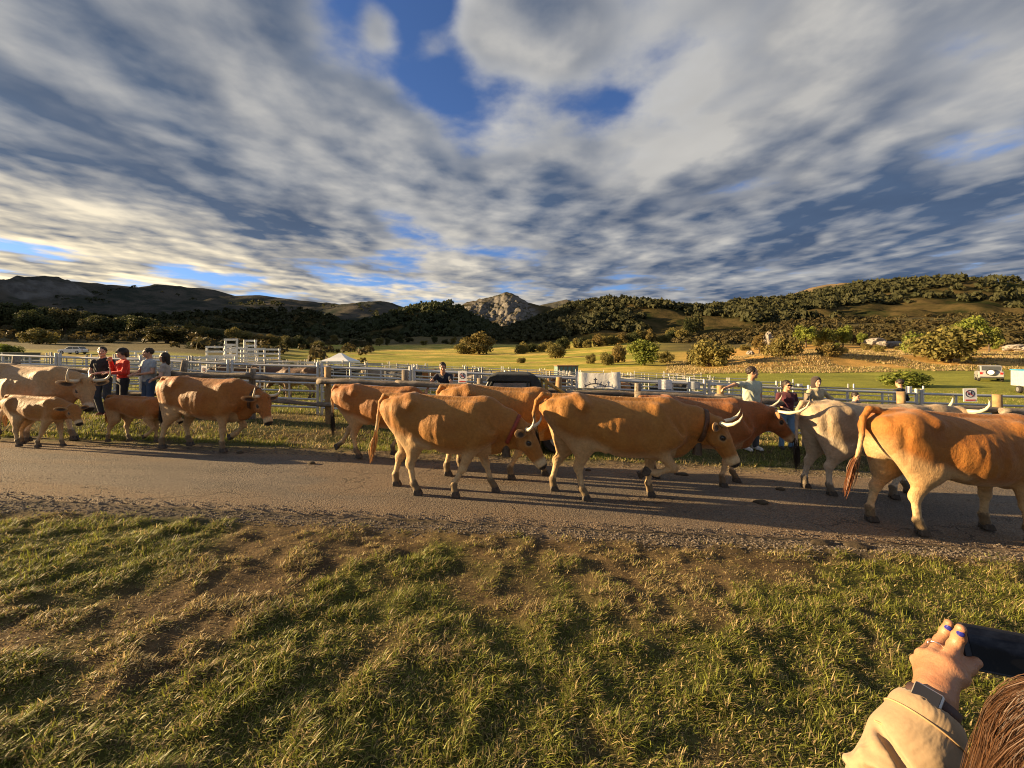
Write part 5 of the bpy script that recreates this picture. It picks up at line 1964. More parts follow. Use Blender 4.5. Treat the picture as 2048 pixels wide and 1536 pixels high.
def plant_proto(seed, kind):
    rng = np.random.default_rng(seed)
    mb = MB()
    lobes = []
    if kind == 'bush':            # unit height 1
        for i in range(9):
            a = rng.random() * 6.28
            r = 0.50 * rng.random() ** .6
            hh = 0.16 + 0.55 * rng.random() * (1 - r * .75)
            rr = 0.17 + 0.14 * rng.random()
            lobes.append((r * math.cos(a), r * math.sin(a), hh, rr * 1.15, rr * 1.15, rr))
            mb.tube([(0.05 * math.cos(a), 0.05 * math.sin(a), -0.05), (0.5 * r * math.cos(a), 0.5 * r * math.sin(a), hh * .6), (r * math.cos(a), r * math.sin(a), hh)], [0.022, 0.014, 0.006], 5)
        lobes += [(0.28 * math.cos(q), 0.28 * math.sin(q), 0.14, 0.24, 0.24, 0.16) for q in (0.4, 2.4, 4.4)]
        V, F, A = leaf_cloud(lobes, 3200, 0.080, seed)
    elif kind == 'tree':
        mb.tube([(0, 0, -0.05), (0.01, 0, 0.15), (-0.01, 0.01, 0.38), (0.0, 0, 0.7)], [0.040, 0.032, 0.022, 0.008], 7)
        for i in range(12):
            a = i * 2.4 + rng.random()
            z = 0.34 + 0.55 * (i / 12)
            r = (0.34 - 0.20 * abs(i / 12 - 0.35)) * (0.7 + .4 * rng.random())
            rr = 0.13 + 0.09 * rng.random()
            lobes.append((r * math.cos(a), r * math.sin(a), z, rr, rr, rr * .85))
            mb.tube([(0, 0, z - 0.16), (r * .55 * math.cos(a), r * .55 * math.sin(a), z - .05), (r * math.cos(a), r * math.sin(a), z)], [0.014, 0.010, 0.004], 5)
        lobes.append((0, 0, 0.62, 0.24, 0.24, 0.22))
        V, F, A = leaf_cloud(lobes, 3000, 0.065, seed)
    elif kind == 'poplar':
        mb.tube([(0, 0, -0.05), (0, 0, 0.5), (0, 0, 0.95)], [0.022, 0.014, 0.004], 6)
        for i in range(14):
            z = 0.16 + 0.78 * i / 14
            r = 0.14 * math.sin(math.pi * min(1, (z + .12)) ** .9) + 0.03
            a = i * 2.4
            lobes.append((r * .35 * math.cos(a), r * .35 * math.sin(a), z, r * .8, r * .8, 0.085))
            mb.tube([(0, 0, z - .1), (r * .6 * math.cos(a), r * .6 * math.sin(a), z + .03)], [0.008, 0.003], 4)
        V, F, A = leaf_cloud(lobes, 1500, 0.055, seed)
    else:                        # broad oak
        mb.tube([(0, 0, -0.05), (0.02, 0, 0.2), (0.0, 0.02, 0.45)], [0.05, 0.04, 0.02], 7)
        for i in range(15):
            a = i * 2.4 + rng.random()
            z = 0.16 + 0.64 * rng.random()
            r = 0.48 * math.sqrt(rng.random()) * (1.12 - z * .6)
            rr = 0.16 + 0.10 * rng.random()
            lobes.append((r * math.cos(a), r * math.sin(a), z, rr * 1.1, rr * 1.1, rr * .9))
            mb.tube([(0, 0, 0.25), (r * .6 * math.cos(a), r * .6 * math.sin(a), z - .08), (r * math.cos(a), r * math.sin(a), z)], [0.02, 0.012, 0.004], 5)
        V, F, A = leaf_cloud(lobes, 3200, 0.075, seed)
    return mb.mesh('trunk', smooth=True), (V, F, A)


PROTO = {}
for kind, k in (('bush', 4), ('tree', 3), ('poplar', 2), ('oak', 4)):
    for i in range(k):
        tm, (V, F, A) = plant_proto(900 + i * 17 + len(kind), kind)
        tm.materials.append(BARK)
        for mn, mt in (('olive', LEAF_OLIVE), ('green', LEAF_GREEN), ('dark', LEAF_DARK)):
            me = np_mesh('crown', V, F, False, {'rnd': A})
            me.materials.append(mt)
            PROTO[(kind, i, mn)] = (tm, me)
_pc = [0]


def plant(kind, px, d, h_px, w_px, mn, label, group, name=None, sink=0.0):
    """h_px and w_px are the height and width it has in the photograph"""
    _pc[0] += 1
    n = {'bush': 4, 'tree': 3, 'poplar': 2, 'oak': 4}[kind]
    tm, cm = PROTO[(kind, _pc[0] % n, mn)]
    g = stand(px, d)
    o = empty(name or ('bush' if kind == 'bush' else 'poplar_tree' if kind == 'poplar' else 'tree'), g - Vector((0, 0, sink)), _pc[0] * 1.7)
    hgt, wid = h_px * d / F_PX, w_px * d / F_PX
    wk = {'bush': 1.35, 'tree': 0.95, 'poplar': 0.36, 'oak': 1.25}[kind]
    o.scale = (wid / wk, wid / wk, hgt / 0.93)
    tag(o, label, 'bush' if kind == 'bush' else 'tree', group)
    link('trunk', tm, None, o)
    link('crown', cm, None, o)
    return o


# bushes and trees that can be told apart
for k, px, d, h_, w_, mn, lab in (
    ('oak', 958, 185, 44, 84, 'olive', 'tall olive tree with rounded crown standing alone in the pale valley field'),
    ('bush', 930, 180, 26, 50, 'olive', 'low olive bush at the left foot of the lone valley tree'),
    ('bush', 1112, 128, 30, 46, 'olive', 'rounded grey-olive bush in the middle of the valley field'),
    ('bush', 1042, 105, 14, 24, 'olive', 'tiny dry bush alone on the mown field'),
    ('bush', 1181, 92, 22, 26, 'olive', 'small round bush left of the bright green tree'),
    ('bush', 1214, 84, 30, 40, 'olive', 'grey twiggy bush at the left of the bright green tree'),
    ('bush', 1236, 92, 38, 44, 'olive', 'tall olive bush just behind the bright green tree'),
    ('oak', 1288, 80, 52, 78, 'green', 'bright green spreading tree on the bank beyond the field'),
    ('bush', 1330, 86, 26, 36, 'olive', 'low bush at the right of the bright green tree'),
    ('bush', 1425, 69, 62, 98, 'olive', 'large tangled olive bush on the golden bank left of the polo-shirted man'),
    ('bush', 1392, 76, 46, 52, 'olive', 'bush joining the left side of the large tangled bush'),
    ('bush', 1565, 69, 52, 64, 'olive', 'tangled bush on the golden bank right above the polo-shirted man'),
    ('bush', 1662, 66, 30, 50, 'olive', 'low straggling bush midway along the golden bank'),
    ('tree', 1518, 88, 40, 28, 'olive', 'slim yellowish tree beside the grey rock pinnacle'),
    ('tree', 1612, 108, 42, 44, 'green', 'leftmost of three pale green young trees on the terrace'),
    ('tree', 1652, 108, 36, 40, 'green', 'middle one of three pale green young trees on the terrace'),
    ('tree', 1686, 108, 40, 36, 'green', 'rightmost of three pale green young trees on the terrace'),
    ('tree', 1724, 112, 26, 22, 'green', 'small pale tree right of the three young terrace trees'),
    ('bush', 1893, 64, 76, 120, 'olive', 'biggest olive bush on the bank above the far right cow'),
    ('bush', 1845, 76, 54, 66, 'green', 'green bush at the left flank of the biggest olive bush'),
    ('tree', 1940, 80, 70, 66, 'green', 'pale green tree rising behind the biggest olive bush'),
    ('tree', 1978, 84, 52, 44, 'green', 'pale green tree at the right of the biggest olive bush'),
    ('bush', 1812, 36, 34, 96, 'green', 'low spreading green bush in the grass just behind the steel pens'),
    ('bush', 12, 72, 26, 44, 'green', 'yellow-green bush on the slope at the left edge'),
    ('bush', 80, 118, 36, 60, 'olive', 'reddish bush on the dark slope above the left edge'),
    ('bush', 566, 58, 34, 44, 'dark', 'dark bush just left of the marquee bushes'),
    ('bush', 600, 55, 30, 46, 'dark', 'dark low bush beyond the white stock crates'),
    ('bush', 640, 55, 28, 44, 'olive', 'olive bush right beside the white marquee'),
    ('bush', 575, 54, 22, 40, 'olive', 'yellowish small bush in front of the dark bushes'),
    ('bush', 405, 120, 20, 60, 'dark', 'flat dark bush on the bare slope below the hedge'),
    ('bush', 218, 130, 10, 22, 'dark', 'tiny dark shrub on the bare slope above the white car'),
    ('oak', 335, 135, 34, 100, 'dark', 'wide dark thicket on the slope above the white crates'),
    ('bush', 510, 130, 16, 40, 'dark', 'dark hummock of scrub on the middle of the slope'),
    ('tree', 1080, 700, 16, 14, 'dark', 'single dark tree at the foot of the rocky peak'),
):
    plant(k, px, d, h_, w_, mn, lab, 'bushes and trees scattered over the fields')
rng = random.Random(11)
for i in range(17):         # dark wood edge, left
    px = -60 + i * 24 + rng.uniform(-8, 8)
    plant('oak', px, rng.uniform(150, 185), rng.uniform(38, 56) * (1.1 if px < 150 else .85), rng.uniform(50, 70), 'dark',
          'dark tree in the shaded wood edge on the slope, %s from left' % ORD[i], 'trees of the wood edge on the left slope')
for i, (px, d, h_) in enumerate(((338, 300, 22), (346, 305, 18), (372, 300, 20), (380, 310, 24), (388, 300, 16))):
    plant('poplar', px, d, h_, 9, 'olive', 'pale slender poplar above the dark thicket, %s from left of five' % ORD[i], 'slender poplars on the left')
for i in range(15):         # hedge, left centre
    px = 395 + i * 17 + rng.uniform(-6, 6)
    plant('bush', px, rng.uniform(190, 240), rng.uniform(18, 30), rng.uniform(28, 40), rng.choice(('olive', 'olive', 'dark')),
          'bush in the uneven hedge left of the valley field, %s from left' % ORD[i], 'bushes of the hedge on the left slope')
for i in range(24):         # hedge, right centre
    px = 1040 + i * 14 + rng.uniform(-7, 7)
    plant('bush', px, 200 + i * 3 + rng.uniform(-15, 15), rng.uniform(18, 30), rng.uniform(24, 40), rng.choice(('olive', 'olive', 'dark')),
          'bush in the long hedge beyond the valley field, %s from left' % ORD[i], 'bushes of the long hedge beyond the valley field')
for i in range(15):         # far trees on the valley floor
    px = 600 + i * 22 + rng.uniform(-6, 6)
    plant('oak', px, rng.uniform(330, 420), rng.uniform(9, 17), rng.uniform(14, 24), rng.choice(('olive', 'dark', 'dark')),
          'small distant tree at the head of the valley field, %s from left' % ORD[i], 'distant trees at the head of the valley')
for i in range(6):
    plant('poplar', 1372 + i * 6, 330 + 4 * i, rng.uniform(40, 50), 13, 'dark', 'tall dark poplar at the forest foot, %s from left of six' % ORD[i], 'dark poplars at the forest foot')
for i in range(16):         # scrub on the right terraces
    plant('bush', 1480 + 36 * i + rng.uniform(-12, 12), rng.uniform(72, 120), rng.uniform(9, 18), rng.uniform(16, 34), rng.choice(('olive', 'olive', 'green')),
          'low scrubby bush on the dry terraces, %s from left' % ORD[i], 'low bushes on the dry terraces')

# rock pinnacle and boulders
ROCK = pmat('grey_rock', (0.30, 0.27, 0.235), (0.16, 0.145, 0.125), 0.9, 0.95, 0.9, 0.25, detail=8)


def rock(px, d, w_px, h_px, seed, label, name='boulder'):
    rr = np.random.default_rng(seed)
    bm = bmesh.new()
    bmesh.ops.create_icosphere(bm, subdivisions=4, radius=1.0)
    V = np.array([v.co for v in bm.verts])
    disp = 0.62 + 0.75 * np.abs(fbm(V[:, 0] * 2.1 + seed, V[:, 2] * 1.6 + V[:, 1] * 2.3, 5, seed) - .3)
    V = V * disp[:, None]
    V = np.round(V * 3.2 + 0.5 * rr.random(3)) / 3.2 * 0.35 + V * 0.65
    F = np.array([[v.index for v in f.verts] for f in bm.faces])
    bm.free()
    wid, hgt = w_px * d / F_PX / 2, h_px * d / F_PX
    V = V * np.array((wid, wid, hgt * 0.56)) + np.array((0, 0, hgt * 0.42))
    o = link(name, np_mesh(name, V, F, False), ROCK, None, stand(px, d))
    return tag(o, label, 'rock')


rock(1537, 96, 24, 44, 5, 'tall grey rock pinnacle standing upright above the terrace', 'rock_pinnacle')
rock(1752, 104, 44, 22, 7, 'broad pale grey boulder on the terrace left of the big bush')
rock(1785, 108, 36, 17, 8, 'lower grey boulder just right of the broad one')
rock(2030, 96, 44, 14, 9, 'flat dark boulder on the terrace at the right edge')
rock(1500, 88, 18, 10, 10, 'small grey boulder at the foot of the pinnacle')


# woods on the hills: a mass of crowns
def wood_mass(name, ridge, n, size, seed, mask, mat, tlim=(0.05, 1.02), sub=1, near_y=None):
    XX, YY, ZZ, T = ridge
    rr = np.random.default_rng(seed)
    nx, ny = XX.shape
    nq = 26 if sub else 14
    dq = rr.normal(size=(nq, 3))
    dq /= np.linalg.norm(dq, axis=1)[:, None]
    dq[:, 2] = np.abs(dq[:, 2]) * 1.1 - 0.25
    nq_n = dq + rr.normal(size=(nq, 3)) * 0.45 + np.array((0, 0, 0.2))
    nq_n /= np.linalg.norm(nq_n, axis=1)[:, None]
    tq = np.cross(nq_n, rr.normal(size=(nq, 3)))
    tq /= np.linalg.norm(tq, axis=1)[:, None]
    bq = np.cross(nq_n, tq)
    cq = dq * (0.75 + 0.35 * rr.random((nq, 1)))
    B = np.stack([cq - tq * .40, cq + bq * .32, cq + tq * .40, cq - bq * .32], 1).reshape(-1, 3)
    BF = np.arange(4 * nq).reshape(-1, 4)
    got = []
    while len(got) < n:
        fi, fj = rr.random(4000) * (nx - 1.01), rr.random(4000) * (ny - 1.01)
        i, j = fi.astype(int), fj.astype(int)
        x = XX[i, j] + (fi - i) * (XX[1, 0] - XX[0, 0])
        y = YY[i, j] + (fj - j) * (YY[i, j + 1] - YY[i, j])
        z = ZZ[i, j] * (1 - (fj - j)) + ZZ[i, j + 1] * (fj - j)
        ok = mask(x, y, z, T[i, j]) > rr.random(4000)
        got += list(zip(x[ok], y[ok], z[ok]))
    P = np.array(got[:n])
    s = size * (0.55 + 0.8 * rr.random(n))
    jit = 1 + 0.30 * (rr.random((n, len(B))) - 0.5)
    yaw = rr.random(n) * 6.28
    c, sn = np.cos(yaw)[:, None], np.sin(yaw)[:, None]
    bx = B[None, :, 0] * c - B[None, :, 1] * sn
    by = B[None, :, 0] * sn + B[None, :, 1] * c
    V = np.stack([bx * jit, by * jit, B[None, :, 2] * jit * (0.9 + 0.4 * rr.random((n, 1)))], -1) * s[:, None, None]
    V = V + P[:, None, :] + np.stack([0 * s, 0 * s, s * 0.55], -1)[:, None, :]
    F = (BF[None] + (np.arange(n) * len(B))[:, None, None]).reshape(-1, 4)
    o = link(name, np_mesh(name, V.reshape(-1, 3), F, False, {'rnd': np.repeat(rr.random(n), len(B)) * .6 + .4 * rr.random(n * len(B))}), mat)
    tag(o, kind='stuff')
    return o


FOREST = leaf_mat('forest_leaf', (0.028, 0.038, 0.015), (0.060, 0.066, 0.025), (0.054, 0.053, 0.022))
SCRUB = leaf_mat('scrub_leaf', (0.050, 0.050, 0.020), (0.10, 0.080, 0.030), (0.08, 0.06, 0.025))


def forest_mask(x, y, z, t):
    n = fbm(x / 90, y / 70, 4, 77)
    px = x / y * F_PX + CX
    dens = sstep(0.36, 0.52, n + 0.35 * sstep(0.15, 0.6, t) - 0.10)
    clear = sstep(1760, 2000, px) * sstep(0.40, 0.55, fbm(x / 60, y / 40, 3, 78)) * 0.85
    return dens * (1 - clear) * (t > 0.16)


wood_mass('forest', RIDGES['forest'], 7000, 4.8, 101, forest_mask, FOREST)
wood_mass('forest', RIDGES['wood'], 1500, 8.0, 102, lambda x, y, z, t: sstep(0.35, 0.55, fbm(x / 120, y / 120, 3, 79) + 0.3 * t), FOREST)
wood_mass('forest', RIDGES['low'], 1100, 6.5, 103, lambda x, y, z, t: sstep(0.48, 0.60, fbm(x / 90, y / 90, 3, 80) + 0.15 * (1 - t)), FOREST)
wood_mass('forest', RIDGES['far'], 2200, 9.0, 104, lambda x, y, z, t: sstep(0.50, 0.58, fbm(x / 260, y / 200, 3, 81)) * (t < 0.72), FOREST, sub=0)
wood_mass('forest', RIDGES['peak'], 700, 6.0, 106, lambda x, y, z, t: sstep(0.45, 0.55, fbm(x / 80, y / 80, 3, 84)) * (t < 0.38), FOREST, sub=0)
wood_mass('forest', RIDGES['dome'], 700, 7.0, 107, lambda x, y, z, t: sstep(0.45, 0.55, fbm(x / 90, y / 90, 3, 85)) * (t < 0.45), FOREST, sub=0)
# scrub on the slopes at the right and left
gxs, gys = np.meshgrid(np.linspace(90, 620, 200), np.linspace(120, 380, 100), indexing='ij')
wood_mass('shrubbery', (gxs, gys, gz(gxs, gys), gxs * 0), 1500, 1.9, 105,
          lambda x, y, z, t: sstep(0.44, 0.60, fbm(x / 40, y / 12, 3, 82)) * (x / y > 0.42) * (x / y < 1.5), SCRUB)
gxs, gys = np.meshgrid(np.linspace(-520, -30, 200), np.linspace(95, 420, 120), indexing='ij')
wood_mass('shrubbery', (gxs, gys, gz(gxs, gys), gxs * 0), 700, 1.8, 108,
          lambda x, y, z, t: sstep(0.50, 0.62, fbm(x / 30, y / 20, 3, 83)) * (x / y < -0.35) * (x / y > -1.5), SCRUB)


# ---------------------------------------------------------------- grass
m, nt, b, out = new_mat('grass_blade')
c = attr(nt, 'tint', 'Color')
setin(nt, b, 'Base Color', c)
b.inputs['Roughness'].default_value = 0.55
b.inputs['Specular IOR Level'].default_value = 0.3
tr = nt.nodes.new('ShaderNodeBsdfTranslucent')
nt.links.new(c.s, tr.inputs['Color'])
mx = nt.nodes.new('ShaderNodeMixShader')
mx.inputs[0].default_value = 0.35
nt.links.new(b.outputs[0], mx.inputs[1])
nt.links.new(tr.outputs[0], mx.inputs[2])
nt.links.new(mx.outputs[0], out.inputs['Surface'])
GRASS = m


def grass(name, x, y, hgt, wid, green, seed, flat=0.55, segs=2):
    rr = np.random.default_rng(seed)
    n = len(x)
    z = gz(x, y) - 0.004
    a = rr.random(n) * 6.28
    lean = np.clip(flat + 0.35 * rr.normal(size=n), 0.05, 1.5)
    dirx, diry = np.cos(a) + 0.35, np.sin(a)
    sidex, sidey = -np.sin(a + rr.normal(size=n) * .6), np.cos(a + rr.normal(size=n) * .6)
    P0 = np.stack([x, y, z], 1)
    ax = np.stack([dirx * np.sin(lean), diry * np.sin(lean), np.cos(lean)], 1)
    ax2 = np.stack([dirx * np.sin(lean * 1.6), diry * np.sin(lean * 1.6), np.cos(np.minimum(lean * 1.6, 1.75))], 1)
    sd = np.stack([sidex, sidey, 0 * sidex], 1) * (wid * .5)[:, None]
    P1 = P0 + ax * (hgt * .55)[:, None]
    P2 = P1 + ax2 * (hgt * .45)[:, None]
    if segs == 2:
        V = np.stack([P0 - sd, P0 + sd, P1 + sd * .8, P1 - sd * .8, P2 + sd * .18, P2 - sd * .18], 1)
        idx = np.array([[0, 1, 2, 3], [3, 2, 4, 5]])
    else:
        V = np.stack([P0 - sd, P0 + sd, P2 + sd * .3, P2 - sd * .3], 1)
        idx = np.array([[0, 1, 2, 3]])
    k = V.shape[1]
    F = (idx[None] + (np.arange(n) * k)[:, None, None]).reshape(-1, 4)
    g1, g2 = np.array((0.115, 0.140, 0.018)), np.array((0.26, 0.265, 0.050))
    s1, s2 = np.array((0.48, 0.37, 0.175)), np.array((0.21, 0.15, 0.07))
    u = rr.random(n)[:, None]
    isg = (rr.random(n) < green)[:, None]
    col = np.where(isg, g1 + (g2 - g1) * u, s2 + (s1 - s2) * u) * (0.45 + 1.15 * rr.random(n) ** 1.3)[:, None]
    me = np_mesh(name, V.reshape(-1, 3), F, True, {'tint': np.repeat(col, k, 0)})
    return tag(link(name, me, GRASS), kind='stuff')


rr = np.random.default_rng(202)
N = 640000
yy_ = 1.25 + (4.35 - 1.25) * rr.random(N) ** 0.85
xx_ = (rr.random(N) * 2 - 1) * (1.42 * yy_ + 0.35)
patch = fbm(xx_ * 0.9, yy_ * 0.9, 4, 21) + 0.25 * (fbm(xx_ * 3.1, yy_ * 3.1, 3, 22) - .5)
tuft = fbm(xx_ * 5.5, yy_ * 5.5, 3, 23)
gr_ = sstep(0.34, 0.58, patch + green_bias(xx_, yy_))
dist_road = road_near(xx_) - yy_
dn = (0.46 + 0.26 * gr_ + 0.62 * sstep(.42, .62, tuft)) * sstep(0.05, 0.70, dist_road + 0.35 * (tuft - .5)) * np.clip(1.1 - yy_ * 0.11, 0.5, 1)
keep = (rr.random(N) < dn * 0.80) & (dist_road > -0.12)
xx_, yy_, gr_, tuft = xx_[keep], yy_[keep], gr_[keep], tuft[keep]
n = len(xx_)
hg = (0.011 + 0.024 * rr.random(n)) * (0.70 + 0.35 * gr_ + 1.0 * sstep(.48, .72, tuft)) * (1.0 + 0.25 * sstep(2.6, 1.6, yy_))
gg = np.clip(0.13 + 0.55 * gr_ + .3 * (tuft - .5), 0, 1)
ww = 0.0034 + 0.0026 * rr.random(n)
nearb = yy_ < 2.5
grass('grass', xx_[nearb], yy_[nearb], hg[nearb], ww[nearb], gg[nearb], 203, 1.0)
grass('grass', xx_[~nearb], yy_[~nearb], hg[~nearb], ww[~nearb] * 1.15, gg[~nearb], 204, 1.0, 1)
# long tufts
N = 240
tx = (rr.random(N) * 2 - 1) * 4.2
ty = 1.3 + 2.4 * rr.random(N)
pt_ = fbm(tx * 0.9, ty * 0.9, 4, 21)
tx, ty = tx[(pt_ > .47) & (np.abs(tx) < 1.4 * ty + .3)], ty[(pt_ > .47) & (np.abs(tx) < 1.4 * ty + .3)]
bx_ = np.repeat(tx, 90) + rr.normal(size=len(tx) * 90) * 0.040
by_ = np.repeat(ty, 90) + rr.normal(size=len(tx) * 90) * 0.040
grass('grass', bx_, by_, 0.030 + 0.045 * rr.random(len(bx_)), 0.0032 + 0.002 * rr.random(len(bx_)), np.full(len(bx_), .86), 205, 0.55)
# far verge between road and fence, then the pens
N = 150000
yy_ = 6.5 + 4.2 * rr.random(N) ** 1.1
xx_ = (rr.random(N) * 2 - 1) * (1.40 * yy_)
patch = fbm(xx_ * 0.8, yy_ * 0.8, 4, 24)
keep = (rr.random(N) < 0.25 + 0.75 * sstep(.38, .6, patch)) & (yy_ > road_far(xx_) + 0.34 + 0.6 * (patch - .4))
xx_, yy_, patch = xx_[keep], yy_[keep], patch[keep]
n = len(xx_)
grass('grass', xx_, yy_, 0.03 + 0.055 * rr.random(n), 0.007 + 0.004 * rr.random(n), np.clip(0.12 + 0.75 * sstep(.40, .66, patch), 0, .85), 206, 0.55, 1)
N = 70000
yy_ = 10.5 + 22 * rr.random(N) ** 1.4
xx_ = (rr.random(N) * 2 - 1) * (1.40 * yy_)
grass('grass', xx_, yy_, 0.06 + 0.08 * rr.random(N), 0.014 + 0.006 * rr.random(N), np.full(N, .75), 207, 0.5, 1)
# tall dry grass along the golden bank
N = 60000
yy_ = 56 + 34 * rr.random(N)
xx_ = yy_ * (0.40 + 1.0 * rr.random(N))
kp = fbm(xx_ / 5, yy_ / 3, 3, 25) > 0.44
xx_, yy_ = xx_[kp], yy_[kp]
grass('grass', xx_, yy_, 0.14 + 0.22 * rr.random(len(xx_)), 0.07 + 0.06 * rr.random(len(xx_)), np.full(len(xx_), .10), 208, 0.35, 1)

# ---------------------------------------------------------------- loose stones and dung along the road edges
GRAVEL = pmat('gravel_stone', (0.17, 0.14, 0.11), (0.09, 0.075, 0.062), 14, 0.9, 0.3, 0.01)


def pebbles(name, x, y, z, s, seed):
    rr = np.random.default_rng(seed)
    bm = bmesh.new()
    bmesh.ops.create_icosphere(bm, subdivisions=1, radius=1.0)
    B = np.array([v.co for v in bm.verts])
    BF = np.array([[v.index for v in f.verts] for f in bm.faces])
    bm.free()
    BF = BF[::1]
    n = len(x)
    V = B[None] * (1 + 0.5 * (rr.random((n, len(B), 1)) - .5)) * np.stack([s, s * .8, s * .6], -1)[:, None, :]
    V = V + np.stack([x, y, z + s * .2], -1)[:, None, :]
    F = (BF[None] + (np.arange(n) * len(B))[:, None, None]).reshape(-1, 3)
    return tag(link(name, np_mesh(name, V.reshape(-1, 3), F, False), GRAVEL), kind='stuff')


N = 13000
px_ = (rr.random(N) * 2 - 1) * 7.2
near_edge = rr.random(N) < 0.62
py_ = np.where(near_edge, road_near(px_) - 0.10 + 0.14 * rr.normal(size=N), road_far(px_) + 0.18 + 0.18 * rr.normal(size=N))
on = (py_ > road_near(px_) + .04) & (py_ < road_far(px_) - .02)
pz_ = np.where(on, gz0(px_, py_) + 0.012, gz(px_, py_))
pebbles('gravel', px_, py_, pz_, 0.005 + 0.011 * rr.random(N) ** 2.5, 301)
N = 1600
px_ = (rr.random(N) * 2 - 1) * 7.0
t_ = rr.random(N)
py_ = road_near(px_) * (1 - t_) + road_far(px_) * t_
pz_ = gz0(px_, py_) + 0.035 * (1 - (2 * t_ - 1) ** 2) + 0.005
pebbles('gravel', px_, py_, pz_, 0.003 + 0.006 * rr.random(N) ** 2, 302)
DUNG = pmat('dung', (0.040, 0.030, 0.018), (0.065, 0.048, 0.026), 14, 0.8, 0.6, 0.02)
for i, (px, py, sz, lab) in enumerate(((1362, 952, 0.20, 'flat dark dung pat on the road behind the bell of the front cow'), (1522, 1012, 0.17, 'dark dung pat on the road below the two horned heads'),
                                       (622, 932, 0.11, 'small dung pat on the road behind the orange rump'), (1640, 1083, 0.19, 'dark dung pat in the gravel at the near road edge'),
                                       (1712, 1090, 0.22, 'long dark clod of dung beside the pat at the road edge'), (1176, 945, 0.09, 'small dark dung pat beneath the middle cow'),
                                       (480, 908, 0.10, 'little dung smear on the road before the left cow'), (1560, 985, 0.13, 'trampled dung heap by the pale cow hooves'))):
    d = 1384.0 / ((py - CY) - 0.045 * (px - CX))
    x = (px - CX) / F_PX * d
    bm = bmesh.new()
    bmesh.ops.create_icosphere(bm, subdivisions=3, radius=1.0)
    V = np.array([v.co for v in bm.verts])
    F = np.array([[v.index for v in f.verts] for f in bm.faces])
    bm.free()
    V = V * (0.7 + 0.6 * fbm(V[:, 0] * 2.2 + i * 5, V[:, 1] * 2.2 + V[:, 2], 3, 400 + i))[:, None] * np.array((sz * .55, sz * .36, 0.030))
    zz_ = road_z(x, d) if road_near(x) < d < road_far(x) else float(gz(x, d))
    tag(link('dung_pat', np_mesh('dung_pat', V, F), DUNG, None, (x, d, zz_ + 0.006)), lab, 'dung pat', 'dung pats on the road')


# ---------------------------------------------------------------- the herd on the road
def foot(px, d, yaw=0.0):
    x = (px - CX) / F_PX * d
    return x


def place(xc, d):
    return (xc, d, float(gz0(xc, d)) + (0.03 if road_near(xc) < d < road_far(xc) else 0.0) + 0.004)


cow('cow', 'cream cow with only its back showing at the far left edge behind another', place(-10.6, 7.55), R(-1), 0.98, coat='cream', fr='fwd', fl='back', hr='back', hl='fwd', seed=1, h=0.02)
cow('cow', 'pale cream horned cow behind the nearest calf, head lowered at left', place(-8.55, 6.75), R(-4), 1.0, coat='cream', fl='fwd', fr='back', hl='back', hr='step',
    poll=(1.20, 0.0, 1.17), hyaw=-22, pitch=60, horn_shape='up', horn=1.15, seed=2)
cow('calf', 'tan calf at the left edge walking in front of a pale horned cow', place(-7.72, 6.22), R(-3), 0.635, coat='tan', calf=True, fl='step', fr='back', hl='mid', hr='fwd',
    poll=(1.12, -0.02, 1.16), hyaw=-15, pitch=48, switch='pale', cat='calf', group='calves walking with the herd', seed=3, h=0.018)
cow('calf', 'orange calf with its head hidden behind the cow ahead', place(-6.72, 6.85), R(-2), 0.64, coat='orange', calf=True, fl='mid', fr='lift', hl='fwd', hr='slightback',
    poll=(1.14, 0, 1.15), pitch=52, switch='orange', cat='calf', group='calves walking with the herd', seed=4, h=0.018)
cow('cow', 'orange horned cow with a dark collar walking past the group of four people', place(-5.22, 6.5), R(-3), 0.925, coat='orange', fl='lift', fr='mid', hl='step', hr='slightback',
    poll=(1.20, -0.02, 1.10), hyaw=-24, pitch=58, horn_shape='up', horn=0.95, collar='brown', seed=5)
cow('cow', 'orange cow with a black tail whose head is hidden behind the cow in front', place(-2.27, 6.45), R(-3), 0.925, coat='orange', fl='back', fr='step', hl='lift', hr='fwd',
    poll=(1.20, 0.05, 1.02), pitch=60, seed=6)
cow('cow', 'lean tan cow with red collar in the front row, head before the next rump', place(-0.93, 4.92), R(-3), 0.965, coat='tan', fl='fwd', fr='back', hl='slightback', hr='fwd',
    poll=(1.24, -0.10, 1.01), hyaw=-14, pitch=57, horn_shape='up', horn=0.85, collar='red', bell=True, switch='pale', seed=7, L=0.97,
    tail=[(-0.80, 0, 1.350), (-0.885, 0, 1.345), (-0.945, 0, 1.25), (-0.965, 0, 1.05), (-0.985, 0.0, 0.86), (-1.01, 0.0, 0.70)], h=0.0135)
cow('cow', 'tan cow whose back rises between the two front row cows', place(-0.27, 5.72), R(-2), 1.03, coat='tan', fl='fwd', fr='back', hl='mid', hr='slightback',
    poll=(1.20, 0.05, 1.05), pitch=60, seed=8, switch='orange')
cow('cow', 'big tan cow in mid-road with a bell and pale horns, front leg lifted', place(1.27, 5.0), R(-2), 1.03, L=1.10, coat='tan', fl='mid', fr='tuck', hl='slightback', hr='fwd',
    poll=(1.40, -0.10, 1.12), hyaw=-26, pitch=62, horn_shape='fwd', horn=1.0, collar='brown', bell=True, switch='black', seed=9, h=0.0135,
    tail=[(-0.80, 0, 1.350), (-0.885, 0, 1.36), (-0.955, 0, 1.27), (-0.985, 0.02, 1.10), (-0.96, 0.04, 0.92), (-0.93, 0.06, 0.76)])
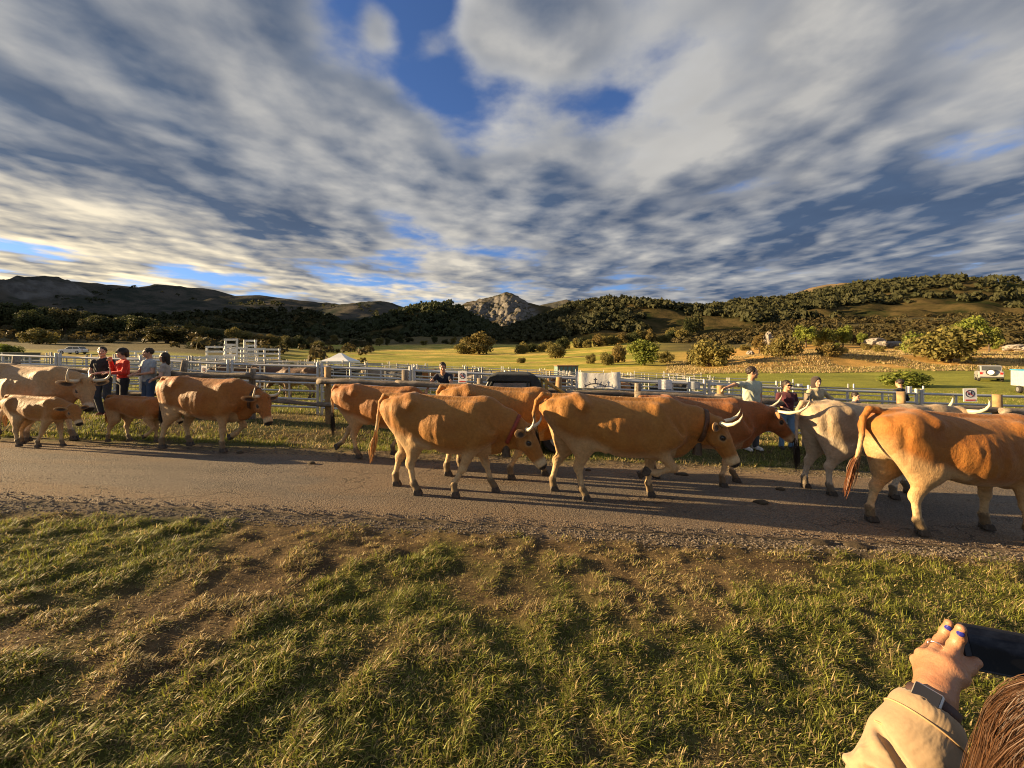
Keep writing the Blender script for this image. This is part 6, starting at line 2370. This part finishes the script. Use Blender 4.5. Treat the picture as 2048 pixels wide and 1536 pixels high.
cow('cow', 'dark red cow with wide horns walking beyond the belled cow', place(2.72, 5.82), R(-2), 1.0, coat='red', fl='fwd', fr='slightback', hl='mid', hr='lift',
    poll=(1.26, 0.02, 1.24), hyaw=-4, pitch=47, horn_shape='fwd', horn=1.45, seed=10)
cow('cow', 'pale grey cow with a long black tail, rump towards the women', place(5.10, 5.60), R(-3), 1.03, L=1.06, coat='grey', fl='fwd', fr='back', hl='slightback', hr='mid',
    poll=(1.36, 0.0, 1.36), pitch=35, hyaw=0, horn_shape='up', horn=0.95, switch='black', seed=11, fat=1.05, muscle=1.1,
    tail=[(-0.80, 0, 1.355), (-0.89, 0, 1.35), (-0.945, 0, 1.25), (-0.955, 0.0, 1.05), (-0.95, 0.0, 0.86), (-0.94, 0.0, 0.66)])
cow('cow', 'orange-brown cow nearest at right, cropped by the frame, rump lit by the sun', place(4.98, 4.38), R(-5), 1.06, L=1.04, coat='orange', fl='mid', fr='step', hl='slightback', hr='step',
    poll=(1.30, 0.0, 1.22), pitch=45, switch='rust', seed=12, fat=1.06, muscle=1.14, h=0.0135,
    tail=[(-0.80, 0, 1.370), (-0.89, 0.0, 1.375), (-0.965, -0.02, 1.27), (-0.99, -0.05, 1.07), (-1.03, -0.07, 0.88), (-1.09, -0.09, 0.70)])

# ---------------------------------------------------------------- cattle in the pens
for i, (px, d, rz, coat, lab) in enumerate((
    (600, 14.6, 178, 'brown', 'brown cow penned directly behind the rails left of the marquee'), (545, 15.6, 20, 'brown', 'dark brown penned cow below the white slatted crates'),
    (690, 18.8, 185, 'black', 'black penned cow under the white marquee'), (752, 19.5, 10, 'ash', 'pale ash penned cow right of the marquee'),
    (812, 17.0, 170, 'black', 'black penned cow behind the rails left of the leaning man'), (850, 20.0, 30, 'orange', 'orange penned cow half hidden by the leaning man'),
    (968, 14.8, 8, 'ash', 'ash grey penned cow right of the warning sign'), (930, 19.0, 190, 'brown', 'dark brown penned cow behind the warning sign'),
    (1245, 14.0, 60, 'orange', 'orange penned cow right of the banner'), (1268, 14.8, 80, 'black', 'black penned cow right of the banner'),
    (1345, 15.2, 185, 'black', 'black penned cow behind the paper notices'), (1120, 19.5, 15, 'brown', 'brown penned cow behind the yellow roll bar'),
    (470, 16.4, 200, 'brown', 'brown penned cow at the foot of the tall crates'), (640, 22, 0, 'ash', 'pale penned cow far back near the marquee'))):
    x = (px - CX) / F_PX * d
    g = ground_point(x, d)
    cow('cow', lab, g, R(rz), 0.90, coat=coat, poll=(1.2, 0, 1.15 + 0.1 * (i % 3 - 1)), pitch=50, seed=40 + i, h=0.030, group='cattle standing in the pens', udder=False, hl='step' if i % 2 else 'mid', horn=0.8 if i % 2 else 0)

# ---------------------------------------------------------------- onlookers
def spot(px, d):
    x = (px - CX) / F_PX * d
    return (x, d, float(gz(x, d)) + 0.005)


POL = (0.46, 0.49, 0.38)
person('person', 'person in a black T-shirt and dark jeans, leftmost of the four by the fence', spot(206, 9.25), R(-75), 1.63, top=(0.022, 0.022, 0.024), top_name='t_shirt', legs=(0.055, 0.065, 0.085),
       head_turn=20, head_tilt=-6, skin=SKIN_L, shoes=pmat('shoe_red', (0.22, 0.05, 0.04), (0.16, 0.04, 0.03), 20, .6, .1, .003),
       pose={'el_l': (0.10, 0.25, 1.13), 'wr_l': (0.24, 0.06, 1.10), 'el_r': (0.0, -0.26, 1.12), 'wr_r': (0.16, -0.16, 1.0), 'an_r': (-0.05, -0.06, 0.085)})
person('person', 'person in a bright red jacket and sunglasses, one hand at the mouth', spot(246, 9.15), R(-115), 1.60, top=(0.62, 0.035, 0.018), top_name='jacket', sleeve=1.95, legs=(0.025, 0.025, 0.03), legs_name='trousers',
       female=True, sunglasses=True, hair=HAIR_DK, hair_len=0.06, head_turn=-35, skin=SKIN_L, cap=(0.03, 0.03, 0.03),
       pose={'el_r': (0.10, -0.26, 1.15), 'wr_r': (0.20, -0.10, 1.42), 'el_l': (0.08, 0.25, 1.13), 'wr_l': (0.25, -0.02, 1.12)})
person('person', 'person in a grey T-shirt and blue jeans between the red jacket and the dark-haired one', spot(298, 9.3), R(-110), 1.63, top=(0.36, 0.40, 0.42), top_name='t_shirt', legs=(0.06, 0.10, 0.18), build=1.1,
       head_turn=-15, pose={'el_l': (0.06, 0.27, 1.14), 'wr_l': (0.26, 0.10, 1.10), 'el_r': (0.06, -0.27, 1.14), 'wr_r': (0.27, -0.12, 1.10)})
person('person', 'person with dark bobbed hair and beige top, rightmost of the four by the fence', spot(330, 9.2), R(-150), 1.53, top=(0.40, 0.345, 0.30), top_name='top', legs=(0.20, 0.30, 0.30), legs_name='trousers', female=True,
       hair=HAIR_DK, hair_len=0.16, head_turn=-20, skin=SKIN_L, sleeve=0.5, pose={'el_l': (0.04, 0.24, 1.13), 'wr_l': (0.22, 0.05, 1.05), 'el_r': (0.04, -0.24, 1.13), 'wr_r': (0.22, -0.05, 1.04)})
person('person', 'person in a navy top leaning both arms on the log fence', (-1.66, fence_y(-1.66) + 0.42, float(gz(-1.66, 9.5))), R(-98), 1.66, top=(0.022, 0.025, 0.04), top_name='shirt', legs=(0.06, 0.06, 0.08), head_turn=22, head_tilt=8,
       pose={'pelvis': (-0.12, 0, 0.95), 'chest': (0.06, 0, 1.25), 'neck': (0.13, 0, 1.40), 'head': (0.19, 0, 1.55), 'sh_l': (0.10, 0.18, 1.33), 'sh_r': (0.10, -0.18, 1.33),
             'el_l': (0.30, 0.26, 1.14), 'wr_l': (0.44, 0.10, 1.10), 'el_r': (0.30, -0.30, 1.16), 'wr_r': (0.47, -0.30, 1.02), 'hip_l': (-0.12, 0.09, 0.92), 'hip_r': (-0.12, -0.09, 0.92)})
person('person', 'person in a pale green polo shirt, one arm stretched out onto a fence post', spot(1503, 8.42), R(-78), 1.80, top=POL, top_name='polo_shirt', legs=(0.075, 0.075, 0.08), legs_name='jeans', build=1.10, head_turn=48,
       shoes=SHOE_W, pose={'el_r': (0.02, -0.44, 1.39), 'wr_r': (0.04, -0.66, 1.33), 'el_l': (-0.06, 0.27, 1.15), 'wr_l': (-0.02, 0.25, 0.92)}, sleeve=0.6)
person('person', 'person in a maroon top and blue jeans with sunglasses and hair tied back', spot(1573, 8.62), R(-100), 1.52, top=(0.085, 0.022, 0.030), top_name='top', legs=(0.16, 0.27, 0.40), female=True, sunglasses=True,
       hair=HAIR_DK, hair_len=0.03, head_turn=15, sleeve=0.5, pose={'el_l': (0.02, 0.25, 1.12), 'wr_l': (0.20, 0.14, 0.98), 'el_r': (0.02, -0.24, 1.12), 'wr_r': (0.22, -0.10, 1.05)})
person('person', 'person in a sand-coloured jacket with a dark scarf round the head', spot(1632, 9.2), R(-85), 1.60, top=(0.42, 0.35, 0.22), top_name='jacket', sleeve=1.9, legs=(0.05, 0.05, 0.06), female=True, hood=(0.05, 0.035, 0.03), skin=SKIN_L,
       head_turn=-8, pose={'el_r': (0.10, -0.34, 1.20), 'wr_r': (0.22, -0.46, 1.14), 'el_l': (0.10, 0.34, 1.20), 'wr_l': (0.24, 0.30, 1.12)})
person('person', 'child with dark hair peeping over the back of the pale grey cow', spot(1710, 9.0), R(-75), 1.30, top=(0.10, 0.10, 0.13), top_name='t_shirt', legs=(0.05, 0.06, 0.09), skin=SKIN_L, head_turn=10)
person('person', 'person in black standing inside the pens behind the small white notice', spot(1800, 11.6), R(100), 1.62, top=(0.02, 0.022, 0.03), top_name='jacket', sleeve=1.9, legs=(0.03, 0.03, 0.04))


# ---------------------------------------------------------------- the woman filming, close at lower right
W = world_at
arm_root = empty('person', (0.60, 0.42, float(gz(0.60, 0.42))))
tag(arm_root, 'person in a tan jacket with long brown hair and blue nails holding up a phone', 'person')
AO = np.array(arm_root.location)


def wp(px, py, d):
    return np.array(W(px, py, d)) - AO


wrist = wp(1868, 1398, 0.665)
elbow = np.array((0.455, 0.545, 0.945)) - AO
head_c = np.array((0.668, 0.400, 1.312)) - AO
sh_l = np.array((0.46, 0.46, 1.10)) - AO
sh_r = np.array((0.70, 0.25, 1.10)) - AO
chest = np.array((0.58, 0.355, 1.00)) - AO
pelv = np.array((0.56, 0.36, 0.72)) - AO
gz_l = AO[2]
s = SDF()
s.cone(pelv, chest, 0.12, 0.12, 0.05)
s.cone(chest, head_c - np.array((0, 0, 0.16)), 0.11, 0.055, 0.05)
s.cone(head_c - np.array((0, 0, 0.18)), head_c - np.array((0, 0, 0.06)), 0.052, 0.055, 0.03)
s.ell(head_c, (0.085, 0.088, 0.112), k=0.03)
s.ell(head_c + np.array((0.05, 0.06, -0.05)), (0.05, 0.05, 0.07), k=0.03)
s.ell(head_c + np.array((0.075, 0.092, -0.03)), (0.014, 0.014, 0.022), k=0.02)
s.cone(chest + np.array((-.04, .03, .06)), sh_l, 0.07, 0.05, 0.04)
s.cone(chest + np.array((.04, -.03, .06)), sh_r, 0.07, 0.05, 0.04)
s.cone(sh_l, elbow, 0.046, 0.040, 0.03)
r_el, r_wr = np.array((0.92, 0.42, 0.95)) - AO, np.array((1.00, 0.66, 1.14)) - AO
s.cone(sh_r, r_el, 0.046, 0.040, 0.03)
s.cone(r_el, r_wr, 0.040, 0.026, 0.03)
for q, sgn in ((np.array((-0.06, 0.06, 0)), 1), (np.array((0.06, -0.06, 0)), -1)):
    kn = pelv * np.array((1, 1, 0.52)) + q * 1.1
    an = np.array((pelv[0], pelv[1], 0.08)) + q * 1.2
    s.cone(pelv + q, kn, 0.085, 0.055, 0.04)
    s.cone(kn, an, 0.052, 0.036, 0.03)
    s.cone(an, an + np.array((0.08, 0.10, -0.04)), 0.036, 0.03, 0.03)
s.cone(elbow, wrist, 0.040, 0.0265, 0.02)
bodyV, bodyF = s.mesh(0.010)

# the left hand, fingers closed round the end of the phone
s = SDF()
kI, kM, kR, kP = wp(1893, 1331, 0.694), wp(1866, 1315, 0.716), wp(1848, 1312, 0.735), wp(1836, 1323, 0.748)
s.cone(elbow + (wrist - elbow) * 0.72, wrist, 0.030, 0.0262, 0.02, 1.12, (1, 0, 0))
hub = wrist + (0.5 * (kI + kP) - wrist) * 0.25
for kn, r in ((kI, 0.0126), (kM, 0.0124), (kR, 0.0118), (kP, 0.0106)):
    s.cone(wrist + (kn - wrist) * 0.12 + (kn - hub) * 0.05, kn, 0.0168, r, 0.015)
jI, jM = wp(1909, 1293, 0.716), wp(1880, 1283, 0.742)
s.chain([kI, jI, wp(1918, 1273, 0.714), wp(1922, 1257, 0.704)], [0.0116, 0.0100, 0.0094, 0.0076], 0.006)
s.chain([kM, jM, wp(1892, 1263, 0.746), wp(1898, 1246, 0.740)], [0.0110, 0.0090, 0.0083, 0.0068], 0.006)
s.chain([kR, wp(1866, 1290, 0.778), wp(1888, 1282, 0.800), wp(1918, 1280, 0.800)], [0.0115, 0.0096, 0.0088, 0.0076], 0.006)
s.chain([kP, wp(1850, 1308, 0.790), wp(1873, 1301, 0.806), wp(1896, 1300, 0.803)], [0.0104, 0.0088, 0.0080, 0.0068], 0.006)
t0, t1, t2, t3 = wp(1888, 1376, 0.672), wp(1911, 1349, 0.688), wp(1930, 1334, 0.702), wp(1952, 1324, 0.706)
s.chain([t0, t1, t2, t3], [0.0150, 0.0128, 0.0108, 0.0090], 0.014)
s.cone(t1, kI, 0.010, 0.008, 0.02)
handV, handF = s.mesh(0.0030)
link('body', np_mesh('body', np.concatenate([bodyV, handV]), np.concatenate([bodyF, handF + len(bodyV)])), skin_mat('skin_near', (0.40, 0.205, 0.110)), arm_root)
NAIL = pmat('blue_nail', (0.022, 0.028, 0.26), (0.018, 0.024, 0.22), 40, 0.15, 0.0, spec=0.6)
for tip, base, nn in ((wp(1923, 1254, 0.7045), wp(1921.5, 1266, 0.710), 0.0080), (wp(1898, 1244, 0.7385), wp(1896.5, 1256, 0.746), 0.0071)):
    e = SDF()
    ax = tip - base
    ln = np.linalg.norm(ax)
    ax /= ln
    view = -(tip + AO - np.array(cam.location))
    view /= np.linalg.norm(view)
    nrm = view - ax * (view @ ax)
    nrm /= np.linalg.norm(nrm)
    M = np.stack([ax, np.cross(nrm, ax), nrm], 1)
    e.ell(base + ax * ln * 0.5 + nrm * nn, (0.0080, 0.0056, 0.0032), M, 0.002)
    link('fingernail', np_mesh('fingernail', *e.mesh(0.0011)), NAIL, arm_root)
mb = MB()
rc = kM + (jM - kM) * 0.55
axd = (jM - kM)
axd = Vector(axd).normalized()
a_ = axd.orthogonal().normalized()
b_ = axd.cross(a_)
mb.tube([Vector(rc) + (a_ * math.cos(q) + b_ * math.sin(q)) * 0.0128 for q in (2 * math.pi * k / 20 for k in range(21))], 0.0011, 6)
mb.build('finger_ring', pmat('ring_silver', (0.75, 0.72, 0.66), (0.7, 0.67, 0.6), 20, 0.2, 0, metal=1.0), arm_root, smooth=True)

# jacket
JK = cloth_mat('tan_jacket', (0.335, 0.235, 0.140), 0.75)
fa = (wrist - elbow) / np.linalg.norm(wrist - elbow)
g = SDF()
cuff_end = wrist - fa * 0.030
g.cone(cuff_end - fa * 0.014, cuff_end - fa * 0.062, 0.0475, 0.0520, 0.012)
g.cone(cuff_end - fa * 0.072, elbow + fa * 0.05, 0.0545, 0.074, 0.018)
g.cone(elbow + fa * 0.05, elbow, 0.074, 0.070, 0.02)
g.cone(elbow, sh_l, 0.070, 0.080, 0.04)
rngj = np.random.default_rng(8)
side1 = np.cross(fa, (0, 0, 1.0))
side1 /= np.linalg.norm(side1)
side2 = np.cross(side1, fa)
for t, a, r in ((0.30, 0.3, 0.012), (0.42, 2.3, 0.014), (0.50, 1.1, 0.013), (0.60, 3.4, 0.012), (0.22, 1.8, 0.010), (0.36, 4.2, .012), (0.68, 2.0, .010), (0.47, 0.4, .011), (0.56, 2.7, .012)):
    c0 = elbow + (wrist - elbow) * t
    rr0 = 0.070 - 0.022 * t
    p1 = c0 + (side1 * math.cos(a) + side2 * math.sin(a)) * rr0
    p2 = c0 + fa * 0.05 + (side1 * math.cos(a + 1.2) + side2 * math.sin(a + 1.2)) * (rr0 - 0.004)
    g.cone(p1, p2, r * 0.95, r * 0.5, 0.007)
g.cone(chest, chest + np.array((0, 0, 0.09)), 0.16, 0.12, 0.06)
g.cone(pelv, chest, 0.165, 0.16, 0.06)
g.cone(chest + np.array((-.04, .03, .05)), sh_l, 0.10, 0.085, 0.05)
g.cone(chest + np.array((.04, -.03, .05)), sh_r, 0.10, 0.085, 0.05)
g.cone(sh_r, r_el, 0.078, 0.066, 0.04)
g.cone(r_el, r_el + (r_wr - r_el) * .9, 0.066, 0.05, 0.03)
for t, a, da, r in ((0.40, 1.2, 1.6, 0.012), (0.52, 2.4, -1.5, 0.011), (0.62, 0.9, 1.4, 0.009), (0.34, 4.4, 1.2, 0.012), (0.47, 3.6, 1.3, .011)):
    c0 = elbow + (wrist - elbow) * t
    rr0 = 0.078 - 0.024 * t
    p1 = c0 + (side1 * math.cos(a) + side2 * math.sin(a)) * rr0
    p2 = c0 + fa * 0.055 + (side1 * math.cos(a + da) + side2 * math.sin(a + da)) * (rr0 - 0.002)
    g.cone(p1, p2, r, r * 0.5, 0.010, neg=True)
g.cone(wrist - fa * 0.05, wrist + fa * 0.05, 0.034, 0.036, 0.006, neg=True)
link('jacket', np_mesh('jacket', *g.mesh(0.0042)), JK, arm_root)
for back, rr1 in ((0.066, 0.0535), (0.020, 0.0480)):
    mb = MB()
    cc = cuff_end - fa * back
    mb.tube([Vector(cc + (side1 * math.cos(q) + side2 * math.sin(q)) * (rr1 + 0.001)) for q in (2 * math.pi * k / 40 for k in range(41))], 0.0016, 6, cap=False)
    mb.build('seam', pmat('seam_thread', (0.42, 0.28, 0.14), (0.34, 0.22, 0.11), 60, .8, .2, .001), arm_root, smooth=True)
e = SDF()
for q in (np.array((-0.06, 0.06, 0)), np.array((0.06, -0.06, 0))):
    kn = pelv * np.array((1, 1, 0.52)) + q * 1.1
    an = np.array((pelv[0], pelv[1], 0.12)) + q * 1.2
    e.cone(pelv + q, kn, 0.10, 0.072, 0.04)
    e.cone(kn, an, 0.07, 0.06, 0.04)
link('trousers', np_mesh('trousers', *e.mesh(0.014)), cloth_mat('near_trousers', (0.05, 0.06, 0.09)), arm_root)
# hair: a cap of strands falling over head and shoulder
rngh = np.random.default_rng(77)
paths = []
for lk in range(520):
    th = rngh.random() * 6.283
    ph = math.acos(1 - 1.05 * rngh.random())
    d = np.array((math.sin(ph) * math.cos(th), math.sin(ph) * math.sin(th), math.cos(ph)))
    face = d[0] * 0.62 + d[1] * 0.78
    if face > 0.5 and d[2] < 0.8:
        continue
    out_h = np.array((d[0], d[1], 0.0))
    out_h /= np.linalg.norm(out_h) + 1e-6
    sway = rngh.normal(size=3) * 0.014
    ln_, wv, ph0 = 0.30 + 0.14 * rngh.random(), 0.004 + 0.006 * rngh.random(), rngh.random() * 6
    rad = np.array((0.098, 0.102, 0.118)) * (0.98 + 0.07 * rngh.random())
    core = []
    for k in range(13):
        t = k / 12
        ph2 = min(ph + t * ln_ / 0.115, 1.62)
        fall = max(0.0, ph + t * ln_ / 0.115 - 1.62) * 0.115
        q = np.array((math.sin(ph2) * math.cos(th), math.sin(ph2) * math.sin(th), math.cos(ph2))) * rad
        q[2] -= fall
        q += out_h * (0.010 * math.sin(min(1, fall * 9) * 1.5)) + sway * t + np.array((math.cos(th + 1.57), math.sin(th + 1.57), 0)) * wv * math.sin(t * 7 + ph0)
        core.append(head_c + q)
    core = np.array(core)
    pw = core + AO
    sx0 = CX + F_PX * pw[:, 0] / pw[:, 1]
    sy0 = CY - F_PX * (pw[:, 2] - CAM_H) / pw[:, 1]
    dense_l = bool(((sx0 < 2300) & (sy0 < 1750)).any())
    for c_ in range(150 if dense_l else 8):
        o_ = rngh.normal(size=3) * 0.0055
        paths.append(core + o_ * np.linspace(0.6, 1.25, 13)[:, None])
strand_obj('hair', paths, 0.00024, 0.00015, hair_mat('hair_chestnut', (0.022, 0.009, 0.005), (0.100, 0.046, 0.020)), arm_root, 5)
e = SDF()
e.ell(head_c + np.array((-0.006, -0.008, 0.004)), (0.092, 0.095, 0.112), k=0.03)
e.cone(head_c + np.array((-.03, -.035, -.02)), head_c + np.array((-.04, -.04, -.26)), 0.085, 0.075, 0.04)
e.ell(head_c + np.array((0.11, 0.13, -0.06)), (0.085, 0.095, 0.13), k=0.02, neg=True)
link('hair_cap', np_mesh('hair_cap', *e.mesh(0.008), True, None), pmat('hair_under', (0.045, 0.020, 0.010), (0.07, 0.032, 0.016), 40, 0.6, 0.5, 0.006), arm_root)

# watch on the wrist
wt_root = empty('wrist_watch', Vector(AO))
tag(wt_root, 'smart watch with a square black face on the wrist at the tan cuff', 'watch')
wc = wrist - fa * 0.012
outv = np.array(cam.location) - (wc + AO) + np.array((-0.30, 0.10, 0.35))
outv -= fa * (outv @ fa)
outv /= np.linalg.norm(outv)
sidev = np.cross(fa, outv)
Mw = Matrix(np.stack([sidev, fa, outv], 1).tolist())
MB().box(wc + outv * 0.0335, (0.036, 0.029, 0.009), Mw).build('case', pmat('watch_case', (0.62, 0.58, 0.52), (0.55, 0.51, 0.46), 20, 0.3, 0, metal=0.7), wt_root, bevel=0.003)
MB().box(wc + outv * 0.0384, (0.032, 0.024, 0.0016), Mw).build('face', GLASS_DK, wt_root, bevel=0.0006)
V2, F2 = [], []
for i in range(36):
    a = 2 * math.pi * i / 36
    dr = (outv * math.cos(a) * 0.0305 + sidev * math.sin(a) * 0.0315)
    for w_, t in ((-0.011, 1.0), (0.011, 1.0), (0.011, 1.07), (-0.011, 1.07)):
        V2.append(wc + dr * t + fa * w_)
for i in range(36):
    j = (i + 1) % 36
    for k in range(4):
        F2.append((i * 4 + k, i * 4 + (k + 1) % 4, j * 4 + (k + 1) % 4, j * 4 + k))
link('strap', np_mesh('strap', np.array(V2), np.array(F2)), pmat('watch_strap', (0.05, 0.03, 0.028), (0.07, 0.04, 0.035), 30, .6, .2, .002), wt_root)

# phone, held sideways
pTL, pBL, pTR = np.array(W(1911, 1243, 0.735)), np.array(W(1917, 1318, 0.715)), np.array(W(2060, 1270, 0.712))
ux = (pTR - pTL)
plen = 0.150
ux /= np.linalg.norm(ux)
uz = pTL - pBL
uz -= ux * (uz @ ux)
ph = np.linalg.norm(uz)
uz /= ph
uy = np.cross(uz, ux)
ph = 0.074
pc = pTL + ux * plen / 2 - uz * ph / 2
phone = empty('phone', Vector(pc))
tag(phone, 'dark phone held sideways in a black case, its screen towards the viewer', 'phone')
Mp = Matrix(np.stack([ux, uy, uz], 1).tolist())


def rounded(w_, h__, r, n=6):
    o = []
    for cx_, cy_, a0 in ((w_ / 2 - r, h__ / 2 - r, 0), (-w_ / 2 + r, h__ / 2 - r, 90), (-w_ / 2 + r, -h__ / 2 + r, 180), (w_ / 2 - r, -h__ / 2 + r, 270)):
        for k in range(n + 1):
            a = R(a0 + 90 * k / n)
            o.append((cx_ + r * math.cos(a), cy_ + r * math.sin(a)))
    return o


sgn = 1 if uy @ (np.array(cam.location) - pc) > 0 else -1
o = MB().prism(rounded(plen, ph, 0.011), -0.0055, 0.0055).build('case', pmat('phone_case', (0.012, 0.013, 0.018), (0.02, 0.02, 0.026), 20, 0.35, 0.05, .001), phone, bevel=0.0012)
o.matrix_basis = Mp.to_4x4()
m, nt, b, out = new_mat('phone_screen')
tc = texcoord(nt, 'Object')
sp = nt.nodes.new('ShaderNodeSeparateXYZ')
nt.links.new(tc.s, sp.inputs[0])
sx_, sz_ = X(nt, sp.outputs[0]), X(nt, sp.outputs[2])
edge_n = noise(nt, tc, 60, 5, .6)
up_ = (sz_ + sx_ * 0.10 + (edge_n - .5) * 0.012).step(-0.002, 0.006)
cl = noise(nt, vec(nt, sx_ * 25.0, 0.0, sz_ * 70.0), 1.0, 5, .6)
c = mixc(nt, up_, mixc(nt, edge_n.step(.55, .8), (0.004, 0.004, 0.004), (0.03, 0.025, 0.015)), mixc(nt, cl.step(.35, .75), (0.010, 0.014, 0.030), (0.075, 0.085, 0.115)))  # clouded upper part is a sky reflection painted into the screen colour
setin(nt, b, 'Base Color', (0.004, 0.004, 0.005))
b.inputs['Specular IOR Level'].default_value = 0.10
setin(nt, b, 'Emission Color', c)
b.inputs['Emission Strength'].default_value = 0.05
b.inputs['Roughness'].default_value = 0.1
o = MB().prism(rounded(plen - 0.022, ph - 0.008, 0.006), sgn * 0.0057, sgn * 0.0062).build('screen', m, phone)
o.matrix_basis = Mp.to_4x4()
mr, nt, b, out = new_mat('screen_red_text')
setin(nt, b, 'Base Color', (0.2, 0.02, 0.02))
setin(nt, b, 'Emission Color', (0.9, 0.12, 0.09))
b.inputs['Emission Strength'].default_value = 0.12
mb = MB()
for k in range(7):
    mb.box((0.030 * 1 + 0.0032 * k, sgn * 0.0065, 0.021), (0.0022, 0.0003, 0.0030 + 0.0008 * (k % 2)))
o = mb.build('screen_text', mr, phone)
o.matrix_basis = Mp.to_4x4()
